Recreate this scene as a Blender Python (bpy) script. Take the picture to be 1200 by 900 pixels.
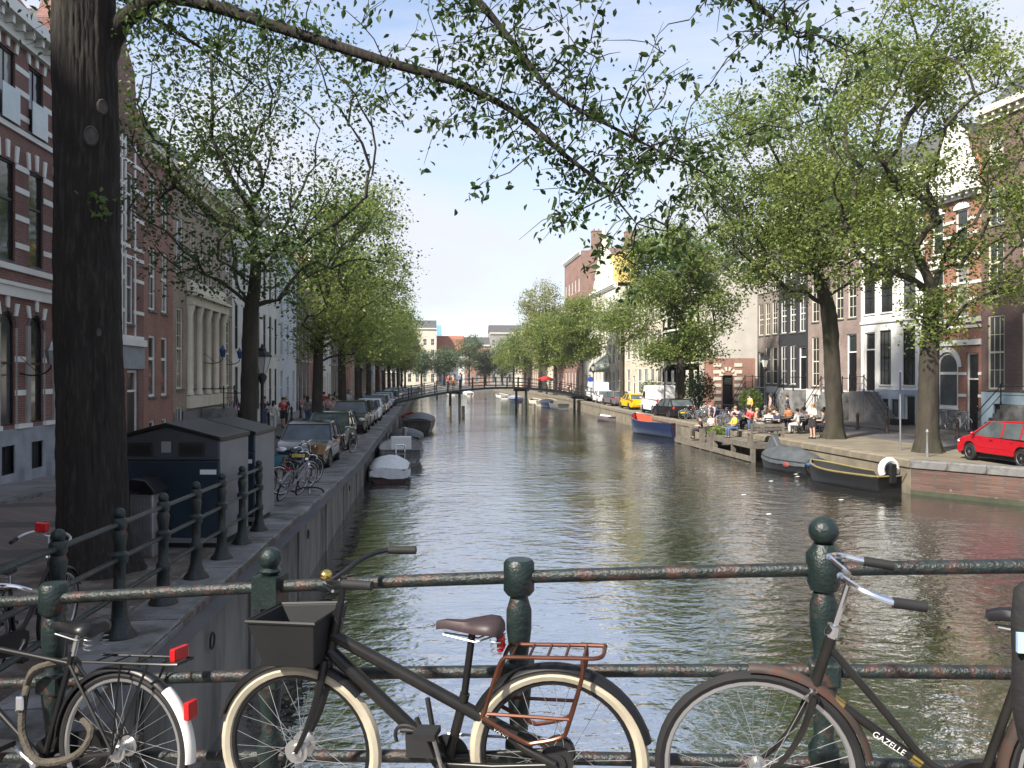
import bpy, bmesh, math, random
import numpy as np
from mathutils import Vector, Matrix

R = math.radians
rng = random.Random(7)
SC = bpy.context.scene
COL = SC.collection
for o in list(bpy.data.objects):
    bpy.data.objects.remove(o)

# ------------------------------------------------------------------ camera, sky, sun, exposure
EYE = 4.2                                  # metres above the canal water
YAW = math.atan(100 / 970)                 # the canal runs along +Y, the camera looks a little to its right
cd = bpy.data.cameras.new('camera')
cd.sensor_width = 36; cd.lens = 970 / 1200 * 36; cd.shift_y = -10 / 1200
cd.clip_start = 0.1; cd.clip_end = 4000
cam = bpy.data.objects.new('camera', cd); COL.objects.link(cam)
cam.location = (0, 0, EYE); cam.rotation_euler = (R(90), 0, -YAW)
SC.camera = cam

SUN_EL, SUN_AZ = R(42), R(230)             # azimuth clockwise from +Y: behind the camera, to its left
world = bpy.data.worlds.new('World'); SC.world = world; world.use_nodes = True
nt = world.node_tree; nt.nodes.clear()
N = nt.nodes.new; L = nt.links.new
wo = N('ShaderNodeOutputWorld'); bg = N('ShaderNodeBackground'); bg.inputs[1].default_value = 0.105
sky = N('ShaderNodeTexSky'); sky.sky_type = 'NISHITA'; sky.sun_disc = False
sky.sun_elevation = SUN_EL; sky.sun_rotation = SUN_AZ
sky.air_density = 1.0; sky.dust_density = 0.6; sky.ozone_density = 2.0
tc = N('ShaderNodeTexCoord'); mp = N('ShaderNodeMapping'); mp.inputs['Scale'].default_value = (1.0, 1.0, 3.2)
n1 = N('ShaderNodeTexNoise'); n1.inputs['Scale'].default_value = 1.7; n1.inputs['Detail'].default_value = 7; n1.inputs['Roughness'].default_value = .55
n1.inputs['Distortion'].default_value = .6
cr = N('ShaderNodeValToRGB'); cr.color_ramp.elements[0].position = .40; cr.color_ramp.elements[1].position = .62
cr.color_ramp.elements[0].color = (.26, .26, .26, 1); cr.color_ramp.elements[1].color = (.95, .95, .95, 1)
mx = N('ShaderNodeMix'); mx.data_type = 'RGBA'
L(tc.outputs['Generated'], mp.inputs[0]); L(mp.outputs[0], n1.inputs[0]); L(n1.outputs[0], cr.inputs[0])
L(cr.outputs[0], mx.inputs[0]); L(sky.outputs[0], mx.inputs[6]); mx.inputs[7].default_value = (3.5, 3.58, 3.95, 1)
L(mx.outputs[2], bg.inputs[0]); L(bg.outputs[0], wo.inputs[0])

sd = bpy.data.lights.new('sun', 'SUN'); sd.energy = 4.2; sd.angle = R(2.5); sd.color = (1.0, .93, .82)
sun = bpy.data.objects.new('sun', sd); COL.objects.link(sun)
sdir = Vector((math.sin(SUN_AZ) * math.cos(SUN_EL), math.cos(SUN_AZ) * math.cos(SUN_EL), math.sin(SUN_EL)))
sun.rotation_euler = sdir.to_track_quat('Z', 'Y').to_euler(); sun.location = (-40, -60, 60)

SC.view_settings.view_transform = 'Standard'; SC.view_settings.look = 'None'
SC.view_settings.exposure = 1.3; SC.view_settings.gamma = 1.0; SC.view_settings.use_curve_mapping = False
SC.cycles.max_bounces = 6; SC.cycles.diffuse_bounces = 2; SC.cycles.glossy_bounces = 3
SC.cycles.transmission_bounces = 4; SC.cycles.transparent_max_bounces = 8
SC.cycles.use_denoising = True; SC.cycles.volume_bounces = 0; SC.cycles.caustics_reflective = False; SC.cycles.caustics_refractive = False

# ------------------------------------------------------------------ materials
MATS = {}
def mat(name, col, rough=.6, metal=0., var=.12, scale=2.5, bump=0., bscale=30., col2=None, c2=(.52, .66), c2scale=1.2,
        stretch=(1, 1, 1), brick=None, trans=0., spec=.5, obvar=0., ior=1.45, coat=0.):
    """procedural material: mottled colour, optional second-colour patches, optional bricks, fine relief"""
    if name in MATS: return MATS[name]
    m = bpy.data.materials.new(name); m.use_nodes = True; t = m.node_tree
    b = t.nodes['Principled BSDF']; N = t.nodes.new; L = t.links.new
    b.inputs['Roughness'].default_value = rough; b.inputs['Metallic'].default_value = metal
    b.inputs['Specular IOR Level'].default_value = spec; b.inputs['IOR'].default_value = ior
    b.inputs['Transmission Weight'].default_value = trans; b.inputs['Coat Weight'].default_value = coat
    tc = N('ShaderNodeTexCoord'); mp = N('ShaderNodeMapping'); mp.inputs['Scale'].default_value = stretch
    L(tc.outputs['Object'], mp.inputs[0])
    nz = N('ShaderNodeTexNoise'); nz.inputs['Scale'].default_value = scale; nz.inputs['Detail'].default_value = 6
    L(mp.outputs[0], nz.inputs[0])
    def mixc(f, a, bb, blend='MIX'):
        x = N('ShaderNodeMix'); x.data_type = 'RGBA'; x.blend_type = blend
        for s, val in ((0, f), (6, a), (7, bb)):
            if hasattr(val, 'is_linked') or hasattr(val, 'links'): L(val, x.inputs[s])
            elif s == 0: x.inputs[0].default_value = val
            else: x.inputs[s].default_value = (*val[:3], 1)
        return x.outputs[2]
    def ramp(src, a, bb):
        r = N('ShaderNodeMapRange'); r.inputs[1].default_value = a; r.inputs[2].default_value = bb; L(src, r.inputs[0]); return r.outputs[0]
    lo = [c * (1 - var) for c in col]; hi = [min(1, c * (1 + var)) for c in col]
    hgt = None
    if brick:
        bw, bh, mort, bvar = brick
        sp = N('ShaderNodeSeparateXYZ'); L(tc.outputs['Object'], sp.inputs[0])
        ad = N('ShaderNodeMath'); ad.operation = 'ADD'; L(sp.outputs[0], ad.inputs[0]); L(sp.outputs[1], ad.inputs[1])
        cb = N('ShaderNodeCombineXYZ'); L(ad.outputs[0], cb.inputs[0]); L(sp.outputs[2], cb.inputs[1])
        bt = N('ShaderNodeTexBrick'); bt.inputs['Scale'].default_value = 1; bt.inputs['Brick Width'].default_value = bw
        bt.inputs['Row Height'].default_value = bh; bt.inputs['Mortar Size'].default_value = bh * .13
        bt.inputs['Mortar'].default_value = (*mort, 1); bt.inputs['Bias'].default_value = 0
        bt.inputs['Color1'].default_value = (*[c * (1 - bvar) for c in col], 1); bt.inputs['Color2'].default_value = (*[c * (1 + bvar) for c in col], 1)
        L(cb.outputs[0], bt.inputs[0]); base = bt.outputs[0]
        iv = N('ShaderNodeMath'); iv.operation = 'SUBTRACT'; iv.inputs[0].default_value = 1; L(bt.outputs[1], iv.inputs[1]); hgt = iv.outputs[0]
        base = mixc(.5, base, mixc(ramp(nz.outputs[0], .3, .7), [1 - var] * 3, [1 + var * .4] * 3), 'MULTIPLY')
    else:
        base = mixc(ramp(nz.outputs[0], .3, .7), lo, hi)
    if col2:
        n2 = N('ShaderNodeTexNoise'); n2.inputs['Scale'].default_value = c2scale; n2.inputs['Detail'].default_value = 8; n2.inputs['Roughness'].default_value = .65
        L(mp.outputs[0], n2.inputs[0]); base = mixc(ramp(n2.outputs[0], *c2), base, col2)
    if obvar:
        oi = N('ShaderNodeObjectInfo'); r = ramp(oi.outputs['Random'], 0, 1)
        base = mixc(1., base, mixc(r, [1 - obvar] * 3, [1 + obvar] * 3), 'MULTIPLY')
    L(base, b.inputs['Base Color'])
    if bump or hgt:
        bp = N('ShaderNodeBump'); bp.inputs['Strength'].default_value = bump if bump else .5; bp.inputs['Distance'].default_value = .02
        n3 = N('ShaderNodeTexNoise'); n3.inputs['Scale'].default_value = bscale; n3.inputs['Detail'].default_value = 5; L(mp.outputs[0], n3.inputs[0])
        h = n3.outputs[0]
        if hgt:
            a2 = N('ShaderNodeMath'); a2.operation = 'MULTIPLY_ADD'; L(h, a2.inputs[0]); a2.inputs[1].default_value = .4; L(hgt, a2.inputs[2]); h = a2.outputs[0]
        L(h, bp.inputs['Height']); L(bp.outputs[0], b.inputs['Normal'])
    MATS[name] = m
    return m

def leafmat(name, col, trans=.35):
    if name in MATS: return MATS[name]
    m = bpy.data.materials.new(name); m.use_nodes = True; t = m.node_tree; N = t.nodes.new; L = t.links.new
    b = t.nodes['Principled BSDF']; out = t.nodes['Material Output']
    b.inputs['Roughness'].default_value = .45; b.inputs['Specular IOR Level'].default_value = .4
    at = N('ShaderNodeAttribute'); at.attribute_name = 'tint'
    nz = N('ShaderNodeTexNoise'); nz.inputs['Scale'].default_value = .45; nz.inputs['Detail'].default_value = 3
    tc = N('ShaderNodeTexCoord'); L(tc.outputs['Object'], nz.inputs[0])
    a = N('ShaderNodeMath'); a.operation = 'MULTIPLY_ADD'; a.inputs[1].default_value = .55; L(at.outputs['Fac'], a.inputs[0]); L(nz.outputs[0], a.inputs[2])
    mr = N('ShaderNodeMapRange'); mr.inputs[1].default_value = .45; mr.inputs[2].default_value = 1.05; L(a.outputs[0], mr.inputs[0])
    x = N('ShaderNodeMix'); x.data_type = 'RGBA'
    x.inputs[6].default_value = (col[0] * .6, col[1] * .66, col[2] * .7, 1); x.inputs[7].default_value = (col[0] * 1.45, col[1] * 1.32, col[2] * 1.1, 1)
    L(mr.outputs[0], x.inputs[0]); L(x.outputs[2], b.inputs['Base Color'])
    tr = N('ShaderNodeBsdfTranslucent'); hs = N('ShaderNodeHueSaturation'); hs.inputs['Value'].default_value = 1.5; hs.inputs['Hue'].default_value = .49
    L(x.outputs[2], hs.inputs['Color']); L(hs.outputs[0], tr.inputs[0])
    ms = N('ShaderNodeMixShader'); ms.inputs[0].default_value = trans
    L(b.outputs[0], ms.inputs[1]); L(tr.outputs[0], ms.inputs[2]); L(ms.outputs[0], out.inputs[0])
    MATS[name] = m
    return m

def watermat():
    m = bpy.data.materials.new('canal_water'); m.use_nodes = True; t = m.node_tree; N = t.nodes.new; L = t.links.new
    b = t.nodes['Principled BSDF']
    b.inputs['Base Color'].default_value = (.018, .019, .017, 1); b.inputs['Roughness'].default_value = .04; b.inputs['IOR'].default_value = 3.6
    b.inputs['Specular IOR Level'].default_value = 1.0
    tc = N('ShaderNodeTexCoord'); h = None
    for sc, st, w in ((1.0, (1.0, 1.5, 1), 1.0), (3.4, (.8, 1.3, 1), .5), (11., (.9, 1.2, 1), .15)):
        mp = N('ShaderNodeMapping'); mp.inputs['Scale'].default_value = st; mp.inputs['Rotation'].default_value = (0, 0, R(9 * sc)); L(tc.outputs['Object'], mp.inputs[0])
        nz = N('ShaderNodeTexNoise'); nz.inputs['Scale'].default_value = sc; nz.inputs['Detail'].default_value = 2.; nz.inputs['Distortion'].default_value = .35
        L(mp.outputs[0], nz.inputs[0])
        ma = N('ShaderNodeMath'); ma.operation = 'MULTIPLY_ADD'; ma.inputs[1].default_value = w; L(nz.outputs[0], ma.inputs[0])
        if h: L(h, ma.inputs[2])
        else: ma.inputs[2].default_value = 0
        h = ma.outputs[0]
    pn = N('ShaderNodeTexNoise'); pn.inputs['Scale'].default_value = .14; pn.inputs['Detail'].default_value = 2; L(tc.outputs['Object'], pn.inputs[0])
    pr = N('ShaderNodeMapRange'); pr.inputs[1].default_value = .35; pr.inputs[2].default_value = .65; pr.inputs[3].default_value = .35; pr.inputs[4].default_value = 1.; L(pn.outputs[0], pr.inputs[0])
    bp = N('ShaderNodeBump'); L(pr.outputs[0], bp.inputs['Strength']); bp.inputs['Distance'].default_value = .062
    L(h, bp.inputs['Height']); L(bp.outputs[0], b.inputs['Normal'])
    return m

BRK = lambda n, c, mort=(.32, .29, .26), v=.14: mat(n, c, .85, brick=(.22, .066, mort, v), var=.35, scale=.6, col2=tuple(x * .55 for x in c), c2=(.5, .8), c2scale=.45)
M = dict(
    asphalt=mat('asphalt', (.075, .072, .075), .85, var=.25, scale=1.1, bump=.3, bscale=90, col2=(.11, .105, .1), c2=(.5, .75), c2scale=.35),
    clinker=mat('clinker_paving', (.16, .125, .11), .85, brick=(.2, .1, (.09, .08, .07), .2), var=.3, scale=.5),
    flag=mat('paving_flags', (.2, .19, .185), .85, var=.2, scale=1.3, bump=.2, bscale=60, col2=(.12, .11, .1), c2=(.5, .7), c2scale=.8),
    earth=mat('bare_earth', (.10, .078, .06), .95, var=.35, scale=3, bump=.6, bscale=25, col2=(.17, .155, .14), c2=(.5, .62), c2scale=2.2),
    seedground=mat('seed_strewn_paving', (.15, .13, .095), .9, var=.22, scale=1.2, bump=.3, bscale=45, col2=(.19, .165, .13), c2=(.5, .68), c2scale=.7),
    stone=mat('quay_stone', (.18, .178, .175), .85, var=.25, scale=1.6, bump=.45, bscale=22, col2=(.055, .056, .042), c2=(.46, .66), c2scale=1.4, obvar=.18),
    quayface=mat('quay_face_concrete', (.19, .178, .16), .85, var=.3, scale=1.2, bump=.4, bscale=9, col2=(.06, .06, .05), c2=(.45, .66), c2scale=.8, stretch=(1, 1, .35)),
    quaybrick=mat('quay_brick', (.12, .068, .054), .85, brick=(.22, .07, (.085, .072, .064), .3), var=.4, scale=.7, col2=(.34, .31, .28), c2=(.6, .68), c2scale=1.3),
    paleface=mat('quay_pale_face', (.18, .155, .115), .85, var=.3, scale=1.4, bump=.4, bscale=12, col2=(.12, .105, .08), c2=(.5, .7), c2scale=.9),
    green=mat('green_paint_rusted', (.009, .018, .0175), .4, var=.4, scale=9, bump=.3, bscale=60, col2=(.07, .03, .022), c2=(.56, .66), c2scale=9),
    rust=mat('worn_rail_paint', (.012, .018, .0175), .42, var=.5, scale=14, bump=.4, bscale=70, col2=(.045, .024, .02), c2=(.5, .6), c2scale=13.),
    bark=mat('dark_bark', (.016, .0125, .010), .95, var=.4, scale=5, bump=1.0, bscale=26, col2=(.036, .03, .024), c2=(.52, .62), c2scale=22, stretch=(1, 1, .14)),
    bark2=mat('mossy_bark', (.042, .035, .026), .95, var=.35, scale=5, bump=.8, bscale=14, col2=(.026, .03, .013), c2=(.46, .66), c2scale=1.3, stretch=(1, 1, .3)),
    twig=mat('twig_bark', (.05, .04, .032), .9, var=.2, scale=4),
    scar=mat('pruning_scar', (.075, .068, .06), .9, var=.35, scale=14),
    white=mat('white_paint', (.74, .73, .70), .5, var=.06, scale=1.5), cream=mat('cream_paint', (.66, .61, .50), .6, var=.08, scale=1.2),
    curtained=mat('curtained_window', (.22, .21, .19), .1, var=.5, scale=1.6, spec=.8), carglass=mat('car_glass', (.07, .085, .09), .03, var=.6, scale=1.2, spec=.7, ior=1.45), glass=mat('window_glass', (.03, .034, .036), .06, var=.5, scale=.9, spec=.9), bglass=mat('dull_window', (.085, .09, .092), .1, var=.5, scale=.6, spec=.8),
    black=mat('black_paint', (.007, .007, .008), .4, var=.2), blackm=mat('black_matt', (.016, .016, .017), .62, var=.2, scale=8),
    chrome=mat('chrome', (.72, .73, .75), .14, 1., var=.05), alu=mat('dull_aluminium', (.5, .5, .5), .38, .9, var=.1),
    rubber=mat('tyre_rubber', (.012, .012, .013), .75, var=.25, scale=12), creamtyre=mat('cream_tyre', (.40, .355, .27), .7, var=.18, scale=9),
    steel=mat('galvanised_steel', (.33, .34, .35), .42, .7, var=.2, scale=5), wood=mat('weathered_wood', (.13, .115, .095), .85, var=.3, scale=4, bump=.4, bscale=20, stretch=(1, 1, 1), obvar=.2),
    roof=mat('grey_roof_tiles', (.075, .075, .08), .7, var=.25, scale=4, bump=.4, bscale=12), redroof=mat('red_roof_tiles', (.30, .12, .075), .8, var=.25, scale=5, bump=.4, bscale=12),
    redlens=mat('red_lens', (.42, .012, .014), .2, var=.15, scale=20), amber=mat('amber_lens', (.6, .2, .02), .25, var=.1), lens=mat('lamp_lens', (.6, .62, .64), .12, var=.1, metal=.3),
    redcloth=mat('red_cloth', (.5, .03, .03), .8), skin=mat('skin', (.52, .33, .25), .6, var=.06), plate=mat('number_plate', (.65, .5, .08), .5, var=.05),
)
WATER = watermat()
def paint(n, c, r=.3): return mat('paint_' + n, c, r, var=.05, coat=.5)
def cloth(n, c): return mat('cloth_' + n, c, .85, var=.15, scale=7)
def plaster(n, c, v=.1): return mat('plaster_' + n, c, .8, var=v, scale=.9, bump=.1, bscale=30, col2=tuple(x * .75 for x in c), c2=(.55, .8), c2scale=.5)

# ------------------------------------------------------------------ mesh building
class MB:
    def __init__(s): s.v = []; s.f = []
    def add(s, vs, fs, m=None):
        b = len(s.v)
        s.v += [tuple(m @ Vector(p)) for p in vs] if m is not None else [tuple(p) for p in vs]
        s.f += [tuple(b + i for i in f) for f in fs]; return s
    def box(s, x0, x1, y0, y1, z0, z1, m=None):
        return s.add([(x0, y0, z0), (x1, y0, z0), (x1, y1, z0), (x0, y1, z0), (x0, y0, z1), (x1, y0, z1), (x1, y1, z1), (x0, y1, z1)],
                     [(0, 3, 2, 1), (4, 5, 6, 7), (0, 1, 5, 4), (1, 2, 6, 5), (2, 3, 7, 6), (3, 0, 4, 7)], m)
    def prism(s, poly, y0, y1, m=None, yf=None):
        """polygon in x,z swept along y; yf(x,z,side) may bend the caps"""
        n = len(poly)
        a = sum(poly[i][0] * poly[(i + 1) % n][1] - poly[(i + 1) % n][0] * poly[i][1] for i in range(n))
        if a < 0: poly = poly[::-1]
        vs = [(x, yf(x, z, 0) if yf else y0, z) for x, z in poly] + [(x, yf(x, z, 1) if yf else y1, z) for x, z in poly]
        fs = [tuple(range(n)), tuple(range(2 * n - 1, n - 1, -1))] + [(i, i + n, (i + 1) % n + n, (i + 1) % n) for i in range(n)]
        return s.add(vs, fs, m)
    def tube(s, pts, r, n=8, closed=False, caps=True, m=None, flat=1.):
        pts = [Vector(p) for p in pts]; k = len(pts); rs = r if isinstance(r, (list, tuple)) else [r] * k
        ring = []; up = None
        for i, p in enumerate(pts):
            if closed: d = pts[(i + 1) % k] - pts[i - 1]
            else: d = pts[min(i + 1, k - 1)] - pts[max(i - 1, 0)]
            if d.length < 1e-9: d = Vector((0, 0, 1))
            d.normalize()
            if up is None: up = Vector((0, 0, 1)) if abs(d.z) < .9 else Vector((0, 1, 0))
            a = d.cross(up)
            if a.length < 1e-4: a = d.orthogonal()
            a.normalize(); bb = a.cross(d); bb.normalize(); up = bb
            ring.append([p + (a * math.cos(2 * math.pi * j / n) + bb * math.sin(2 * math.pi * j / n) * flat) * rs[i] for j in range(n)])
        vs = [q for g in ring for q in g]; fs = []
        for i in range(k if closed else k - 1):
            i2 = (i + 1) % k
            for j in range(n):
                j2 = (j + 1) % n; fs.append((i * n + j, i * n + j2, i2 * n + j2, i2 * n + j))
        if caps and not closed:
            fs.append(tuple(range(n - 1, -1, -1))); fs.append(tuple((k - 1) * n + j for j in range(n)))
        return s.add(vs, fs, m)
    def lathe(s, prof, n=16, m=None):
        vs = []; fs = []
        for r, z in prof: vs += [(r * math.cos(2 * math.pi * j / n), r * math.sin(2 * math.pi * j / n), z) for j in range(n)]
        for i in range(len(prof) - 1):
            for j in range(n):
                j2 = (j + 1) % n; fs.append((i * n + j, i * n + j2, (i + 1) * n + j2, (i + 1) * n + j))
        fs.append(tuple(range(n - 1, -1, -1))); fs.append(tuple((len(prof) - 1) * n + j for j in range(n)))
        return s.add(vs, fs, m)
    def sphere(s, c, r, n=10, k=6, sc=(1, 1, 1)):
        pr = [(max(1e-4, math.sin(math.pi * i / k)), -math.cos(math.pi * i / k)) for i in range(k + 1)]
        return s.lathe(pr, n, Matrix.Translation(c) @ Matrix.Diagonal((r * sc[0], r * sc[1], r * sc[2], 1)))
    def loft(s, rings, closed=True, cap=True):
        n = len(rings[0]); vs = [p for g in rings for p in g]; fs = []
        for i in range(len(rings) - 1):
            for j in range(n if closed else n - 1):
                j2 = (j + 1) % n; fs.append((i * n + j, i * n + j2, (i + 1) * n + j2, (i + 1) * n + j))
        if cap and closed:
            fs.append(tuple(range(n - 1, -1, -1))); fs.append(tuple((len(rings) - 1) * n + j for j in range(n)))
        return s.add(vs, fs)
    def mesh(s, name, mt, smooth=40):
        me = bpy.data.meshes.new(name); me.from_pydata(s.v, [], s.f)
        if mt: me.materials.append(mt)
        if smooth:
            me.shade_smooth(); me.set_sharp_from_angle(angle=R(smooth))
        me.update(); return me
    def build(s, name, mt, parent=None, smooth=40, loc=(0, 0, 0), bevel=0):
        o = bpy.data.objects.new(name, s.mesh(name, mt, smooth)); COL.objects.link(o); o.location = loc
        if parent: o.parent = parent
        if bevel:
            b = o.modifiers.new('bevel', 'BEVEL'); b.width = bevel; b.segments = 2; b.limit_method = 'ANGLE'; b.angle_limit = R(40)
        return o

def T(x, y=0, z=0): return Matrix.Translation((x, y, z))
def RX(a): return Matrix.Rotation(R(a), 4, 'X')
def RY(a): return Matrix.Rotation(R(a), 4, 'Y')
def RZ(a): return Matrix.Rotation(R(a), 4, 'Z')
def tag(o, label, cat=None, group=None, kind=None):
    if label: o['label'] = label
    if cat: o['category'] = cat
    if group: o['group'] = group
    if kind: o['kind'] = kind
    return o
def struct(o): o['kind'] = 'structure'; return o
def thing(name, label, cat, loc=(0, 0, 0), rz=0, group=None):
    o = bpy.data.objects.new(name, None); COL.objects.link(o); o.location = loc; o.rotation_euler = (0, 0, R(rz)); o.empty_display_size = .2
    return tag(o, label, cat, group)
def inst(me, name, parent, loc=(0, 0, 0), rot=(0, 0, 0), sc=(1, 1, 1)):
    o = bpy.data.objects.new(name, me); COL.objects.link(o); o.parent = parent; o.location = loc; o.rotation_euler = rot; o.scale = sc; return o
KIDS = {}
def tree_of(o):
    return [(c, tree_of(c)) for c in bpy.data.objects if c.parent == o]
def dup(root, loc, rz=0, label=None, group=None, remat=None, rot=None, sc=None, drop=()):
    if root.name not in KIDS: KIDS[root.name] = tree_of(root)
    def cp(o, kids, par):
        c = o.copy(); COL.objects.link(c)
        if par: c.parent = par
        if remat and c.type == 'MESH':
            for i, sl in enumerate(c.material_slots):
                if sl.material and sl.material.name in remat: sl.link = 'OBJECT'; sl.material = remat[o.material_slots[i].material.name]
        for k, kk in kids:
            if k.name.split('.')[0] not in drop: cp(k, kk, c)
        return c
    r = cp(root, KIDS[root.name], None)
    r.location = loc; r.rotation_euler = rot if rot else (0, 0, R(rz))
    if sc: r.scale = (sc,) * 3 if not isinstance(sc, tuple) else sc
    if label: r['label'] = label
    if group: r['group'] = group
    elif 'group' in r and group is not None: del r['group']
    return r
def bez(a, b, c, d, n=8):
    a, b, c, d = map(Vector, (a, b, c, d)); o = []
    for i in range(n + 1):
        t = i / n; o.append(a * (1 - t) ** 3 + b * 3 * t * (1 - t) ** 2 + c * 3 * t * t * (1 - t) + d * t ** 3)
    return o
def smooth_path(pts, sub=4):
    pts = [Vector(p) for p in pts]; o = []
    for i in range(len(pts) - 1):
        p0, p1, p2, p3 = pts[max(i - 1, 0)], pts[i], pts[i + 1], pts[min(i + 2, len(pts) - 1)]
        for j in range(sub):
            t = j / sub
            o.append(.5 * ((2 * p1) + (p2 - p0) * t + (2 * p0 - 5 * p1 + 4 * p2 - p3) * t * t + (3 * p1 - p0 - 3 * p2 + p3) * t ** 3))
    o.append(pts[-1]); return o
# ------------------------------------------------------------------ ground, water, quays
def zl(y):                                   # left street: ramps up to the bridge
    return 1.1 + .65 * max(0., min(1.35, (28 - y) / 20))
LW = -2.42                                    # face of the left quay wall
YS = [-60, -20, 0, 2, 4, 6, 8, 10, 13, 16, 20, 24, 28, 40, 70, 120, 238]
def strip(name, x0, x1, dz, mt, ys=YS):
    m = MB(); n = len(ys)
    vs = [(x, y, zl(y) + dz) for y in ys for x in (x0, x1)]
    m.add(vs, [(2 * i, 2 * i + 1, 2 * i + 3, 2 * i + 2) for i in range(n - 1)])
    return struct(m.build(name, mt))
def raised(name, x0, x1, dz, mt, ys=YS):      # a pavement slab with real kerb faces
    m = MB(); n = len(ys)
    vs = [p for y in ys for p in ((x0, y, zl(y) - .1), (x0, y, zl(y) + dz), (x1, y, zl(y) + dz), (x1, y, zl(y) - .1))]
    m.add(vs, [f for i in range(n - 1) for k in range(3) for f in [(4 * i + k, 4 * i + k + 1, 4 * i + k + 5, 4 * i + k + 4)]])
    return struct(m.build(name, mt, smooth=0))
m = MB(); m.add([(-600, -300, 0), (600, -300, 0), (600, 900, 0), (-600, 900, 0)], [(0, 1, 2, 3)])
struct(m.build('canal_water', WATER))
strip('street', -300, LW + .25, 0, M['asphalt'])
strip('brick_roadway', -9.2, -5.75, .004, M['clinker'], [y for y in YS if y >= 0])
raised('pavement', -11.4, -9.2, .12, M['flag'], [y for y in YS if y >= 6])
raised('kerb_strip', -9.2, -9.05, .10, M['stone'], [y for y in YS if y >= 6])
raised('parking_strip', -5.75, LW + .05, .06, M['flag'], [y for y in YS if y >= 16])
raised('tree_strip', -5.4, LW + .05, .07, M['earth'], [2, 4, 6, 8, 10, 13, 16])
# right side: edge polyline of the quay (world x, y) from near to far
RQ = [(34, 6), (26, 15.5), (20.6, 22.6), (17.05, 27.7), (16.75, 37), (16.6, 58), (17.4, 80), (18.2, 99), (18.6, 140), (18.8, 238)]
def rqx(y):
    for (x0, y0), (x1, y1) in zip(RQ, RQ[1:]):
        if y0 <= y <= y1: return x0 + (x1 - x0) * (y - y0) / (y1 - y0)
    return RQ[-1][0]
m = MB(); pl = [(x + .2, y, 1.1) for x, y in RQ] + [(400, 238, 1.1), (400, -60, 1.1), (60, -60, 1.1)]
m.add(pl, [tuple(range(len(pl)))[::-1]]); o = m.build('quayside_paving', M['seedground'], smooth=0)
struct(o)
m = MB(); pl = [(22.2, 20), (22.0, 37), (22.0, 58), (22.2, 100), (22.6, 238), (26.2, 238), (25.6, 100), (25.2, 60), (26.2, 37), (27, 20)]
m.add([(x, y, 1.104) for x, y in pl], [tuple(range(len(pl)))[::-1]]); struct(m.build('roadway', M['asphalt'], smooth=0))
m = MB()
ps = [(26.5, 20), (26.0, 37), (25.0, 60), (25.2, 100), (26, 238)]
for (xa, ya), (xb, yb) in zip(ps, ps[1:]):
    m.add([(xa, ya, 1.0), (xa, ya, 1.2), (xb, yb, 1.2), (xb, yb, 1.0), (xa + 9, ya, 1.2), (xb + 9, yb, 1.2)], [(0, 3, 2, 1), (1, 2, 5, 4)])
struct(m.build('house_pavement', M['clinker'], smooth=0))
# far land where the canal ends
m = MB(); m.box(-300, 400, 236, 900, -1, 1.12); struct(m.build('far_quay', M['flag'], smooth=0))
m = MB(); m.add([(-600, 238, 1.1), (600, 238, 1.1), (600, 900, 1.1), (-600, 900, 1.1)], [(0, 1, 2, 3)]); struct(m.build('ground', M['flag']))

# left quay wall: face, coping stones each a piece
lw = thing('quay_wall', 'grey stone canal wall with broad worn coping beside the parked cars', 'wall', (LW, 0, 0))
m = MB(); ys = [-6, 0, 4, 6, 8, 10, 13, 16, 20, 24, 28, 60, 238]
vs = [p for y in ys for p in ((0, y, -1), (0, y, zl(y) - .17), (-.75, y, zl(y) - .17))]
m.add(vs, [f for i in range(len(ys) - 1) for k in range(2) for f in [(3 * i + k, 3 * i + k + 3, 3 * i + k + 4, 3 * i + k + 1)]])
m.build('wall_face', M['quayface'], lw, smooth=0)
m = MB()
for y0 in np.arange(3.0, 60, 4.3):
    m.box(-.02, .035, y0, y0 + .22, -1, zl(y0) - .175)
m.build('wall_rib', M['quayface'], lw, smooth=0)
y = -1.0; k = 0
while y < 76:
    ln = rng.uniform(1.05, 1.5)
    a = zl(y); b = zl(y + ln); g = .012; w = -.62 - (.16 if y > 15.5 else -.06); ov = .05 + rng.uniform(-.012, .012); h = .085 + rng.uniform(-.008, .01)
    m = MB(); yy0, yy1 = y + g, y + ln - g
    m.add([(ov, yy0, a - .165), (ov, yy0, a + h - .03), (ov - .04, yy0, a + h), (w, yy0, a + h), (w, yy0, a - .165),
           (ov, yy1, b - .165), (ov, yy1, b + h - .03), (ov - .04, yy1, b + h), (w, yy1, b + h), (w, yy1, b - .165)],
          [(0, 1, 2, 3, 4), (9, 8, 7, 6, 5), (0, 5, 6, 1), (1, 6, 7, 2), (2, 7, 8, 3), (3, 8, 9, 4), (4, 9, 5, 0)])
    m.build('coping_stone', M['stone'], lw, smooth=0)
    y += ln; k += 1
m = MB(); m.box(-.74, .05, 76, 238, 1.1 - .165, 1.185)
tag(m.build('coping_run', M['stone'], lw, smooth=0), None, kind='stuff')
# iron mooring rings on the wall
for y in (9.5, 17, 26):
    m = MB(); m.tube([(.05 + .0, y + .09 * math.cos(t), zl(y) - .45 + .09 * math.sin(t)) for t in np.linspace(0, 2 * math.pi, 13)[:-1]], .012, 6, closed=True)
    m.build('mooring_ring', M['blackm'], lw)

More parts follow.
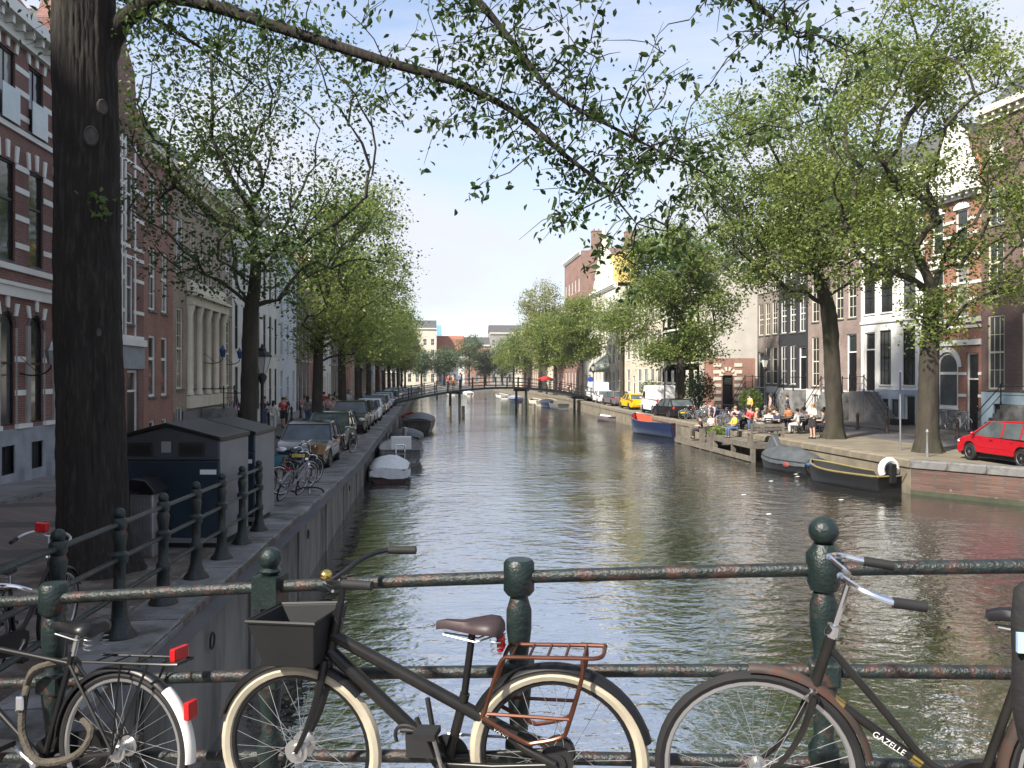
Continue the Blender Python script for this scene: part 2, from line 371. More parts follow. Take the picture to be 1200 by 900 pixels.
# right quay wall
rw = thing('quay_wall', 'canal wall of whitewash-streaked brick and pale concrete below the red car', 'wall')
def wallrun(name, pts, mt, z0, z1, off=0.):
    m = MB(); vs = [p for x, y in pts for p in ((x + off, y, z0), (x + off, y, z1))]
    m.add(vs, [(2 * i, 2 * i + 1, 2 * i + 3, 2 * i + 2) for i in range(len(pts) - 1)]); return m.build(name, mt, rw, smooth=0)
wallrun('brick_face', RQ[:4], M['quaybrick'], -1, .98)
wallrun('concrete_face', RQ[3:], M['paleface'], -1, .98)
wallrun('tide_mark', RQ[:4], mat('wet_algae_stone', (.035, .04, .022), .5, var=.3, scale=3), -.5, .16, -.012)
def along(pts, step):
    out = []
    for (x0, y0), (x1, y1) in zip(pts, pts[1:]):
        L_ = math.hypot(x1 - x0, y1 - y0); n = max(1, round(L_ / step))
        for i in range(n):
            t0, t1 = i / n, (i + 1) / n
            out.append(((x0 + (x1 - x0) * t0, y0 + (y1 - y0) * t0), (x0 + (x1 - x0) * t1, y0 + (y1 - y0) * t1)))
    return out
for (xa, ya), (xb, yb) in along(RQ[1:7], 1.3):
    d = Vector((xb - xa, yb - ya, 0)); ln = d.length; d.normalize(); ang = math.degrees(math.atan2(d.y, d.x))
    m = MB(); h = .12 + rng.uniform(-.012, .012)
    m.prism([(-.06, -.16), (.5, -.16), (.5, h), (0, h), (-.06, h - .05)], 0, 0, yf=lambda x, z, s: .008 if s == 0 else ln - .008)
    o = m.build('coping_stone', M['paleface'] if ya > 27.6 else M['stone'], rw, smooth=0, loc=(xa, ya, 1.1)); o.rotation_euler = (0, 0, R(ang - 90))
m = MB()
for (xa, ya), (xb, yb) in along(RQ[6:], 200):
    m.add([(xa - .05, ya, .94), (xb - .05, yb, .94), (xb - .05, yb, 1.22), (xa - .05, ya, 1.22), (xb + .5, yb, 1.22), (xa + .5, ya, 1.22), (xa + .5, ya, 1.0), (xb + .5, yb, 1.0)],
          [(0, 1, 2, 3), (3, 2, 4, 5), (5, 4, 7, 6)])
tag(m.build('coping_run', M['paleface'], rw, smooth=0), None, kind='stuff')

# ------------------------------------------------------------------ the bridge the camera stands on
BE = Vector((.951, -.309, 0)); BN = Vector((.309, .951, 0)); BANG = -18.
def bk(s): return (s + .708) / 1.2
def ztop(s): k = bk(s); return 3.345 + .1 * k - .0085 * k * k       # height of the top rail
def bp(s, n, z): p = BE * s + BN * n; return Vector((p.x, p.y, z))
def deck_z(s): return 2.40 + .085 * s - (.0045 * (s - 2) ** 2 if s > 2 else 0)
ss = [x for x in np.linspace(-4.6, 24, 30)]
m = MB(); vs = []
for s_ in ss:
    z = deck_z(s_); vs += [bp(s_, 3.75, z - .75), bp(s_, 3.75, z), bp(s_, -6.5, z), bp(s_, -6.5, z - .75)]
m.add(vs, [f for i in range(len(ss) - 1) for k in range(4) for f in [(4 * i + k, 4 * i + (k + 1) % 4, 4 * i + 4 + (k + 1) % 4, 4 * i + 4 + k)]])
tag(m.build('bridge', M['flag']), 'stone paved road bridge carrying the railing and bicycles', 'bridge')

def railpost(tall=False, h=1.0):
    """turned cast-iron baluster, origin at its foot; rails pass at h, .58h, .2h"""
    pr = [(.085, -.06), (.085, .03), (.06, .06), (.055, .2), (.07, .24), (.07, .3), (.045, .34), (.05, .42), (.06, .5), (.066, .56), (.066, .63), (.045, .66), (.052, .7),
          (.064, .78), (.064, .86), (.05, .9), (.042, .925), (.06, .94)]
    return [(r * .84, z * h) for r, z in pr]
# railing on the bridge
br = thing('bridge_railing', 'rusty dark green cast-iron railing with turned posts behind the leaning bicycles', 'railing')
posts = [(-4.02, 0), (-3.0, 0), (-1.86, 1), (-.708, 0), (.515, 2), (1.75, 0), (2.95, 1)]
for s_, kind in posts:
    zt = ztop(s_); p = bp(s_, 3.44, zt - 1.0)
    m = MB(); m.lathe(railpost(), 18)
    po = m.build('post', M['green'], br, loc=p)
    m = MB()
    if kind == 0: m.lathe([(.05, .925), (.066, .945), (.066, 1.06), (.054, 1.075)], 18)
    elif kind == 1:
        m.box(-.06, .06, -.06, .06, .915, 1.055); m.lathe([(.03, 1.05), (.05, 1.075), (.032, 1.09)], 14); m.sphere((0, 0, 1.13), .052, 14, 9)
    else:
        m.lathe([(.052, .92), (.064, .95), (.068, 1.06), (.045, 1.09), (.04, 1.1)], 18); m.sphere((0, 0, 1.15), .058, 16, 10)
    cp = m.build('post_cap', M['green'], po); cp.rotation_euler = (0, 0, R(BANG))
    m = MB(); m.box(-.058, .058, -.058, .058, .55, .645); c2 = m.build('collar', M['green'], po, smooth=0, bevel=.012); c2.rotation_euler = (0, 0, R(BANG))
for dz, r_, nm in ((0, .028, 'top_rail'), (-.40, .027, 'middle_rail'), (-.765, .027, 'bottom_rail')):
    for (s0, _), (s1, _) in zip(posts, posts[1:]):
        m = MB(); m.tube([bp(s0 + (s1 - s0) * t, 3.44, ztop(s0 + (s1 - s0) * t) + dz) for t in np.linspace(0, 1, 5)], r_, 12)
        m.build(nm, M['rust'], br)
# railing along the quay, left
qr = thing('quay_railing', 'dark green railing of stepped posts and three bars beside the waste containers', 'railing')
py_ = [4.42] + [5.3 + 1.25 * i for i in range(8)]
for y in py_:
    z = zl(y) + .07
    m = MB(); m.lathe([(.15, 0), (.15, .035), (.1, .1), (.07, .2), (.062, .34), (.075, .37), (.075, .43), (.052, .46), (.052, .66), (.075, .69), (.078, .76), (.05, .79), (.055, .84), (.068, .93), (.052, .98), (.066, 1.0), (.066, 1.07), (.05, 1.09)], 12, T(0, 0, 0))
    m.sphere((0, 0, 1.125), .055, 10, 7)
    m.build('post', M['green'], qr, loc=(-2.76, y, z))
for a, b in zip(py_, py_[1:]):
    for h, nm in ((1.035, 'top_rail'), (.72, 'middle_rail'), (.4, 'bottom_rail')):
        m = MB(); m.tube([(-2.76, a, zl(a) + .07 + h), (-2.76, b, zl(b) + .07 + h)], .024, 8); m.build(nm, M['green'], qr)
# ------------------------------------------------------------------ houses
WCACHE = {}
def window_meshes(w, h, cols, rows, split, fr, arch):
    key = (round(w, 2), round(h, 2), cols, rows, split, fr, arch)
    if key in WCACHE: return WCACHE[key]
    f = MB(); t = fr
    ha = h - w / 2 if arch else h
    f.box(-w / 2, -w / 2 + t, 0, .07, 0, ha); f.box(w / 2 - t, w / 2, 0, .07, 0, ha); f.box(-w / 2 + t, w / 2 - t, 0, .07, 0, t)
    if arch:
        a = np.linspace(0, math.pi, 13); out = [(w / 2 * math.cos(x), ha + w / 2 * math.sin(x)) for x in a]; inn = [((w / 2 - t) * math.cos(x), ha + (w / 2 - t) * math.sin(x)) for x in a]
        for i in range(12): f.prism([out[i], out[i + 1], inn[i + 1], inn[i]], 0, .07)
    else: f.box(-w / 2 + t, w / 2 - t, 0, .07, h - t, h)
    zs = h * split if split else 0
    if split: f.box(-w / 2 + t, w / 2 - t, .005, .075, zs - t * .55, zs + t * .55)
    g = MB(); b = .016 if w > .5 else .012
    if arch:
        pg = [(-w / 2 + t, t)] + [(-(w / 2 - t) * math.cos(x), ha + (w / 2 - t) * math.sin(x)) for x in np.linspace(0, math.pi, 13)] + [(w / 2 - t, t)]
        g.prism(pg, .045, .055)
    else: g.box(-w / 2 + t, w / 2 - t, .045, .055, t, h - t)
    bars = MB()
    for i in range(1, cols): x = -w / 2 + w * i / cols; bars.box(x - b, x + b, .025, .06, t, (ha if arch else h) - t)
    for i in range(1, rows):
        z = t + (h - 2 * t) * i / rows
        if not split or abs(z - zs) > .15: bars.box(-w / 2 + t, w / 2 - t, .025, .058, z - b, z + b)
    WCACHE[key] = [f, g, bars if bars.v else None, {}]
    return WCACHE[key]
def add_window(par, x, z, w, h, cols=2, rows=2, split=.6, fm='white', gm='glass', sill='stone', fr=.07, arch=False, dep=.12):
    f, g, bars, me = window_meshes(w, h, cols, rows, split, fr, arch)
    if gm == 'glass': gm = rng.choice(['glass'] * 5 + ['bglass'] * 3 + ['curtained'] * 2)
    k = (fm, gm)
    if k not in me: me[k] = (f.mesh('window_frame', M[fm] if isinstance(fm, str) else fm, 0), g.mesh('pane', M[gm], 0), bars.mesh('glazing_bar', M[fm], 0) if bars else None)
    o = inst(me[k][0], 'window', par, (x, dep - .07, z)); inst(me[k][1], 'pane', o)
    if me[k][2]: inst(me[k][2], 'glazing_bar', o)
    if sill:
        sk = ('sill', round(w, 2), sill)
        if sk not in WCACHE: WCACHE[sk] = MB().box(-w / 2 - .06, w / 2 + .06, -.06 - dep + .07, .1, -.09, .003).mesh('sill', M[sill], 0)
        inst(WCACHE[sk], 'sill', o)
    return o
def add_door(par, x, z, w, h, col='black', fm='white', top=.65, dep=.2):
    f = MB(); t = .09
    f.box(-w / 2, -w / 2 + t, -.02, .1, 0, h); f.box(w / 2 - t, w / 2, -.02, .1, 0, h); f.box(-w / 2 + t, w / 2 - t, -.02, .1, h - t, h)
    if top: f.box(-w / 2 + t, w / 2 - t, -.01, .1, h - t - top - .08, h - t - top)
    o = f.build('door_frame', M[fm], par, smooth=0, loc=(x, dep - .1, z))
    hd = h - t - (top + .08 if top else 0)
    d = MB(); d.box(-w / 2 + t, w / 2 - t, .03, .09, 0, hd)
    for zz, hh in ((.12, hd * .36), (hd * .5, hd * .42)):
        d.box(-w / 2 + t + .1, w / 2 - t - .1, .018, .03, zz, zz + hh)
    dd = d.build('door', M[col] if isinstance(col, str) else col, o, smooth=0)
    if top: MB().box(-w / 2 + t, w / 2 - t, .05, .06, hd + .08, h - t).build('fanlight', M['glass'], o, smooth=0)
    k = MB(); k.sphere((w / 2 - t - .1, 0, hd * .47), .035, 8, 5); k.build('knob', M['chrome'], o)
    return o
def house(name, label, origin, ang, w, h, wallm, wins, depth=9., plinth=None, roofm='roof', roof=2.6, cornice=None, doors=(), bands=(), cat='house', group=None, side=None, base=-.3, gable=None):
    """origin: foot of the facade's left corner (seen from the street); local x along facade, y into the house"""
    H = thing(name, label, cat, origin, ang, group)
    xs = {0., w}; zs = {base, h}; holes = []
    for q in wins:
        x, z, ww, hh = q[:4]; holes.append((x - ww / 2, x + ww / 2, z, z + hh))
    for x, z, ww, hh in [d[:4] for d in doors]: holes.append((x - ww / 2, x + ww / 2, z, z + hh))
    for a, b, c, d in holes: xs |= {round(a, 3), round(b, 3)}; zs |= {round(c, 3), round(d, 3)}
    xs = sorted(xs); zs = sorted(zs); m = MB()
    for i in range(len(xs) - 1):
        for j in range(len(zs) - 1):
            cx, cz = (xs[i] + xs[i + 1]) / 2, (zs[j] + zs[j + 1]) / 2
            if any(a < cx < b and c < cz < d for a, b, c, d in holes): continue
            m.add([(xs[i], 0, zs[j]), (xs[i + 1], 0, zs[j]), (xs[i + 1], 0, zs[j + 1]), (xs[i], 0, zs[j + 1])], [(0, 1, 2, 3)])
    for a, b, c, d in holes:
        q = .22
        m.add([(a, 0, c), (b, 0, c), (b, 0, d), (a, 0, d), (a, q, c), (b, q, c), (b, q, d), (a, q, d)], [(0, 4, 5, 1), (1, 5, 6, 2), (2, 6, 7, 3), (3, 7, 4, 0), (4, 7, 6, 5)])
    wall = m.build('wall', wallm, H, smooth=0)
    m = MB(); y1 = depth
    m.add([(0, 0, base), (0, 0, h), (0, y1, h), (0, y1, base), (w, 0, base), (w, 0, h), (w, y1, h), (w, y1, base)], [(0, 1, 2, 3), (4, 7, 6, 5), (3, 2, 6, 7)])
    m.build('side_wall', side or wallm, H, smooth=0)
    if roof:
        m = MB()
        if gable:                                          # ridge runs into the house, gable faces the street
            m.add([(-.05, .05, h), (w + .05, .05, h), (w / 2, .05, h + roof), (-.05, y1, h), (w + .05, y1, h), (w / 2, y1, h + roof)], [(0, 2, 5, 3), (1, 4, 5, 2), (3, 5, 4), (0, 1, 2)])
        else:
            m.add([(0, .1, h), (w, .1, h), (w, 2.6, h + roof), (0, 2.6, h + roof), (0, y1 - 2.6, h + roof), (w, y1 - 2.6, h + roof), (w, y1, h), (0, y1, h)],
                  [(0, 1, 2, 3), (3, 2, 5, 4), (4, 5, 6, 7), (0, 3, 4, 7), (1, 6, 5, 2)])
        m.build('roof', M[roofm], H, smooth=0)
    else:
        m = MB(); m.add([(0, 0, h - .1), (w, 0, h - .1), (w, y1, h - .1), (0, y1, h - .1)], [(0, 1, 2, 3)]); m.build('roof', M[roofm], H, smooth=0)
    if plinth:
        ph, pm = plinth; hl = [(a, b) for a, b, c, d in holes if c < ph - .02]; cut = []
        # the plinth stands 4 cm proud, interrupted at doors and basement windows
        px = sorted({0., w} | {v for a, b in hl for v in (a, b)}); m = MB()
        for a, b in zip(px, px[1:]):
            cx = (a + b) / 2; seg = [(c, d) for aa, bb, c, d in holes if aa < cx < bb and c < ph]
            z = base
            for c, d in sorted(seg):
                if c > z: m.box(a, b, -.04, .1, z, c)
                z = min(d, ph)
            if z < ph: m.box(a, b, -.04, .1, z, ph)
        m.box(0, w, -.07, .02, ph, ph + .07) if not hl else None
        m.build('plinth', pm, H, smooth=0)
    if cornice:
        ch, cp_, cm = cornice; m = MB()
        m.box(-.04, w + .04, -cp_ * .35, .02, h - ch, h - ch * .45); m.box(-.06, w + .06, -cp_, .05, h - ch * .45, h + .02)
        n = int(w / .55)
        for i in range(n + 1): x = .1 + (w - .2) * i / max(1, n); m.box(x - .06, x + .06, -cp_ * .8, -cp_ * .3, h - ch * .75, h - ch * .45)
        m.build('cornice', M[cm] if isinstance(cm, str) else cm, H, smooth=0)
    for b in bands:                                        # (z, height, depth, material, x0, x1)
        z, bh, bd, bm = b[:4]; x0, x1 = b[4:6] if len(b) > 4 else (0, w)
        cuts = sorted([(a, bb) for a, bb, c, d in holes if c < z + bh and d > z and a < x1 and bb > x0]); x = x0
        for a, bb in cuts + [(x1, x1)]:
            if a > x + .01: MB().box(x, a, -bd, .02, z, z + bh).build('stone_band', M[bm] if isinstance(bm, str) else bm, H, smooth=0)
            x = max(x, bb)
    for q in wins: add_window(H, *q[:4], **(q[4] if len(q) > 4 else {}))
    for d in doors: add_door(H, *d[:4], **(d[4] if len(d) > 4 else {}))
    return H
def chimney(H, x, y, z, w=.8, d=.6, h=1.8, m_='chim'):
    m = MB(); m.box(x - w / 2, x + w / 2, y - d / 2, y + d / 2, z - 1, z + h); m.box(x - w / 2 - .06, x + w / 2 + .06, y - d / 2 - .06, y + d / 2 + .06, z + h, z + h + .15)
    for i in (-1, 1): m.lathe([(.12, 0), (.1, .4)], 8, T(x + i * w * .25, y, z + h + .15))
    m.build('chimney', BRK('chimney_brick', (.24, .12, .085)), H, smooth=0)
def stoop(H, x, w, z, steps=7, rail=True, along=1, railm='black', sm='stone'):
    """front steps: a landing against the facade, the flight running along it"""
    m = MB(); m.box(x - w / 2, x + w / 2, -1.15, -.05, -.1, z)
    s = MB(); run = .27
    st = z / steps
    for i in range(steps):
        x0 = x + along * (w / 2 + i * run); x1 = x0 + along * run
        o = MB().box(min(x0, x1), max(x0, x1), -1.12, -.08, -.1, z - st * (i + 1) + .001).build('step', M[sm], H, smooth=0) if i < steps - 1 else None
    m.build('stoop', M[sm], H, smooth=0)
    if rail:
        m = MB(); xe = x + along * (w / 2 + steps * run)
        xs_ = x - along * w / 2
        for yy in (-1.1,):
            m.tube([(xs_, yy, z + .95), (x + along * w / 2, yy, z + .95), (xe, yy, .95)], .028, 6)
            m.tube([(xs_, yy, z + .5), (x + along * w / 2, yy, z + .5), (xe, yy, .5)], .018, 6)
            for px, pz in ((xs_, z), (x + along * w / 2, z), (xe, 0)): m.lathe([(.05, 0), (.05, .1), (.03, .2), (.03, .9), (.05, 1.0), (.02, 1.1)], 8, T(px, yy, pz))
        m.tube([(xs_, -1.1, z + .95), (xs_, -.05, z + .95)], .028, 6)
        m.build('stair_railing', M[railm], H)
def W3(x, z, w, h, **k): return (x, z, w, h, k)

# ---- left row, facade on x = -10.9 facing +X: local x runs toward +Y ... angle 90 => local x -> +Y, local y -> -X
LX = -10.9
redb = BRK('dark_red_brick', (.215, .088, .072), (.25, .2, .185)); redb2 = BRK('red_brick', (.32, .135, .1), (.35, .28, .24)); brownb = BRK('brown_brick', (.34, .25, .185), (.4, .34, .28))
bluestone = mat('blue_grey_stone', (.29, .31, .34), .75, var=.18, scale=2, bump=.2, bscale=20)
xs = [1.2 + 1.62 * i for i in range(8)]
wins = []; doors = []
for i, x in enumerate(xs):
    wins += [W3(x, 1.52, .82, 3.0, cols=1, rows=1, split=.55, fm='black', arch=True, sill=None, fr=.06),
             W3(x, 5.85, .86, 2.65, cols=1, rows=1, split=.62, fm='black', fr=.055), W3(x, 9.55, .86, 1.85, cols=2, rows=1, split=0, fm='black', fr=.05),
             W3(x, .25, .7, .75, cols=5, rows=1, split=0, fm='black', sill=None, fr=.03)]
bands = [(4.92, .3, .09, 'white'), (5.2, .1, .14, 'white'), (1.42, .12, .1, 'white'), (5.62, .16, .07, 'white'), (9.32, .14, .06, 'white')]
for z in (2.3, 3.2, 6.25, 7.0, 7.75, 8.35, 9.75, 10.4, 11.0): bands.append((z, .15, .02, 'white'))
H = house('brick_house', 'dark red brick house with white stone bands and arched ground floor windows', (LX, 13.55, zl(20)), 90, 14.4, 12.4, redb, wins,
          plinth=(1.42, bluestone), cornice=(.7, .5, 'white'), bands=bands, roof=3.2, roofm='redroof')
for x in xs:                                               # arch spandrels, keystones, glass balustrades, wedge lintels
    m = MB(); w_ = .41
    for s in (-1, 1):
        a = np.linspace(0, math.pi / 2, 8); pg = [(s * w_ * math.cos(t), 4.11 + w_ * math.sin(t)) for t in a] + [(s * w_, 4.52)]
        m.prism([(x + p, q) for p, q in pg], -.0, .2)
    m.build('arch_spandrel', redb, H, smooth=0)
    m = MB()
    a = np.linspace(0, math.pi, 15)
    for i in range(14):
        if i in (3, 7, 10): continue
        p = [(.43, a[i]), (.43, a[i + 1]), (.56, a[i + 1]), (.56, a[i])]; m.prism([(x + r * math.cos(t), 4.11 + r * math.sin(t)) for r, t in p], -.03, .02)
    m.build('arch_ring', mat('stone_grey_arch', (.12, .09, .085), .8), H, smooth=0)
    for dx, z0, z1, lean in ((0, 4.62, 4.95, 0), (-.42, 4.42, 4.75, -.1), (.42, 4.42, 4.75, .1), (0, 8.55, 9.0, 0), (-.45, 8.5, 8.95, -.06), (.45, 8.5, 8.95, .06), (0, 11.45, 11.8, 0), (-.45, 11.4, 11.75, -.06), (.45, 11.4, 11.75, .06)):
        MB().prism([(x + dx - .065, z0), (x + dx + .065, z0), (x + dx + .09 + lean, z1), (x + dx - .09 + lean, z1)], -.045, .02).build('keystone', M['white'], H, smooth=0)
    MB().box(x - .46, x + .46, -.12, -.1, 9.5, 10.4).build('glass_balustrade', mat('frosted_glass', (.42, .5, .52), .15, var=.1, spec=.8), H, smooth=0)
    m = MB(); m.box(x - .62, x - .43, -.06, .02, 1.55, 4.2); m.box(x + .43, x + .5, -.03, .02, 1.55, 4.1); m.build('window_surround', mat('grey_stone_trim', (.3, .28, .26), .8), H, smooth=0)
for x in [1.2 + 1.62 * i + .81 for i in range(7)]:
    MB().prism([(x - .2, -.3), (x + .2, -.3), (x + .2, .35), (x + .1, .5), (x - .1, .5), (x - .2, .35)], -.16, 0).build('guard_stone', bluestone, H, smooth=0)
def wall_lantern(H, x, z, reach, col):
    m = MB(); m.tube(bez((x, 0, z - .35), (x, -reach * .5, z - .5), (x, -reach, z - .35), (x, -reach, z - .12), 8), .022, 6); m.tube([(x, 0, z + .1), (x, -reach * .6, z - .36)], .012, 5)
    b = m.build('lantern_bracket', M['black'], H)
    m = MB(); m.lathe([(.09, 0), (.16, .34), (.17, .36), (.08, .48), (.03, .56), (.01, .62)], 6, T(x, -reach, z - .1)); m.build('lantern', col, b, smooth=20)
wall_lantern(H, 10.0, 3.25, .8, M['steel'])
chimney(H, 12.5, 2.6, 14.4)
m = MB(); m.prism([(11.6, 12.4), (14.2, 12.4), (14.2, 13.2), (13.5, 14.6), (12.9, 15.2), (12.3, 14.6), (11.6, 13.2)], -.1, .3); m.build('gable', redb, H, smooth=0)
m = MB(); m.box(12.4, 13.4, -.14, .0, 12.9, 14.0); m.build('dormer_window', M['white'], H, smooth=0)
# narrow banded house
wins = []
for x in (1.2, 2.5, 3.85): wins += [W3(x, 5.0, .8, 2.2, cols=1, rows=1, split=.62), W3(x, 8.5, .8, 2.1, cols=1, rows=1, split=.62)]
wins += [W3(3.85, 11.6, .7, 1.4, cols=1, rows=1, split=.5), W3(1.2, 1.2, .9, 2.6, cols=1, rows=1, split=.6)]
H = house('brick_house', 'narrow dark brick house with white window surrounds and grey stone doorway', (LX, 27.97, zl(30)), 90, 5.35, 11.8, redb, wins, plinth=(1.0, bluestone), roof=4.2, gable=True,
          doors=[(4.2, .1, 1.2, 3.2, dict(col='black'))], bands=[(z, .13, .03, 'white') for z in (4.45, 5.4, 6.6, 7.4, 7.8, 8.9, 10.0, 10.9, 11.5)] + [(4.2, .25, .15, 'white'), (3.35, .85, .05, bluestone, 3.0, 5.35)])
for x in (.72, 1.7, 2.02, 3.0, 3.35, 4.35): MB().box(x - .05, x + .05, -.05, .02, 4.5, 11.8).build('stone_strip', M['white'], H, smooth=0)
m = MB(); m.prism([(0, 11.8), (5.35, 11.8), (5.2, 12.6), (4.4, 13.2), (4.2, 14.4), (3.3, 15.1), (2.65, 16.2), (2.0, 15.1), (1.1, 14.4), (.9, 13.2), (.1, 12.6)], -.06, .35); m.build('gable', redb, H, smooth=0)
for pts in (((.1, 12.6), (.9, 13.2)), ((1.1, 14.4), (2.0, 15.1)), ((2.0, 15.1), (2.65, 16.2)), ((2.65, 16.2), (3.3, 15.1)), ((3.3, 15.1), (4.2, 14.4)), ((4.4, 13.2), (5.2, 12.6))):
    MB().tube([(a, .15, b) for a, b in pts], .2, 6).build('gable_coping', M['white'], H)
# plain red house, two tall windows wide
wins = []
for x in (1.0, 2.55):
    wins += [W3(x, 2.25, .85, 2.45, cols=1, rows=1, split=.62, fr=.1), W3(x, 5.7, .85, 2.5, cols=2, rows=4, split=.55, fr=.1), W3(x, 9.1, .85, 1.9, cols=2, rows=2, split=.5, fr=.1), W3(x, .3, .7, 1.0, cols=1, rows=1, split=0, sill=None)]
house('brick_house', 'plain red brick house two white windows wide under a pale cornice', (LX, 33.34, zl(34)), 90, 3.75, 12.2, redb2, wins, plinth=(.25, bluestone), cornice=(.55, .35, 'cream'), roof=3.4)
# brown house with pilasters
wins = []
for x in (.95, 9.9): wins += [W3(x, 2.5, 1.0, 3.6, cols=3, rows=6, split=.5, fr=.09, fm='cream'), W3(x, 7.6, 1.0, 2.5, cols=3, rows=4, split=.5, fr=.09), W3(x, .2, .9, 1.5, cols=2, rows=2, split=0, sill=None)]
for x in (3.0, 4.6, 6.2, 7.8): wins += [W3(x, 2.5, .85, 3.5, cols=2, rows=6, split=.5, fr=.08, fm='cream'), W3(x, 7.6, .85, 2.4, cols=2, rows=4, split=.5, fr=.08, fm='cream'), W3(x, 10.7, .8, 1.0, cols=2, rows=2, split=0, fr=.07)]
Hb = house('brick_house', 'broad brown brick house with sandstone pilasters and a balcony over steps', (LX, 37.1, zl(40)), 90, 10.9, 12.3, brownb, wins, plinth=(1.5, M['flag']), cornice=(.8, .55, 'cream'), roof=3.0,
           bands=[(6.35, .4, .3, 'cream', 2.0, 8.9), (6.75, .12, .5, 'cream', 1.9, 9.0), (7.0, .5, .18, 'cream', 2.1, 8.8), (1.6, .55, .16, 'cream', 2.0, 8.9)])
for x in (2.25, 3.8, 5.4, 7.0, 8.6):
    m = MB(); m.lathe([(.2, 0), (.2, .12), (.16, .2), (.14, 3.5), (.16, 3.6), (.14, 3.65), (.24, 4.0), (.24, 4.15)], 14, T(x, -.06, 2.2)); m.build('pilaster', M['cream'], Hb)
stoop(Hb, 5.4, 2.2, 1.5, 7, along=1); stoop(Hb, 9.6, 1.2, 1.2, 6, along=1)
for x in (5.0, 8.7): wall_lantern(Hb, x, 4.1, .9, mat('blue_lantern_glass', (.03, .07, .2), .2))
MB().tube([(7.5, -.4, 7.1), (7.9, -2.2, 8.6)], .03, 6).build('flagpole', M['white'], Hb)
chimney(Hb, 1.2, 4.5, 15.0, 1.2, .8, 1.6); chimney(Hb, 9.6, 4.5, 15.0)
# white plastered house whose blank end shows, then the row onward
def rowhouse(y0, w, h, wallm, label, ncol, levels, plinthm=None, cor='white', roof=2.8, ww=.85, fm='white', roofm='roof', x=LX, dz=1.1, ground=None, name='row_house', rows=2, **kw):
    pit = w / ncol; wins = []
    for c in range(ncol):
        for li, (z, hh) in enumerate(levels):
            if ground and li == 0 and c == ground[0]: continue
            wins.append(W3(pit * (c + .5), z, min(ww, pit * .62), hh, cols=2, rows=rows, split=.5, fm=fm, sill='cream', fr=.075))
    doors = [(pit * (ground[0] + .5), .1 if len(ground) < 2 else ground[1], 1.05, 2.9, dict(col='black'))] if ground else []
    return house(name, label, (x, y0, dz), 90, w, h, wallm, wins, plinth=(.9, plinthm) if plinthm else None, cornice=(.7, .45, cor), roof=roof, roofm=roofm, doors=doors, **kw)
rowhouse(48.05, 14.5, 12.5, plaster('white', (.68, .67, .64)), 'white plastered house with dark tall windows and a flat cornice', 7, [(.9, 2.7), (4.6, 2.6), (8.2, 2.2)], cor='white', ground=(4,), fm='black')
rowhouse(62.6, 8.5, 14, plaster('bluewhite', (.56, .60, .66)), 'pale blue-white plastered house beside the crowd', 3, [(.9, 2.6), (4.6, 2.5), (8.0, 2.2), (11.2, 1.8)], ground=(1,))
rowhouse(71.2, 7, 12.5, BRK('sooty_brick', (.11, .08, .07)), 'dark sooty brick house with navy shopfront', 3, [(.8, 2.6), (4.4, 2.4), (7.8, 2.2)], plinthm=paint('navy', (.02, .025, .06)), ground=(0,))
rowhouse(78.3, 9, 14.5, redb2, 'red brick house with white cornice beyond the navy shopfront', 4, [(.8, 2.6), (4.4, 2.4), (7.8, 2.2), (11, 1.8)], ground=(2,))
rowhouse(87.4, 9, 13, plaster('white', (.68, .67, .64)), 'white plastered house between two brick fronts', 4, [(.8, 2.6), (4.4, 2.4), (7.8, 2.2)], ground=(1,))
yy = 96.5
for i, (w_, h_, mm, lb) in enumerate([(8, 15, BRK('sooty_brick', (.11, .08, .07)), 'dark brick gabled house in the far row past the footbridge'), (7, 13, plaster('cream', (.55, .5, .4)), 'cream plastered house in the far row past the footbridge'),
        (9, 14, redb2, 'tall red brick house in the far row past the footbridge'), (8, 16, brownb, 'tall brown brick house in the far row past the footbridge'), (10, 14, plaster('white', (.68, .67, .64)), 'white house next to the blue sheeted scaffold')]):
    rowhouse(yy, w_, h_, mm, lb, 3, [(.8, 2.6), (4.4, 2.4), (7.8, 2.2), (11, 1.7)], ground=(1,)); yy += w_ + .1
# blue sheeted scaffold
H = thing('scaffold', 'building front wrapped in bright blue scaffold sheeting', 'scaffold', (-9.6, 140, 1.1))
for i in range(4):
    for j in range(5):
        if j == 0 and i % 2: continue
        MB().box(0, .06, i * 3.0, i * 3.0 + 2.95, 2.2 + j * 2.6, 2.2 + j * 2.6 + 2.5).build('sheet', mat('blue_sheeting', (.03, .24, .58), .5, var=.25, scale=.8), H, smooth=0)
m = MB()
for i in range(5):
    m.tube([(-.1, i * 3, 0), (-.1, i * 3, 15.5)], .06, 6)
for j in range(6): m.tube([(-.1, 0, 2.1 + j * 2.6), (-.1, 12, 2.1 + j * 2.6)], .05, 6)
m.build('scaffold_pole', M['steel'], H)
rowhouse(yy + .1, 16, 14, brownb, 'brown brick house behind the blue sheeted scaffold', 5, [(.8, 2.6), (4.4, 2.4), (7.8, 2.2)])
rowhouse(yy + 16.3, 22, 16, plaster('cream', (.55, .5, .4)), 'long cream house past the blue sheeted scaffold', 7, [(.8, 2.6), (4.4, 2.4), (7.8, 2.2), (11.2, 2)])
rowhouse(yy + 38.5, 26, 15, redb2, 'long red brick house at the end of the scaffold row', 8, [(.8, 2.6), (4.4, 2.4), (7.8, 2.2), (11.2, 2)])
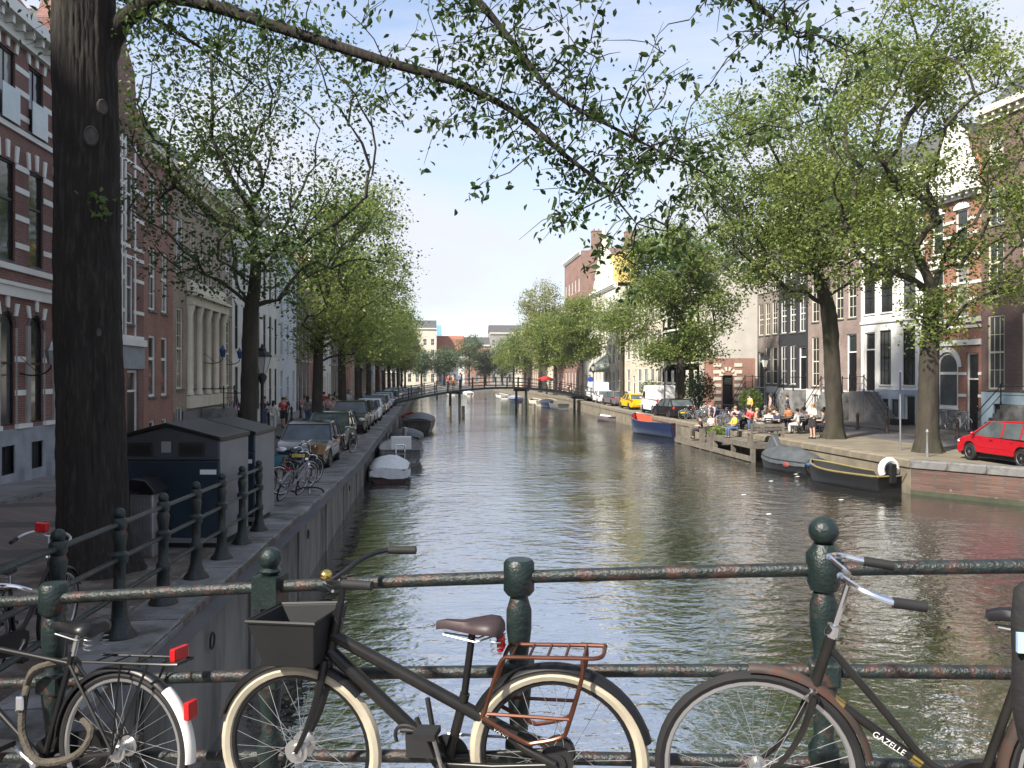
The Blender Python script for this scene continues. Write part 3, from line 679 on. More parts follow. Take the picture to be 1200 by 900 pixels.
# unseen houses added to shade the left street; low block leaves the bridge sunlit
rowhouse(-1.9, 15.3, 13.5, redb2, 'unseen red brick house added beside the banded brick house to shade the street', 5, [(.8, 2.6), (4.4, 2.4), (7.8, 2.2)], dz=1.7)
rowhouse(-42, 40, 8.5, redb, 'unseen dark brick block added behind the near bridge end, kept low for sun', 11, [(.8, 2.6), (4.4, 2.4)], dz=1.9, roof=2.5)

# ---- right row, facade from (27.6, 67) toward the camera
RA = math.degrees(math.atan2(-1, .079)); RT = Vector((.079, -1, 0)).normalized()
def rpos(s): p = Vector((27.6, 67, 1.12)) + RT * s; return (p.x, p.y, p.z)
def rhouse(s0, s1, label, h, wallm, wins, name='canal_house', **kw):
    return house(name, label, rpos(s0 + .02), RA, s1 - s0 - .04, h, wallm, wins, **kw)
def cols(xs, z, w, h, **k): return [W3(x, z, w, h, **k) for x in xs]
greyb = BRK('grey_brown_brick', (.21, .17, .15), (.3, .27, .24)); blackb = mat('black_tarred_brick', (.03, .031, .037), .7, brick=(.22, .066, (.03, .03, .03), .2))
pinkb = BRK('dusky_pink_brick', (.25, .185, .165), (.33, .29, .26)); brb = BRK('aubergine_brick', (.145, .088, .078), (.2, .16, .15)); redb3 = BRK('orange_red_brick', (.3, .115, .08), (.32, .25, .2))
x3 = [.65, 1.8, 2.95]
H = rhouse(0, 3.6, 'narrow grey-brown brick house with cream sashes left of the black house', 15.5, greyb,
       cols(x3[1:], 2.4, .8, 3.0, cols=1, rows=3, split=0, fm='cream') + cols(x3, 6.4, .8, 2.6, cols=2, rows=3, split=.5, fm='cream') + cols(x3, 9.9, .8, 2.4, cols=2, rows=3, split=.5, fm='cream') + cols(x3, 13, .75, 1.7, cols=2, rows=2, split=0, fm='cream') + cols(x3[1:], .4, .7, 1.3, cols=2, rows=1, split=0),
       plinth=(2.2, plaster('lightgrey', (.5, .5, .5))), cornice=(.6, .4, 'cream'), doors=[(.65, 2.1, 1.0, 2.9, dict(col='black'))])
stoop(H, .65, 1.3, 2.05, 9, along=-1)
H = rhouse(3.6, 8.0, 'black tarred brick house with white framed windows between grey and pink neighbours', 16, blackb,
       cols([.8, 2.2, ], 2.4, .85, 3.0, cols=2, rows=3, split=0) + cols([.8, 2.2, 3.6], 6.4, .85, 2.7, cols=2, rows=3, split=.5) + cols([.8, 2.2, 3.6], 10, .85, 2.5, cols=2, rows=3, split=.5) + cols([.8, 2.2, 3.6], 13.3, .8, 1.7, cols=2, rows=2, split=0) + cols([.8, 2.2], .4, .75, 1.3, cols=1, rows=1, split=0),
       plinth=(2.1, plaster('lightgrey', (.5, .5, .5))), cornice=(.6, .4, 'white'), doors=[(3.6, 2.05, 1.05, 3.2, dict(col='black'))])
stoop(H, 3.5, 1.4, 2.0, 8, along=-1); chimney(H, 1.0, 4, 17.5)
H = rhouse(8.0, 14.6, 'dusky pink brick house with tall sashes left of the white house', 15.2, pinkb,
       cols([1.0, 2.5], 2.3, .95, 3.6, cols=2, rows=4, split=.5, fm='cream') + cols([1.0, 2.5, 4.1, 5.6], 7.0, .95, 2.9, cols=2, rows=4, split=.5, fm='cream') + cols([1.0, 2.5, 4.1, 5.6], 11.0, .9, 2.3, cols=2, rows=3, split=.5, fm='cream') + cols([1.0, 2.5], .4, .8, 1.3, cols=2, rows=1, split=0),
       plinth=(2.05, plaster('lightgrey', (.5, .5, .5))), cornice=(.7, .45, 'white'), doors=[(5.55, 2.0, 1.15, 3.9, dict(col='black', top=1.1)), (3.7, .0, 1.6, 1.8, dict(col='black', top=0, fm='black'))])
stoop(H, 4.9, 2.6, 1.95, 8, along=-1); chimney(H, 3.2, 4, 16.8)
whitep = plaster('clean_white', (.74, .73, .70), .05)
H = rhouse(14.6, 20.9, 'white plastered house with dark window sashes and blue-grey basement', 15.6, whitep,
       cols([2.6, 4.9], 2.5, 1.15, 3.45, cols=3, rows=4, split=.5, fm='black', sill='white', fr=.05) + cols([.95, 2.75, 4.95], 7.1, 1.15, 3.1, cols=2, rows=3, split=.5, fm='black', sill='white', fr=.05) + cols([.95, 2.75, 4.95], 11.1, 1.1, 2.4, cols=2, rows=3, split=.5, fm='black', sill='white', fr=.05) + cols([2.6, 3.6], .5, .7, 1.1, cols=1, rows=1, split=0, fm='black', sill=None),
       plinth=(2.2, plaster('bluegrey', (.34, .38, .46))), cornice=(.95, .6, 'white'), bands=[(6.45, .18, .08, 'white'), (10.55, .16, .1, 'white')],
       doors=[(.95, 2.1, 1.15, 3.8, dict(col='black', top=1.0)), (5.0, .0, 1.0, 1.9, dict(col='black', top=0))])
stoop(H, 1.2, 1.6, 2.05, 9, along=1, sm='flag')
m = MB(); m.box(4.5, 5.3, -1.0, -.3, .0, .45); m.build('planter_box', M['black'], H, smooth=0)
H = rhouse(20.9, 25.5, 'narrow orange-red brick house with white bands and arched shop window', 13.4, redb3,
       [W3(1.95, 1.25, 1.7, 3.15, cols=1, rows=1, split=.62, fr=.14, sill='white', arch=True)] + cols([1.15, 3.1], 6.3, .95, 2.9, cols=1, rows=1, split=.66, fr=.09) + cols([1.15, 3.1], 10.0, .95, 2.3, cols=1, rows=1, split=.55, fr=.09),
       plinth=(1.15, M['flag']), cornice=(.55, .5, 'white'), bands=[(z, .16, .035, 'white') for z in (1.9, 3.1, 6.1, 7.2, 8.1, 9.6, 10.8, 11.6)] + [(4.75, .3, .09, 'white'), (5.7, .14, .07, 'white'), (6.0, .1, .09, 'white')],
       doors=[(3.9, .12, .9, 4.2, dict(col='black', top=1.3))], roofm='redroof')
for x, z in ((1.15, 12.3), (3.1, 12.3), (1.15, 9.2), (3.1, 9.2)):
    a = np.linspace(0, math.pi, 11); MB().prism([(x + .62 * math.cos(t), z + .38 * math.sin(t)) for t in a], -.07, .02).build('arch_lintel', M['white'], H, smooth=0)
m = MB()
for s in (-1, 1):
    a = np.linspace(0, math.pi / 2, 9); m.prism([(1.95 + s * .85 * math.cos(t), 3.55 + .85 * math.sin(t)) for t in a] + [(1.95 + s * .85, 4.4)], 0, .2)
m.build('arch_spandrel', redb3, H, smooth=0)
m = MB(); a = np.linspace(0, math.pi, 17)
for i in range(16): m.prism([(1.95 + r * math.cos(t), 3.55 + r * math.sin(t)) for r, t in ((.86, a[i]), (.86, a[i + 1]), (1.12, a[i + 1]), (1.12, a[i]))], -.05, .02)
m.build('arch_ring', M['white'], H, smooth=0)
m = MB(); m.prism([(.6, 13.4), (4.0, 13.4), (4.0, 14.6), (3.3, 15.6), (3.1, 16.6), (2.3, 17.4), (1.5, 16.6), (1.3, 15.6), (.6, 14.6)], -.05, .35); m.build('gable', M['white'], H, smooth=0)
add_window(H, 2.3, 14.0, 1.2, 2.0, cols=2, rows=2, split=.5, dep=-.02)
chimney(H, .2, 2.5, 14.8, 1.4, .9, 2.2)
H = rhouse(25.5, 35.5, 'broad aubergine brick house with cream sashes above a pale blue plinth', 17.2, brb,
       cols([1.0, 3.3, 5.6, 7.9], 2.35, 1.15, 3.9, cols=3, rows=4, split=.5, fm='cream', fr=.09) + cols([1.0, 3.3, 5.6, 7.9], 7.2, 1.1, 2.9, cols=2, rows=3, split=.62, fm='cream', fr=.09) + cols([1.0, 3.3, 5.6, 7.9], 11.0, 1.1, 2.0, cols=2, rows=2, split=.5, fm='cream', fr=.09) + cols([1.0, 3.3, 5.6, 7.9], 14.0, 1.0, 1.7, cols=2, rows=2, split=.5, fm='cream', fr=.09) + [W3(4.0, .5, 1.3, .8, cols=3, rows=1, split=0, sill=None)],
       plinth=(2.2, plaster('skyblue', (.42, .53, .6))), cornice=(.7, .45, 'cream'), doors=[(1.6, .0, 1.5, 1.6, dict(col='black', top=0, fm='black'))])
stoop(H, 3.6, 2.0, 1.6, 7, along=-1)
rhouse(35.5, 44, 'brown brick house continuing the row behind the red car', 15.5, BRK('brown_brick', (.20, .14, .105)), cols([1, 3, 5, 7], 2.4, 1, 3, cols=2, rows=3) + cols([1, 3, 5, 7], 7, 1, 2.6, cols=2, rows=3), plinth=(2, M['flag']), cornice=(.6, .4, 'white'))
# low brick annex with striped arch, pale gable wall behind it
H = house('annex', 'low red brick annex with white striped arched doorway before a pale blank wall', (25.3, 70.6, 1.12), 0, 3.6, 4.6, redb2, [], depth=3, roof=0, doors=[(1.1, .1, .95, 3.0, dict(col='black', top=.7, fm='black'))], cat='annex')
for i in range(7):
    for s in (-1, 1): MB().box(1.1 + s * .95 - .35, 1.1 + s * .95 + .35, -.05, .02, .25 + i * .6, .55 + i * .6).build('stone_band', M['cream'], H, smooth=0)
a = np.linspace(0, math.pi, 12); m = MB()
for i in range(11): m.prism([(1.1 + r * math.cos(t), 3.05 + r * math.sin(t)) for r, t in ((.45, a[i]), (.45, a[i + 1]), (.8, a[i + 1]), (.8, a[i]))], -.06, .02) if i % 2 == 0 else None
m.build('arch_stone', M['cream'], H, smooth=0)
FX = 25.0
H = thing('gabled_building', 'building with a big blank pale plastered end wall rising behind the annex', 'building', (FX, 74, 1.12), 0)
m = MB(); m.add([(0, 0, -.2), (10, 0, -.2), (10, 0, 11), (5, 0, 15.2), (0, 0, 11), (0, 12, -.2), (0, 12, 11), (5, 12, 15.2), (10, 12, 11), (10, 12, -.2)], [(0, 1, 2, 3, 4), (0, 4, 6, 5), (1, 9, 8, 2), (5, 6, 7, 8, 9)])
m.build('wall', plaster('pale_wall', (.5, .47, .42), .08), H, smooth=0)
m = MB(); m.add([(-.2, -.15, 10.85), (5, -.15, 15.3), (5, 12.1, 15.3), (-.2, 12.1, 10.85), (10.2, -.15, 10.85), (10.2, 12.1, 10.85)], [(0, 1, 2, 3), (1, 4, 5, 2)]); m.build('roof', M['roof'], H, smooth=0)
# far right row, facade on x = 25 facing -X: angle -90 => local x -> -Y
def frhouse(y1, w, h, wallm, label, ncol, levels, **kw):
    pit = w / ncol; g = kw.pop('ground', None); ww = kw.pop('ww', .95); fm = kw.pop('fm', 'white'); x0 = kw.pop('x', FX)
    wins = [W3(pit * (c + .5), z, min(ww, pit * .62), hh, cols=2, rows=2, split=.5, fm=fm, sill='cream') for c in range(ncol) for z, hh in levels if not (g is not None and c == g and z < 3)]
    return house('far_house', label, (x0, y1, 1.12), -90, w, h, wallm, wins, cornice=(.7, .45, kw.pop('cor', 'white')), doors=[(pit * (g + .5), .1, 1.05, 2.9)] if g is not None else [], **kw)
sandst = mat('pale_sandstone', (.5, .45, .36), .8, var=.15, scale=1, bump=.2, bscale=12)
frhouse(86, 11.9, 11, BRK('striped_brick', (.27, .14, .11)), 'pinkish red brick front with pale stone bands left of the blank wall', 5, [(1.0, 2.6), (4.8, 2.6), (8.2, 1.9)], bands=[(z, .2, .03, 'cream') for z in (.8, 2.2, 4.2, 5.6, 7.6, 9)], ground=2)
H = frhouse(107.9, 21.8, 13, sandst, 'pale sandstone office front with tall mullioned windows', 8, [(1.0, 2.8), (5, 3), (9, 2.4)], ww=1.5, ground=3)
H = frhouse(124, 15.9, 15.5, plaster('bone', (.6, .56, .47)), 'tall white building with ornate sunlit stepped gable', 7, [(1.0, 2.6), (4.6, 2.6), (8.2, 2.4), (11.6, 2.2)], ww=1.3, roof=0, depth=12)
GP = lambda L_: [(x, 15.5 + (z - 23) * .68) for x, z in L_]
m = MB(); m.prism(GP([(2, 23), (13.5, 23), (13.2, 24.8), (12.0, 25.2), (11.6, 27.4), (10.4, 27.9), (10.0, 30), (8.9, 30.6), (8.5, 32.5), (7.8, 33.6), (7.1, 32.5), (6.7, 30.6), (5.6, 30), (5.2, 27.9), (4.0, 27.4), (3.6, 25.2), (2.4, 24.8)]), -.2, .7)
m.build('gable', M['cream'], H, smooth=0)
for x, z in GP(((7.8, 33.6), (4.2, 27.4), (11.4, 27.4), (2.6, 24.8), (13.0, 24.8))): MB().lathe([(.3, 0), (.35, .3), (.15, .6), (.28, 1.0), (.05, 1.8)], 8, T(x, .2, z)).build('finial', M['white'], H)
add_window(H, 7.8, 16.3, 1.6, 2.4, dep=-.14); add_window(H, 5.9, 16.3, 1.2, 1.8, dep=-.14); add_window(H, 9.7, 16.3, 1.2, 1.8, dep=-.14)
m = MB(); m.box(10.5, 15.9, .3, 3, 15, 19.5); m.build('attic_block', mat('ochre_plaster', (.6, .43, .14), .8, var=.1), H, smooth=0)
H = house('brick_tower', 'high brown brick block with two tall chimneys behind the ornate gable', (26.3, 130, 1.12), 0, 7.5, 23.5, BRK('tower_brick', (.24, .12, .09)), [], depth=12, roof=0, cat='building')
for x, y in ((.8, .8), (6.2, .8)): chimney(H, x, y, 23.5, 1.5, 1.2, 2.6)
H = frhouse(133, 8.9, 12, plaster('pub_white', (.62, .61, .58)), 'white shop front with brown awning left of the ornate gable', 3, [(1.0, 2.2), (5.4, 3), (9.4, 2.2)], ww=1.8)
frhouse(149, 15.9, 23.5, BRK('tower_brick', (.24, .12, .09)), 'plain brown brick block behind the round willow-green trees', 5, [(1, 2.6), (5, 2.6), (9, 2.4), (13, 2.4), (17, 2.2)], roof=0)
yy = 149
for i, (w_, h_, mm, lb) in enumerate([(14, 15, redb2, 'red brick house in the far right row'), (14, 13, plaster('cream', (.55, .5, .4)), 'cream house in the far right row'), (18, 15, brownb, 'brown brick house in the far right row'), (22, 14, redb, 'dark brick house closing the far right row'), (24, 15, sandst, 'pale stone house closing the far right row')]):
    yy += w_ + .1; frhouse(yy, w_, h_, mm, lb, 5, [(1, 2.4), (4.8, 2.4), (8.2, 2.2)])
# arched canopy awning at the ornate building
H = thing('awning', 'round pale striped awning over the entrance of the ornate white building', 'awning', (FX - .1, 113, 1.12), -90)
a = np.linspace(0, math.pi, 13)
for i in range(12):
    m = MB(); p = [(1.7 * math.cos(t), 1.7 * math.sin(t)) for t in (a[i], a[i + 1])]
    m.add([(p[0][0], 0, 3.6 + p[0][1] * 1.5), (p[1][0], 0, 3.6 + p[1][1] * 1.5), (p[1][0] * .95, -2.2, 3.5 + p[1][1] * .5), (p[0][0] * .95, -2.2, 3.5 + p[0][1] * .5)], [(0, 1, 2, 3)])
    m.build('awning_panel', mat('awning_cream', (.55, .56, .5), .8) if i % 2 else mat('awning_green', (.32, .38, .33), .8), H, smooth=0)
# buildings that close the view at the end of the canal, facing -Y (local x -> +X)
def endhouse(x, y, w, h, wallm, label, ncol, lv, **kw):
    pit = w / ncol; wins = [W3(pit * (c + .5), z, min(1.1, pit * .6), hh, cols=2, rows=2, split=.5, sill='cream') for c in range(ncol) for z, hh in lv]
    return house('distant_house', label, (x, y, 1.12), 0, w, h, wallm, wins, cornice=(.7, .4, 'cream'), **kw)
endhouse(-24, 262, 15, 19, greyb, 'tall grey-brown house with white shop fascia at the canal end', 5, [(1, 2.6), (5.2, 2.4), (9, 2.2), (12.6, 2)], bands=[(3.9, .8, .3, 'white')])
endhouse(-8.9, 262, 12, 18, plaster('cream', (.55, .5, .4)), 'pale cream house with many windows at the canal end', 5, [(1, 2.6), (5.2, 2.4), (9, 2.2), (12.6, 2)])
endhouse(3.2, 268, 9, 11, plaster('white', (.68, .67, .64)), 'low white house with red tiled roof at the canal end', 4, [(1, 2.6), (5.2, 2.4)], roofm='redroof', roof=5)
endhouse(12.3, 268, 8, 13, redb2, 'small red brick house at the canal end', 3, [(1, 2.6), (5.2, 2.4), (9, 2)])
endhouse(20.4, 268, 16, 17, BRK('distant_grey_brick', (.3, .29, .28)), 'wide grey house with flat roof at the canal end', 6, [(1, 2.6), (5.2, 2.4), (9, 2.2), (12.6, 2)])
endhouse(36.5, 262, 20, 16, pinkb, 'pinkish house at the right of the canal end', 6, [(1, 2.6), (5.2, 2.4), (9, 2.2)])
endhouse(-48, 262, 23.9, 17, redb, 'dark red house at the left of the canal end', 7, [(1, 2.6), (5.2, 2.4), (9, 2.2)])
m = MB(); m.box(0, 10, 0, 8, 0, 22); o = m.build('modern_block', plaster('brightwhite', (.78, .78, .76), .03), smooth=0, loc=(6, 330, 1.1)); tag(o, 'bright white modern block rising behind the red tiled roof', 'building')
m = MB(); m.box(0, 5, 0, 6, 0, 23); o = m.build('modern_block', mat('blue_cladding', (.2, .4, .7), .4, var=.1), smooth=0, loc=(.8, 330, 1.1)); tag(o, 'light blue clad modern block peeping over the canal end roofs', 'building')
# ------------------------------------------------------------------ trees
def grow(trunk, targets, rs, step=.8, zmin=3., up=.9, sag=.08, jit=.12, upk=.5):
    """connect every target to the growing skeleton; returns nodes, parents, chains (lists of node ids)"""
    pos = [np.array(p, float) for p in trunk]; par = [-1] + list(range(len(trunk) - 1)); chains = []
    P = np.zeros((len(trunk) + len(targets) * 14, 3)); P[:len(trunk)] = np.array(trunk); n = len(trunk)
    dep = np.zeros(len(P))
    top = np.array(trunk[-1]); order = np.argsort(np.linalg.norm(targets - top, axis=1) + rs.normal(0, .3, len(targets)))
    for ti in order:
        t = targets[ti]; d = P[:n] - t; ds = np.sqrt((d ** 2).sum(1))
        cost = ds + up * np.maximum(0, d[:, 2] + upk * ds) + np.where(P[:n, 2] < zmin, 50, 0) + dep[:n] * .25
        k = int(np.argmin(cost)); a = P[k].copy(); L_ = ds[k]
        m = int(max(2, min(13, math.ceil(L_ / step))))
        hor = t - a; mid = a + hor * .45 + np.array((0, 0, .16 * L_)) * (1 if hor[2] > -.3 * L_ else .3) + rs.normal(0, jit * L_ * .5, 3)
        ch = [k]
        for i in range(1, m + 1):
            u = i / m; q = a * (1 - u) ** 2 + 2 * mid * u * (1 - u) + t * u * u
            if i < m: q = q + rs.normal(0, .05 * min(1, L_), 3)
            P[n] = q; par.append(ch[-1]); dep[n] = dep[k] + 1; ch.append(n); n += 1
        chains.append(ch)
    return P[:n], par, chains
def limbs_mesh(P, par, chains, ntr, r_tip, trunk_r, expo=.47, thin=0.):
    n = len(P); tips = np.zeros(n)
    for ch in chains: tips[ch[-1]] += 1
    for i in range(n - 1, 0, -1): tips[par[i]] += tips[i]
    r = r_tip * np.maximum(tips, 1) ** expo
    for i in range(ntr): r[i] = trunk_r[i]
    m = MB()
    for ch in chains:
        rr = [float(r[c]) for c in ch]; rr[0] = min(rr[0], rr[1] * 1.25); rr[-1] *= .5
        if max(rr) < thin: continue
        m.tube([P[c] for c in ch], rr, 8 if max(rr) > .08 else (5 if max(rr) > .03 else 4), caps=False)
    return m, r
def leaf_mesh(name, C, size, rs, mt, shape='diamond', droop=.35, upb=.5):
    """one mesh of many folded leaves at centres C"""
    n = len(C); s = size * rs.uniform(.45, 1.45, n)[:, None]
    nrm = rs.normal(0, 1, (n, 3)); nrm[:, 2] = np.abs(nrm[:, 2]) * .8 + upb; nrm /= np.linalg.norm(nrm, axis=1)[:, None]
    ax = rs.normal(0, 1, (n, 3)); ax[:, 2] -= droop * 2; ax -= nrm * (ax * nrm).sum(1)[:, None]; ax /= np.linalg.norm(ax, axis=1)[:, None] + 1e-9
    sd = np.cross(nrm, ax)
    if shape == 'diamond':
        V = np.stack([C - ax * s * .5, C + sd * s * .34 + nrm * s * .1, C + ax * s * .5, C - sd * s * .34 + nrm * s * .1], 1); F = np.array([[0, 1, 2], [0, 2, 3]])
    else:
        V = np.stack([C - ax * s * .5, C - ax * s * .12 + sd * s * .27 + nrm * s * .09, C + ax * s * .25 + sd * s * .2 + nrm * s * .04, C + ax * s * .6 - nrm * s * .12,
                      C + ax * s * .25 - sd * s * .2 + nrm * s * .04, C - ax * s * .12 - sd * s * .27 + nrm * s * .09], 1); F = np.array([[0, 1, 2, 3], [0, 3, 4, 5]])
    k = V.shape[1]; fl = F.shape[1]
    vv = V.reshape(-1, 3); ff = (F[None] + (np.arange(n) * k)[:, None, None]).reshape(-1, fl)
    me = bpy.data.meshes.new(name); me.vertices.add(len(vv)); me.vertices.foreach_set('co', vv.ravel())
    me.loops.add(ff.size); me.loops.foreach_set('vertex_index', ff.ravel().astype(np.int32))
    me.polygons.add(len(ff)); me.polygons.foreach_set('loop_start', np.arange(len(ff), dtype=np.int32) * fl); me.polygons.foreach_set('loop_total', np.full(len(ff), fl, np.int32))
    at = me.attributes.new('tint', 'FLOAT', 'POINT'); at.data.foreach_set('value', np.repeat(rs.uniform(0, 1, n), k).astype(np.float32))
    me.materials.append(mt); me.update(calc_edges=True); return me
def in_ellipsoids(n, ells, rs, shell=.5):
    w = np.array([e[1][0] * e[1][1] * e[1][2] for e in ells]); w = w / w.sum(); out = []
    for e, k in zip(ells, rs.multinomial(n, w)):
        d = rs.normal(0, 1, (k, 3)); d /= np.linalg.norm(d, axis=1)[:, None]; r = rs.uniform(0, 1, k) ** shell
        out.append(np.array(e[0]) + d * r[:, None] * np.array(e[1]))
    return np.concatenate(out)
def make_tree(label, base, trunk_pts, trunk_r, ells, nt, nl, leaf, mt, seed, barkm='bark2', group=None, shape='diamond', spread=.45, zmin=3., extra=None, shell=.45, r_tip=.014, name='elm_tree', thin=0., flat=.6, clump=.0):
    rs = np.random.RandomState(seed); Tt = thing(name, label, 'tree', base, 0, group)
    targets = in_ellipsoids(nt, ells, rs, shell)
    if clump:                                      # pull targets toward coarse clump centres: gaps between boughs
        cc = in_ellipsoids(max(8, nt // 14), ells, rs, shell); dd = np.linalg.norm(targets[:, None] - cc[None], axis=2); targets += (cc[dd.argmin(1)] - targets) * clump
    if extra is not None: targets = np.concatenate([targets, extra])
    tp = [np.array(p, float) for p in smooth_path(trunk_pts, 4)]; tr = list(np.interp(np.linspace(0, 1, len(tp)), np.linspace(0, 1, len(trunk_r)), trunk_r))
    P, par, chains = grow(tp, targets, rs, zmin=zmin)
    lm, r = limbs_mesh(P, par, chains, len(tp), r_tip, tr, thin=thin)
    lm.build('limbs', M[barkm], Tt)
    m = MB(); nn = 22; rings = []                  # fluted trunk with root flare
    fine = smooth_path(tp, 3); fr_ = np.interp(np.linspace(0, 1, len(fine)), np.linspace(0, 1, len(tr)), tr); ph = rs.uniform(0, 6.28, 4)
    for i, p in enumerate(fine):
        g = []
        hh = p[2]
        for j in range(nn):
            a = 2 * math.pi * j / nn; f = 1 + .05 * math.sin(3 * a + ph[0] + hh * .3) + .035 * math.sin(7 * a + ph[1] - hh * .5) + .03 * math.sin(5 * a + hh * 1.7 + ph[2])
            f += max(0, .55 - hh) * .55 * (1 + .6 * math.sin(5 * a + ph[3])) + .03 * rs.normal()
            g.append((p[0] + fr_[i] * f * math.cos(a), p[1] + fr_[i] * f * math.sin(a), hh))
        rings.append(g)
    m.loft(rings); m.build('trunk', M[barkm], Tt, smooth=80)
    ends = []
    for ch in chains:
        q = P[ch]; k = len(q)
        ends += [q[-1], q[-1] * .6 + q[-2] * .4] + ([q[-2]] if k > 3 else [])
    ends = np.array(ends); idx = rs.randint(0, len(ends), nl)
    C = ends[idx] + rs.normal(0, 1, (nl, 3)) * np.array((spread, spread, spread * flat)) - np.array((0, 0, .1))
    me = leaf_mesh('leaves', C, leaf, rs, mt, shape); o = inst(me, 'crown', Tt); o['kind'] = 'stuff'
    return Tt, (P, par, chains)
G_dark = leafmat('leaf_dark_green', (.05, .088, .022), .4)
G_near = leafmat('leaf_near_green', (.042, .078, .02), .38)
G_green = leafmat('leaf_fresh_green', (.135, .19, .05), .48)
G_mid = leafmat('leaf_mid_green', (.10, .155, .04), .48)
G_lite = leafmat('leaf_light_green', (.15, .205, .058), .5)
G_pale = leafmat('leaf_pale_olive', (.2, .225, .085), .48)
# --- the big near elm, left
FB = Vector((-4.22, 10.9, zl(10.9) + .07))
def rel(pts): return [tuple(Vector(p) - FB) for p in pts]
rs = np.random.RandomState(5)
limb = rel([(-4.2, 10.95, 7.9), (-4.0, 10.93, 8.45), (-3.65, 10.8, 8.75), (-3.2, 10.55, 8.84), (-2.56, 10.32, 8.66), (-1.71, 10.03, 8.31), (-0.48, 9.5, 7.77), (0.28, 9.22, 7.47), (0.92, 8.95, 7.08), (1.44, 8.7, 6.56), (1.81, 8.46, 6.19), (2.14, 8.32, 5.76)])
limb2 = rel([(-1.9, 10.2, 9.6), (0.0, 9.25, 8.94), (0.55, 8.99, 8.28), (0.96, 8.85, 7.73), (1.34, 8.61, 7.16), (1.92, 8.35, 6.74), (2.58, 8.18, 6.36)])
limb3 = rel([(-1.5, 9.6, 10.2), (.6, 8.8, 9.6), (2.24, 8.21, 8.62), (2.94, 7.94, 8.09), (3.36, 7.8, 7.71), (3.57, 7.67, 7.46)])
def near_tree():
    Tt = thing('elm_tree', 'thick dark elm trunk with a long leafy bough reaching over the canal', 'tree', FB)
    tp = smooth_path([(.05, .0, -.1), (.03, 0, 1.2), (-.02, 0, 3.2), (-.03, 0, 5.2), (-.06, 0, 7.0), (0, -.05, 8.6), (.25, -.2, 10.2)], 4)
    tr = np.interp(np.linspace(0, 1, len(tp)), [0, .12, .5, .75, 1], [.46, .41, .375, .36, .26])
    m = MB(); fine = smooth_path(tp, 10); fr_ = np.interp(np.linspace(0, 1, len(fine)), np.linspace(0, 1, len(tr)), tr); nn = 180; rings = []
    from mathutils import noise
    for i, p in enumerate(fine):
        g = []
        for j in range(nn):
            a = 2 * math.pi * j / nn; ca, sa = math.cos(a), math.sin(a)
            f = 1 + .03 * math.sin(3 * a + 1 + p.z * .2) + .05 * noise.noise((ca * 5, sa * 5, p.z * .8)) - .07 * abs(noise.noise((ca * 10, sa * 10, p.z * 1.3))) - .05 * abs(noise.noise((ca * 22, sa * 22, p.z * 2.8))) + .015 * noise.noise((ca * 40, sa * 40, p.z * 14)) + max(0, .5 - p.z) * .5 * (1 + .5 * math.sin(5 * a))
            g.append((p.x + fr_[i] * f * ca, p.y + fr_[i] * f * sa, p.z))
        rings.append(g)
    m.loft(rings); m.build('trunk', M['bark'], Tt, smooth=80)
    for a, z, s in ((-66, 5.4, .095), (-45, 5.78, .075), (-52, 3.0, .04)):     # pruning scars
        m = MB(); m.lathe([(s * 1.1, -.05), (s * 1.0, -.006), (s * .86, .004), (s * .74, -.008), (s * .4, -.005), (s * .05, -.012)], 16, T(0, 0, z) @ RZ(a) @ T(.368, 0, 0) @ RY(90) @ Matrix.Diagonal((1.3, .85, 1, 1)))
        m.build('pruning_scar', M['scar'], Tt)
    main = []
    def limbset(pts, r0, r1, ntg, sp, seed, zoff=0., lo=.12, flare=[]):
        rs = np.random.RandomState(seed); path = [np.array(p) for p in smooth_path(pts, 4)]; k = len(path)
        rad = list(np.linspace(r0, r1, k) ** 1.0)
        tg = []
        for i in range(ntg):
            u = rs.uniform(lo, 1) ** .8; c = path[min(k - 1, int(u * k))]
            tg.append(c + rs.normal(0, 1, 3) * np.array(sp) * (.5 + .6 * u) + np.array((.25 * u, 0, zoff)))
        P, par, chains = grow(path, np.array(tg), rs, step=.28, zmin=-9, up=.15, jit=.25, upk=.25)
        lm, r = limbs_mesh(P, par, chains, k, .0042, rad, .42)
        fl_ = flare + [1] * k
        lm.tube(path, [x * (1 + .05 * rs.normal()) * fl_[i] for i, x in enumerate(rad)], 14, caps=True)
        lm.build('bough', M['bark'], Tt, smooth=70)
        e = []
        for ch in chains:
            q = P[ch]; kk = len(q)
            for f in (1., .85, .7, .5, .35): e.append(q[min(kk - 1, int(f * (kk - 1) + .5))])
        return np.array(e)
    A = limbset(limb, .115, .006, 320, (.55, .5, .48), 11, -.05, .1, [1.9, 1.8, 1.75, 1.7, 1.6, 1.45, 1.3, 1.2, 1.12, 1.06])
    B = limbset(limb2, .06, .008, 200, (.6, .5, .5), 12, .05)
    C = limbset(limb3, .08, .008, 110, (.55, .6, .3), 13, -.05, .5)
    U1 = limbset([(.2, -.1, 9.5), (-1.2, .5, 11.5), (-2.6, .8, 13), (-4, 1.2, 14)], .2, .02, 150, (1.3, 1.3, .9), 14)
    U2 = limbset([(.25, -.2, 10.), (1.4, -.8, 11.4), (2.8, -1.8, 12.6), (4.2, -3, 13.4)], .2, .02, 200, (1.4, 1.4, .8), 15)
    U3 = limbset([(.1, -.1, 9.), (.3, -2, 10.4), (1.2, -4, 11.6), (2.2, -6, 12.4)], .18, .02, 200, (1.4, 1.4, .8), 16)
    U4 = limbset([(.2, .1, 10), (.6, 1.8, 11.4), (1.6, 3.2, 12.8), (2.4, 4.4, 14)], .18, .02, 160, (1.3, 1.3, .8), 17)
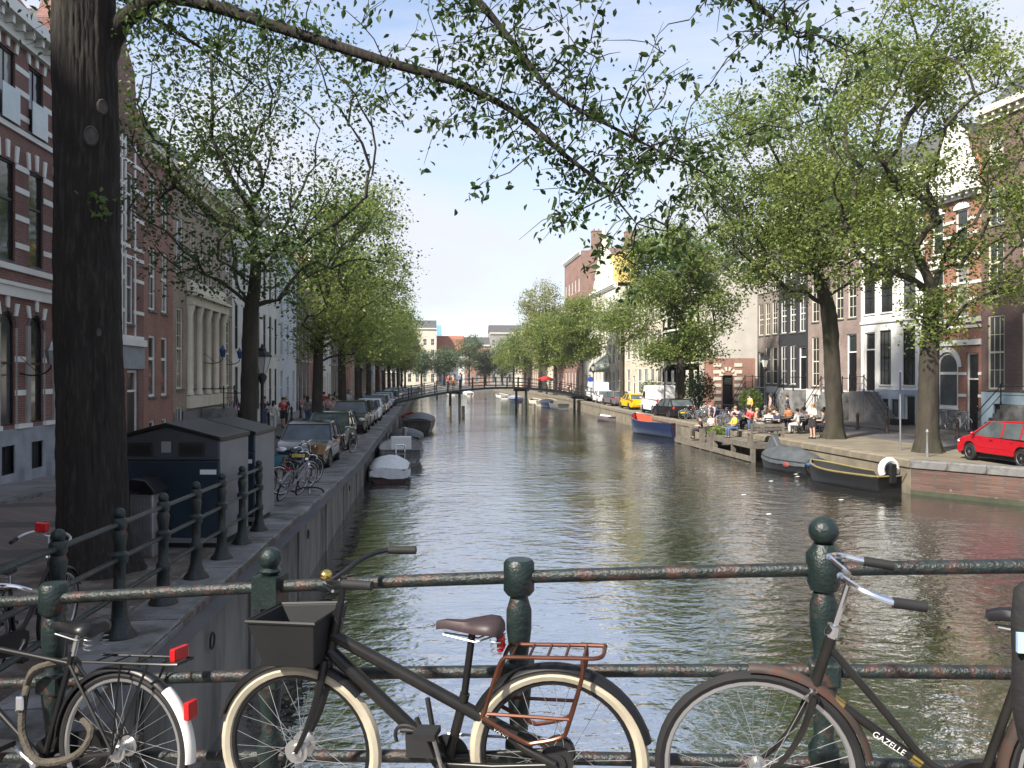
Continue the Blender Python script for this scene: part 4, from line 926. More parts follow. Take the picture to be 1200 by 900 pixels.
    D_ = limbset([(-.3, .2, 7.4), (-.8, .9, 7.9), (-.6, 2.2, 8.3), (.3, 3.6, 8.1), (1.2, 4.6, 7.7)], .07, .01, 130, (.7, .7, .55), 19)
    rs = np.random.RandomState(20); parts = []
    for E_, n_, s_ in ((A, 3300, .08), (B, 1700, .08), (C, 650, .08), (U1, 2600, .3), (U2, 900, .3), (U3, 700, .3), (U4, 2600, .3), (D_, 1300, .12)):
        # leaves sit in small sprays along the twigs, with bare stretches between
        w = rs.uniform(0, 1, len(E_)) ** 2.2; w /= w.sum(); ii = rs.choice(len(E_), n_, p=w)
        parts.append(E_[ii] + rs.normal(0, s_, (n_, 3)) * np.array((1, 1, .8)) - np.array((0, 0, .05)))
    o = inst(leaf_mesh('leaves', np.concatenate(parts), .078, rs, G_near, 'leaf', .5, .3), 'crown', Tt); o['kind'] = 'stuff'
    # a few suckers on the trunk
    q = np.array((.3, -.36, 4.55)) + rs.normal(0, .09, (30, 3)); o = inst(leaf_mesh('sucker_leaves', q, .09, rs, G_mid, 'leaf'), 'sucker_shoot', Tt); o['kind'] = 'stuff'
near_tree()
# --- the row on the left quay
def ltree(y, top, seed, label, ells, mt, nt=330, nl=26000, leaf=.15, r0=.27, group=None, lean=0., x=-5.2, fork=4.2, tt=.42, tr_=.28, **kw):
    z0 = zl(y) + .05; h = top - z0
    return make_tree(label, (x, y, z0), [(0, 0, -.1), (.05, .0, 1.5), (.02 + lean * .3, .05, fork), (lean * .7, .1, fork + h * tt * .52), (lean, 0, fork + h * tt)], [r0 * 1.1, r0, r0 * .9, r0 * (.6 if tt > .2 else .75), r0 * tr_], ells, nt, nl, leaf, mt, seed, group=group, **kw)
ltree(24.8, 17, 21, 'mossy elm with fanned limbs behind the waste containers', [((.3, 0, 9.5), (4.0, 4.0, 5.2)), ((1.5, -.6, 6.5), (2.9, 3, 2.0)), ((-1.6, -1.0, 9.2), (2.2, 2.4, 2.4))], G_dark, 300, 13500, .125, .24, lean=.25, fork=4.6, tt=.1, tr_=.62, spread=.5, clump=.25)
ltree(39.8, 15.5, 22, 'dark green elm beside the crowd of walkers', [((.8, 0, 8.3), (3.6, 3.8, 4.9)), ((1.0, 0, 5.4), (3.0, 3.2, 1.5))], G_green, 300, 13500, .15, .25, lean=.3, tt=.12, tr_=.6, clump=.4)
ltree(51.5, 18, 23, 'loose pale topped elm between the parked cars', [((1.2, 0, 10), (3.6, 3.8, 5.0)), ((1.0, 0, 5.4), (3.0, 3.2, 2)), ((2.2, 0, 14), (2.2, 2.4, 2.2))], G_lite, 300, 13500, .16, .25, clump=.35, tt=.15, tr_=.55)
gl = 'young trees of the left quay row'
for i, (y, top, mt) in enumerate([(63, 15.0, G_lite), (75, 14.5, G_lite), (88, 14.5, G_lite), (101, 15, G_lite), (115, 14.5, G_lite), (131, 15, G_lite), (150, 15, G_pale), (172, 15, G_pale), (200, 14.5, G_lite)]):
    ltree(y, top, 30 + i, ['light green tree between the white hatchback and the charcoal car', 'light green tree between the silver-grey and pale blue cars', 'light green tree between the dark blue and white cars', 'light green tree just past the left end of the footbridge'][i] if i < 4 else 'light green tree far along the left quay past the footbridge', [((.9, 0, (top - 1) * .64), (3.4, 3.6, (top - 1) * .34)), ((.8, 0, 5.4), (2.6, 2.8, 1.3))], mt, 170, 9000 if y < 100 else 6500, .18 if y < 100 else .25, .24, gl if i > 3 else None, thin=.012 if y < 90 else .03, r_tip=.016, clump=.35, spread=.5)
# --- right quay
def rtree(label, x, y, ells, mt, nt, nl, leaf, r0, seed, fork, limbtop, tr_=.25, **kw):
    return make_tree(label, (x, y, 1.1), [(0, 0, -.1), (-.03, 0, 1.6), (limbtop[0] * .25, limbtop[1] * .25, fork), (limbtop[0] * .6, limbtop[1] * .6, (fork + limbtop[2]) / 2), limbtop], [r0 * 1.15, r0, r0 * .88, r0 * (.6 if tr_ < .4 else .74), r0 * tr_], ells, nt, nl, leaf, mt, seed, **kw)
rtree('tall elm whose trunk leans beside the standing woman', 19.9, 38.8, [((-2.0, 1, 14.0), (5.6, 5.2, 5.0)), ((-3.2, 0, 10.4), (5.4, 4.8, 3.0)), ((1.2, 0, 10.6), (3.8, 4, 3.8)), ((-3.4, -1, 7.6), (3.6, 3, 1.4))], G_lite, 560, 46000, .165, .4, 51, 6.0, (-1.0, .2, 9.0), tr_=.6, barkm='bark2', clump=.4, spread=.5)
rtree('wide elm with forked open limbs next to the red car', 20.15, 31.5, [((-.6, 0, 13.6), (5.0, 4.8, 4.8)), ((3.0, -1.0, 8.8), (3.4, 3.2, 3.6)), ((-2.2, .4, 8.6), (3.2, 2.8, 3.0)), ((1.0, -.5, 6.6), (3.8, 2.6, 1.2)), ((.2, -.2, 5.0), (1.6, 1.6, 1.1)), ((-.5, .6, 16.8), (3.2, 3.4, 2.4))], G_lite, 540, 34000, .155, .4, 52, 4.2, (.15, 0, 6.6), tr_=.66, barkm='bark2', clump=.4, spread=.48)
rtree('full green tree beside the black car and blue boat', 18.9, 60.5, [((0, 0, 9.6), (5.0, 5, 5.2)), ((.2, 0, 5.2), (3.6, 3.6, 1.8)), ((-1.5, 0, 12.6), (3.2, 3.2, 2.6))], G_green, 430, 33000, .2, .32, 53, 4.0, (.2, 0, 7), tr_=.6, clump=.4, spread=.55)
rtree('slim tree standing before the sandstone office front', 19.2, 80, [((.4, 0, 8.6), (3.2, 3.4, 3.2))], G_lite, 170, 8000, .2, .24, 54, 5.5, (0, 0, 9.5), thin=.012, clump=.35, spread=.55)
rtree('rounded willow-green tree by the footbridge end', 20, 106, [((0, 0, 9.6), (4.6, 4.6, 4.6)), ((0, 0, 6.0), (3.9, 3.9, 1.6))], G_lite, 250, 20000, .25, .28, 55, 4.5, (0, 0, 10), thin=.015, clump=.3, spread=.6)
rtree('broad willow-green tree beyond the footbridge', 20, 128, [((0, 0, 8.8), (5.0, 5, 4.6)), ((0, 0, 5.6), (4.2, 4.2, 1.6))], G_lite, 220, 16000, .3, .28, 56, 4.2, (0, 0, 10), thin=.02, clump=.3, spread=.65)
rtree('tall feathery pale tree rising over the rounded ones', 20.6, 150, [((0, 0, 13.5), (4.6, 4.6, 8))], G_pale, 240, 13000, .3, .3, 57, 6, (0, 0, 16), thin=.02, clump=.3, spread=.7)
for i, (x, y, s_) in enumerate([(20.5, 172, 1.0), (20.8, 198, .95)]):
    rtree('willow-green tree far along the right quay', x, y, [((0, 0, 8.8 * s_), (5, 5, 5 * s_))], G_lite, 170, 10000, .34, .28, 60 + i, 4.2, (0, 0, 9.5 * s_), thin=.03, spread=.7, group='far trees on the right quay')
dk = leafmat('leaf_blue_green', (.085, .125, .06), .4)
for i, (x, y, h_) in enumerate([(-1.5, 243, 11), (12.5, 244, 15.5), (22.5, 246, 12), (-14, 248, 13), (5.2, 246, 11.5), (-8, 245, 14), (17.8, 250, 11), (29, 245, 14)]):
    rtree('rounded tree before the houses that close the canal', x, y, [((0, 0, h_ * .62), (h_ * .34, h_ * .34, h_ * .38))], dk, 150, 9000, .36, .28, 70 + i, 3.2, (0, 0, h_ * .6), thin=.03, spread=.7, group='trees at the canal end')
# small shrub by the annex
rs = np.random.RandomState(91)
def shrub(label, loc, r, h, n, leaf, mt, stuffname='shrub'):
    S = thing(stuffname, label, 'plant', loc); m = MB()
    for i in range(7): a = rs.uniform(0, 6.28); m.tube([(0, 0, 0), (r * .3 * math.cos(a), r * .3 * math.sin(a), h * .5), (r * .6 * math.cos(a), r * .6 * math.sin(a), h * .85)], [.03, .02, .008], 5)
    m.build('stem', M['twig'], S)
    C = in_ellipsoids(n, [((0, 0, h * .58), (r, r, h * .45))], rs, .4); o = inst(leaf_mesh('leaves', C, leaf, rs, mt), 'foliage', S); o['kind'] = 'stuff'
shrub('tall bushy shrub beside the terrace steps', (23.6, 58.5, 1.1), .9, 2.2, 1600, .13, G_mid)
shrub('round dark bush beside the tree trunk by the black car', (22.3, 66.5, 1.1), 1.5, 3.4, 3500, .16, G_dark)
shrub('clipped round shrub behind the yellow car', (22.0, 80, 1.1), 1.1, 2.6, 1800, .16, G_mid)
# ------------------------------------------------------------------ bicycles (local: x forward, y left, z up, rear hub above the origin)
def wheel(par, x, r=.35, tr=.019, tyre='rubber', rim='alu', spokes=28, hubr=.022, hubw=.05, seg=40, hubm='alu', walls=None, name='wheel'):
    c = np.linspace(0, 2 * math.pi, seg + 1)[:-1]
    m = MB(); m.tube([((r - tr) * math.cos(a), 0, (r - tr) * math.sin(a)) for a in c], tr, 8, closed=True)
    w = m.build(name, M[tyre], par, loc=(x, 0, r))
    if walls:
        for s in (-1, 1):
            q = MB(); q.add([p for a in c for p in (((r - .008) * math.cos(a), s * tr * .82, (r - .008) * math.sin(a)), ((r - 2 * tr + .004) * math.cos(a), s * tr * 1.02, (r - 2 * tr + .004) * math.sin(a)))],
                            [(2 * i, 2 * i + 1, (2 * i + 3) % (2 * seg), (2 * i + 2) % (2 * seg)) for i in range(seg)]); q.build('sidewall', M[walls], w)
    rr = r - 2 * tr - .004; m = MB(); m.tube([(rr * math.cos(a), 0, rr * math.sin(a)) for a in c], .012, 6, closed=True, flat=1.); m.build('rim', M[rim], w)
    m = MB(); m.tube([(0, -hubw, 0), (0, hubw, 0)], hubr, 10); m.tube([(0, -hubw - .02, 0), (0, hubw + .02, 0)], .008, 6)
    for s in (-1, 1): m.lathe([(hubr * 1.7, -.003), (hubr * 1.7, .003)], 12, T(0, s * hubw * .75, 0) @ RX(90))
    m.build('hub', M[hubm], w)
    if spokes:
        m = MB()
        for i in range(spokes):
            a = 2 * math.pi * i / spokes; s = 1 if i % 2 else -1; b = a + (.55 if (i // 2) % 2 else -.55)
            m.tube([(hubr * 1.6 * math.cos(b), s * hubw * .75, hubr * 1.6 * math.sin(b)), (rr * math.cos(a), 0, rr * math.sin(a))], .0013 if spokes > 20 else .002, 3, caps=False)
        o = m.build('spokes', M['steel'], w); o['kind'] = 'stuff'
    return w
def mudguard(par, x, zc, r, a0, a1, w, mt, name='mudguard', n=20, th=.006):
    m = MB(); rings = []
    for i in range(n + 1):
        a = R(a0 + (a1 - a0) * i / n); g = []
        for yy, dr in ((-w, -.012), (-w * .6, .002), (0, .007), (w * .6, .002), (w, -.012)): g.append((x + (r + dr) * math.cos(a), yy, zc + (r + dr) * math.sin(a)))
        for yy, dr in ((w, -.012 - th), (0, .007 - th), (-w, -.012 - th)): g.append((x + (r + dr) * math.cos(a), yy, zc + (r + dr) * math.sin(a)))
        rings.append(g)
    m.loft(rings); return m.build(name, M[mt] if isinstance(mt, str) else mt, par)
def saddle(par, x, z, mt, L_=.26, w=.15, cover=None):
    m = MB(); rings = []
    for t, ww, h in ((0, .62, .0), (.06, .95, .012), (.2, 1.0, .016), (.4, .75, .008), (.6, .38, .0), (.85, .24, .0), (1, .16, -.012)):
        hw = w / 2 * ww; xx = x - L_ * .4 + L_ * t
        lo_ = -.035 + .018 * t; h = h + .014 * t * t
        rings.append([(xx, -hw, z + lo_ + h), (xx, -hw, z - .008 + h), (xx, -hw * .6, z + .012 + h), (xx, 0, z + .006 + h), (xx, hw * .6, z + .012 + h), (xx, hw, z - .008 + h), (xx, hw, z + lo_ + h), (xx, 0, z + lo_ + .005 + h)])
    m.loft(rings); s = m.build('saddle', mt, par, smooth=60)
    m = MB()
    for sy in (-1, 1): m.tube([(x + L_ * .5, sy * .012, z - .035), (x, sy * .025, z - .06), (x - L_ * .3, sy * .035, z - .03)], .004, 5)
    for sy in (-1, 1): m.tube([(x - L_ * .32 + .02 * math.cos(t), sy * .05 + .016 * math.sin(t), z - .04 - .0025 * i) for i, t in enumerate(np.linspace(0, 18, 26))], .003, 4)
    m.build('saddle_spring', M['steel'], s); return s
def crank(par, x, z, r=.09, side=-1, mt='blackm', arm=.17, ang=-50, ring=True):
    m = MB()
    m.tube([(x, -.07, z), (x, .07, z)], .02, 10)
    if ring: m.lathe([(r, -.003), (r, .003)], 24, T(x, side * .045, z) @ RX(90))
    c = m.build('crankset', M[mt], par)
    for s, a in ((1, ang), (-1, ang + 180)):
        e = Vector((x + arm * math.cos(R(a)), s * .075, z + arm * math.sin(R(a))))
        MB().tube([(x, s * .065, z), e], .009, 6).build('crank_arm', M['alu'], c)
        b = MB(); b.box(e.x - .045, e.x + .045, e.y + (0 if s > 0 else -.09), e.y + (.09 if s > 0 else 0), e.z - .012, e.z + .012); b.build('pedal', M['rubber'], c, smooth=0)
    return c
def textmesh(par, s, size, Mx, mt, name='lettering'):
    cu = bpy.data.curves.new('t', 'FONT'); cu.body = s; cu.size = size; cu.align_x = 'CENTER'; cu.align_y = 'CENTER'
    o = bpy.data.objects.new('t', cu); COL.objects.link(o); dg = bpy.context.evaluated_depsgraph_get(); dg.update()
    me = bpy.data.meshes.new_from_object(o.evaluated_get(dg)); bpy.data.objects.remove(o); bpy.data.curves.remove(cu)
    me.transform(Mx); me.materials.clear(); me.materials.append(M[mt]); q = bpy.data.objects.new(name, me); COL.objects.link(q); q.parent = par; return q
def place(root, rear, front, lean=0.):
    rear, front = Vector(rear), Vector(front); d = (front - rear).normalized(); yv = Vector((0, 0, 1)).cross(d).normalized(); zv = d.cross(yv)
    Mx = Matrix((d, yv, zv)).transposed().to_4x4(); Mx = Matrix.Translation(rear) @ Mx @ RX(lean)
    root.matrix_world = Mx; root.location = rear; root.rotation_euler = Mx.to_euler()
def dpt(s, n): return bp(s, n, deck_z(s) + .004)
matblk = mat('satin_black_frame', (.018, .017, .016), .34, .3, var=.2, scale=10)
M['frame_satin'] = matblk
M['bronze'] = mat('bronze_paint', (.105, .04, .024), .34, .6, var=.2, scale=12)
M['oldblack'] = mat('scratched_black_enamel', (.013, .012, .011), .35, var=.3, scale=9, col2=(.06, .042, .034), c2=(.64, .72), c2scale=14)
M['rustguard'] = mat('rusty_pale_mudguard', (.075, .058, .05), .45, .4, var=.3, scale=9, col2=(.1, .045, .03), c2=(.46, .6), c2scale=9)
M['brass'] = mat('brass', (.6, .42, .12), .25, 1.)

def bike_modern():
    B = thing('bicycle', 'satin black bicycle with cream tyres, front crate and bronze rear rack', 'bicycle')
    wheel(B, 0, .355, .026, 'creamtyre', 'black', 28, .04, .055, 48, 'blackm'); wheel(B, 1.08, .355, .026, 'creamtyre', 'black', 28, .03, .05, 48)
    fr = MB(); fr.tube([(.91, 0, .83), (.37, 0, .545), (.16, 0, .435)], .026, 14)
    for s in (-1, 1): fr.tube([(.2, s * .02, .455), (.12, s * .05, .41), (0, s * .062, .355)], .017, 10); fr.tube([(.455, s * .03, .325), (.25, s * .055, .335), (0, s * .062, .355)], .012, 8)
    fr.tube([(.925, 0, .765), (.455, 0, .325)], .027, 14); fr.tube([(.46, 0, .28), (.36, 0, .6)], .02, 12); fr.tube([(.94, 0, .70), (.882, 0, .90)], .024, 12)
    fr.tube([(.455, -.04, .325), (.455, .04, .325)], .03, 12)
    f = fr.build('frame', matblk, B, smooth=50)
    MB().tube([(.368, 0, .57), (.315, 0, .855)], .0145, 10).build('seat_post', M['black'], B)
    fk = MB(); fk.tube([(.882, 0, .9), (.865, 0, .96)], .018, 10)
    for s in (-1, 1): fk.tube(bez((.935, s * .03, .735), (.96, s * .05, .6), (1.0, s * .05, .48), (1.08, s * .05, .355), 8), [.018, .018, .017, .016, .015, .014, .012, .011, .01], 8)
    fk.tube([(.933, -.035, .735), (.933, .035, .735)], .02, 8); fk.build('fork', M['black'], B)
    hb = MB(); hb.tube([(.87, 0, .93), (.845, 0, 1.07)], .014, 8); hb.tube(smooth_path([(.64, .27, 1.11), (.75, .26, 1.115), (.83, .18, 1.1), (.865, .07, 1.075), (.865, -.07, 1.075), (.83, -.18, 1.1), (.75, -.26, 1.115), (.64, -.27, 1.11)], 4), .011, 8)
    h = hb.build('handlebar', M['black'], B)
    for s in (-1, 1): MB().tube([(.74, s * .261, 1.115), (.62, s * .272, 1.11)], .017, 10).build('grip', M['rubber'], h)
    q = MB(); q.sphere((.86, .14, 1.115), .026, 12, 8, (1, 1, .8)); q.build('bell', M['brass'], h)
    q = MB(); q.tube([(.87, .14, 1.08), (.79, .24, 1.08)], .006, 6); q.build('brake_lever', M['chrome'], h)
    saddle(B, .3, .875, mat('plum_black_leather', (.035, .022, .024), .5, var=.25, scale=12), .27, .16)
    q = MB(); q.box(.19, .215, -.03, .03, .775, .835); q.build('rear_lamp', M['redlens'], B, smooth=0, bevel=.008)
    mudguard(B, 0, .355, .37, 32, 168, .034, 'black'); mudguard(B, 1.08, .355, .37, 20, 140, .034, 'black')
    # crate
    cr_ = thing('x', 'x', 'x'); bpy.data.objects.remove(cr_)
    c = MB(); x0, x1, w0, w1 = .94, 1.165, .125, .11; X0, X1, W0, W1 = .905, 1.205, .175, .15; zb, zt = .735, .93
    lo = [(x0, -w0, zb), (x1, -w1, zb), (x1, w1, zb), (x0, w0, zb)]; hi = [(X0, -W0, zt - .02), (X1, -W1, zt - .02), (X1, W1, zt), (X0, W0, zt)]
    ih = [(X0 + .012, -W0 + .012, zt - .02), (X1 - .012, -W1 + .012, zt - .02), (X1 - .012, W1 - .012, zt), (X0 + .012, W0 - .012, zt)]; il = [(x0 + .012, -w0 + .012, zb + .012), (x1 - .012, -w1 + .012, zb + .012), (x1 - .012, w1 - .012, zb + .012), (x0 + .012, w0 - .012, zb + .012)]
    c.loft([lo, hi, ih, il]); ct = c.build('front_crate', mat('grey_black_plastic', (.008, .0085, .009), .7, var=.2, scale=8), B, smooth=0, bevel=.006)
    MB().tube([hi[0], hi[1], hi[2], hi[3]], .008, 6, closed=True).build('crate_rim', M['black'], ct)
    # rack
    rk = MB()
    rk.tube(smooth_path([(.17, .07, .775), (-.1, .07, .775), (-.17, .07, .775), (-.2, .045, .777), (-.2, -.045, .777), (-.17, -.07, .775), (.17, -.07, .775)], 3), .0085, 8)
    for x in (.15, .08, .01, -.06, -.13): rk.tube([(x, -.07, .775), (x, .07, .775)], .006, 6)
    for s in (-1, 1):
        rk.tube(smooth_path([(.17, s * .07, .775), (.2, s * .075, .74), (.265, s * .08, .56), (.27, s * .08, .54), (.12, s * .085, .455), (.07, s * .085, .45), (-.03, s * .085, .475), (-.06, s * .085, .52), (-.12, s * .078, .70), (-.125, s * .07, .775)], 3), .0085, 8)
        rk.tube([(.255, s * .08, .555), (-.07, s * .085, .545)], .007, 6)
    rk.build('rear_rack', M['bronze'], B)
    crank(B, .455, .325, .085, -1, 'blackm', .17, 78)
    m = MB(); m.lathe([(.06, -.02), (.06, .02)], 16, T(0, -.05, .355) @ RX(90)); m.build('hub_gear', M['blackm'], B)
    ch = MB(); ch.tube([(.455, -.05, .41), (0, -.05, .40)], .006, 5); ch.tube([(.455, -.05, .24), (0, -.05, .31)], .006, 5); ch.build('chain', M['steel'], B)
    lk = MB()
    for a, b in (((.50, .60), (.47, .36)), ((.55, .52), (.49, .36)), ((.56, .47), (.62, .47))): lk.tube([(a[0], .055, a[1]), (b[0], .055, b[1])], .011, 6)
    lk.tube(bez((.64, .05, .42), (.66, .06, .5), (.58, .06, .5), (.55, .06, .47), 8), .008, 6); lk.box(.5, .6, .03, .06, .36, .45)
    lk.build('folding_lock', M['blackm'], B)
    textmesh(B, 'VANMOOF', .024, T(.19, .043, .452) @ RX(90) @ RY(180) @ RZ(0) @ RZ(-29), 'white')
    return B
B1 = bike_modern(); place(B1, (.5302, 3.2127, 2.35), (-.4806, 3.5177, 2.30), -2)

def dutch(name, label, fm='oldblack', guard='oldblack', lady=True, bars='chrome', basket=None, lights=True, seat=None, group=None, detail=1, tyre='rubber', frontguard=None, fender_tail=None):
    B = thing(name, label, 'bicycle', group=group); r = .35; wb = 1.12; sp = 32 if detail else 12; sg = 44 if detail else 20
    wheel(B, 0, r, .018, tyre, 'alu', sp, .028 if detail else .02, .05, sg); wheel(B, wb, r, .018, tyre, 'alu', sp, .018, .045, sg)
    bb = (.44, .28); hb_, ht = (.93, .63), (.855, .84); st = (.27, .78); f = MB()
    f.tube([(bb[0], 0, bb[1]), (st[0], 0, st[1])], .0145, 10)
    f.tube([(hb_[0], 0, hb_[1] + .03), (bb[0] + .02, 0, bb[1])], .0155, 10)
    if lady: f.tube(smooth_path([(ht[0] + .01, 0, ht[1] - .06), (.70, 0, .56), (.60, 0, .42), (.52, 0, .365), (.415, 0, .36)], 4), .0135, 10)
    else: f.tube([(ht[0] + .01, 0, ht[1] - .04), (st[0] + .01, 0, st[1] - .06)], .0135, 10)
    f.tube([(hb_[0], 0, hb_[1]), (ht[0], 0, ht[1])], .0185, 10)
    for s in (-1, 1):
        f.tube([(bb[0], s * .025, bb[1]), (0, s * .06, r)], .010, 6); f.tube([(st[0], s * .02, st[1] - .06), (0, s * .06, r)], .008, 6)
    f.tube([(bb[0], -.045, bb[1]), (bb[0], .045, bb[1])], .026, 10); f.build('frame', M[fm], B, smooth=50)
    fk = MB(); fk.tube([(hb_[0], -.04, hb_[1] - .01), (hb_[0], .04, hb_[1] - .01)], .018, 8)
    for s in (-1, 1): fk.tube(bez((hb_[0], s * .04, hb_[1]), (hb_[0] + .03, s * .055, .52), (1.03, s * .055, .4), (wb, s * .055, r), 8), [.013, .013, .012, .011, .0105, .01, .009, .008, .008], 6)
    fk.build('fork', M[fm], B)
    if detail:
        [MB().lathe([(.021, -.02), (.026, -.008), (.021, .008), (.024, .02)], 12, T(hx, 0, hz_) @ RY(-20)).build('headset', M['chrome'], B) for hx, hz_ in (ht, hb_)]
    h = MB(); h.tube([(ht[0], 0, ht[1]), (.80, 0, 1.0), (.795, 0, 1.03)], .011, 8)
    hp = smooth_path([(.63, .2, 1.0), (.70, .205, 1.01), (.79, .18, 1.04), (.84, .1, 1.06), (.805, .025, 1.035), (.805, -.025, 1.035), (.84, -.1, 1.06), (.79, -.18, 1.04), (.70, -.205, 1.01), (.63, -.2, 1.0)], 4)
    h.tube(hp, .011, 8); ho = h.build('handlebar', M[bars], B)
    for s in (-1, 1): MB().tube([(.71, s * .205, 1.012), (.615, s * .199, .996)], .0165, 10).build('grip', M['rubber'], ho)
    MB().tube([(st[0], 0, st[1] - .02), (.24, 0, .86)], .0125, 8).build('seat_post', M['alu'], B)
    saddle(B, .225, .895, seat or M['black'], .27, .19)
    mudguard(B, 0, r, r + .02, 5, 165, .028, guard); mudguard(B, wb, r, r + .02, 25 if not frontguard else 88, 172, .028 if not frontguard else .022, frontguard or guard)
    k = MB()
    k.tube(smooth_path([(.16, .06, .75), (-.3, .06, .75), (-.34, .03, .75), (-.34, -.03, .75), (-.3, -.06, .75), (.16, -.06, .75)], 3), .006, 6)
    for x in (-.25, -.12, 0, .1): k.tube([(x, -.06, .75), (x, .06, .75)], .005, 5)
    for s in (-1, 1): k.tube([(-.2, s * .065, .75), (0, s * .07, r)], .006, 6); k.tube([(-.05, s * .062, .75), (0, s * .07, r)], .005, 6)
    k.build('rear_rack', M['black'], B)
    cc = MB(); cc.prism([(-.07, .29), (.0, .27), (.44, .18), (.52, .22), (.54, .28), (.52, .34), (.44, .38), (0, .42), (-.07, .40)], -.06, -.035); cc.build('chain_case', M[fm], B, smooth=0)
    crank(B, *bb, .08, -1, 'alu', .165, 35 if detail else 10, ring=False)
    if lights:
        q = MB(); q.box(-.33, -.3, -.05, .05, .755, .815); q.build('rear_lamp', M['redlens'], B, smooth=0, bevel=.008)
        q = MB(); q.lathe([(.01, -.06), (.03, -.04), (.04, .02), (.035, .03)], 12, T(.99, 0, .78) @ RY(90)); q.build('head_lamp', M['chrome'], B)
    if fender_tail:
        mudguard(B, 0, r, r + .027, 132, 186, .031, 'white', 'mudguard_tail'); q = MB(); q.box(-.385, -.355, -.035, .035, .5, .58); q.build('reflector', M['redlens'], B, smooth=0, bevel=.008)
    if basket:
        q = MB(); q.box(.92, 1.22, -.17, .17, .80, .803)
        rings = [[(.94, -.15, .8), (1.2, -.15, .8), (1.2, .15, .8), (.94, .15, .8)], [(.9, -.19, 1.03), (1.25, -.19, 1.03), (1.25, .19, 1.03), (.9, .19, 1.03)], [(.912, -.178, 1.03), (1.238, -.178, 1.03), (1.238, .178, 1.03), (.912, .178, 1.03)], [(.95, -.14, .815), (1.19, -.14, .815), (1.19, .14, .815), (.95, .14, .815)]]
        q = MB(); q.loft(rings); q.build('basket', basket, B, smooth=0)
    return B
# old upright bicycle on the right of the bridge
B2 = dutch('bicycle', 'worn black step-through bicycle with chrome bars and rusty mudguards', frontguard='rustguard', guard='rustguard', lights=False)
textmesh(B2, 'GAZELLE', .029, T(.70, .0172, .466) @ RX(90) @ RY(180) @ RZ(-35.5), 'white')
for t in (.3, .8):
    d = Vector((.46 + .47 * t, 0, .28 + .38 * t)); q = MB(); q.tube([d, d + Vector((.03, 0, .0243))], .0168, 10); q.build('frame_band', M['brass'], B2)
place(B2, (2.225, 2.42, 2.565), (1.17, 2.76, 2.50), -5)
bag = thing('shoulder_bag', 'black fabric bag with pale blue label slung behind the old saddle', 'bag')
q = MB(); rings = []
for z, w, t, dx in ((.70, .03, .03, .02), (.76, .06, .05, .01), (.9, .075, .06, 0), (1.05, .07, .055, 0), (1.2, .065, .05, -.01), (1.31, .055, .04, -.01), (1.335, .03, .03, -.01)):
    rings.append([(dx + w * math.cos(a), t * math.sin(a), z) for a in np.linspace(0, 2 * math.pi, 15)[:-1]])
q.loft(rings); bo = q.build('bag_body', mat('black_nylon', (.012, .012, .013), .8, var=.3, scale=14, bump=.5, bscale=18), bag)
q = MB(); q.box(-.075, .03, -.07, -.05, 1.10, 1.17); q.build('label_patch', mat('pale_blue_patch', (.35, .5, .75), .5), bo, smooth=0)
sb = 0.951; bag.location = bp(sb, 2.60, 2.57); bag.rotation_euler = (0, 0, R(BANG)); bag.scale = (.78, .78, .78)
# black bicycle at the left end
B3 = dutch('bicycle', 'black upright bicycle with red rear lamp and white mudguard tail', fm='black', guard='black', lady=False, fender_tail=True)
place(B3, (-1.365, 3.91, 2.15), (-2.37, 4.31, 2.08), 3)
ck = thing('chain_lock', 'khaki sleeved chain lock looped round the railing post and black bicycle', 'lock')
pc = bp(-3.0, 3.44, 0)
q = MB(); q.tube(smooth_path([(pc.x - .09, pc.y - .07, 2.74), (pc.x - .04, pc.y - .1, 2.82), (pc.x + .06, pc.y - .08, 2.84), (pc.x + .1, pc.y + .03, 2.8), (pc.x + .12, pc.y - .06, 2.62), (pc.x + .25, pc.y - .2, 2.56), (pc.x + .2, pc.y - .25, 2.47), (pc.x + .02, pc.y - .2, 2.43), (pc.x - .08, pc.y - .13, 2.52), (pc.x - .1, pc.y - .09, 2.63)], 4), .017, 8, closed=True)
q.build('sleeve', mat('khaki_sleeve', (.07, .06, .046), .9, var=.3, scale=20, bump=.5, bscale=60), ck)
q = MB(); q.box(pc.x - .125, pc.x - .085, pc.y - .12, pc.y - .07, 2.63, 2.70); q.build('lock_body', M['chrome'], ck, smooth=0, bevel=.008)
# bicycle with a red tag on its bars, against the quay railing
B4 = dutch('bicycle', 'old bicycle with red tag on its handlebar beside the thick elm trunk', fm='black', guard='black', lady=True, bars='alu', detail=1)
q = MB(); q.box(.80, .85, .02, .12, 1.06, 1.14); q.build('red_tag', M['redlens'], B4, smooth=0, bevel=.01)
place(B4, (-3.22, 6.33, zl(6.3) + .07), (-3.17, 7.45, zl(7.4) + .07), 5)
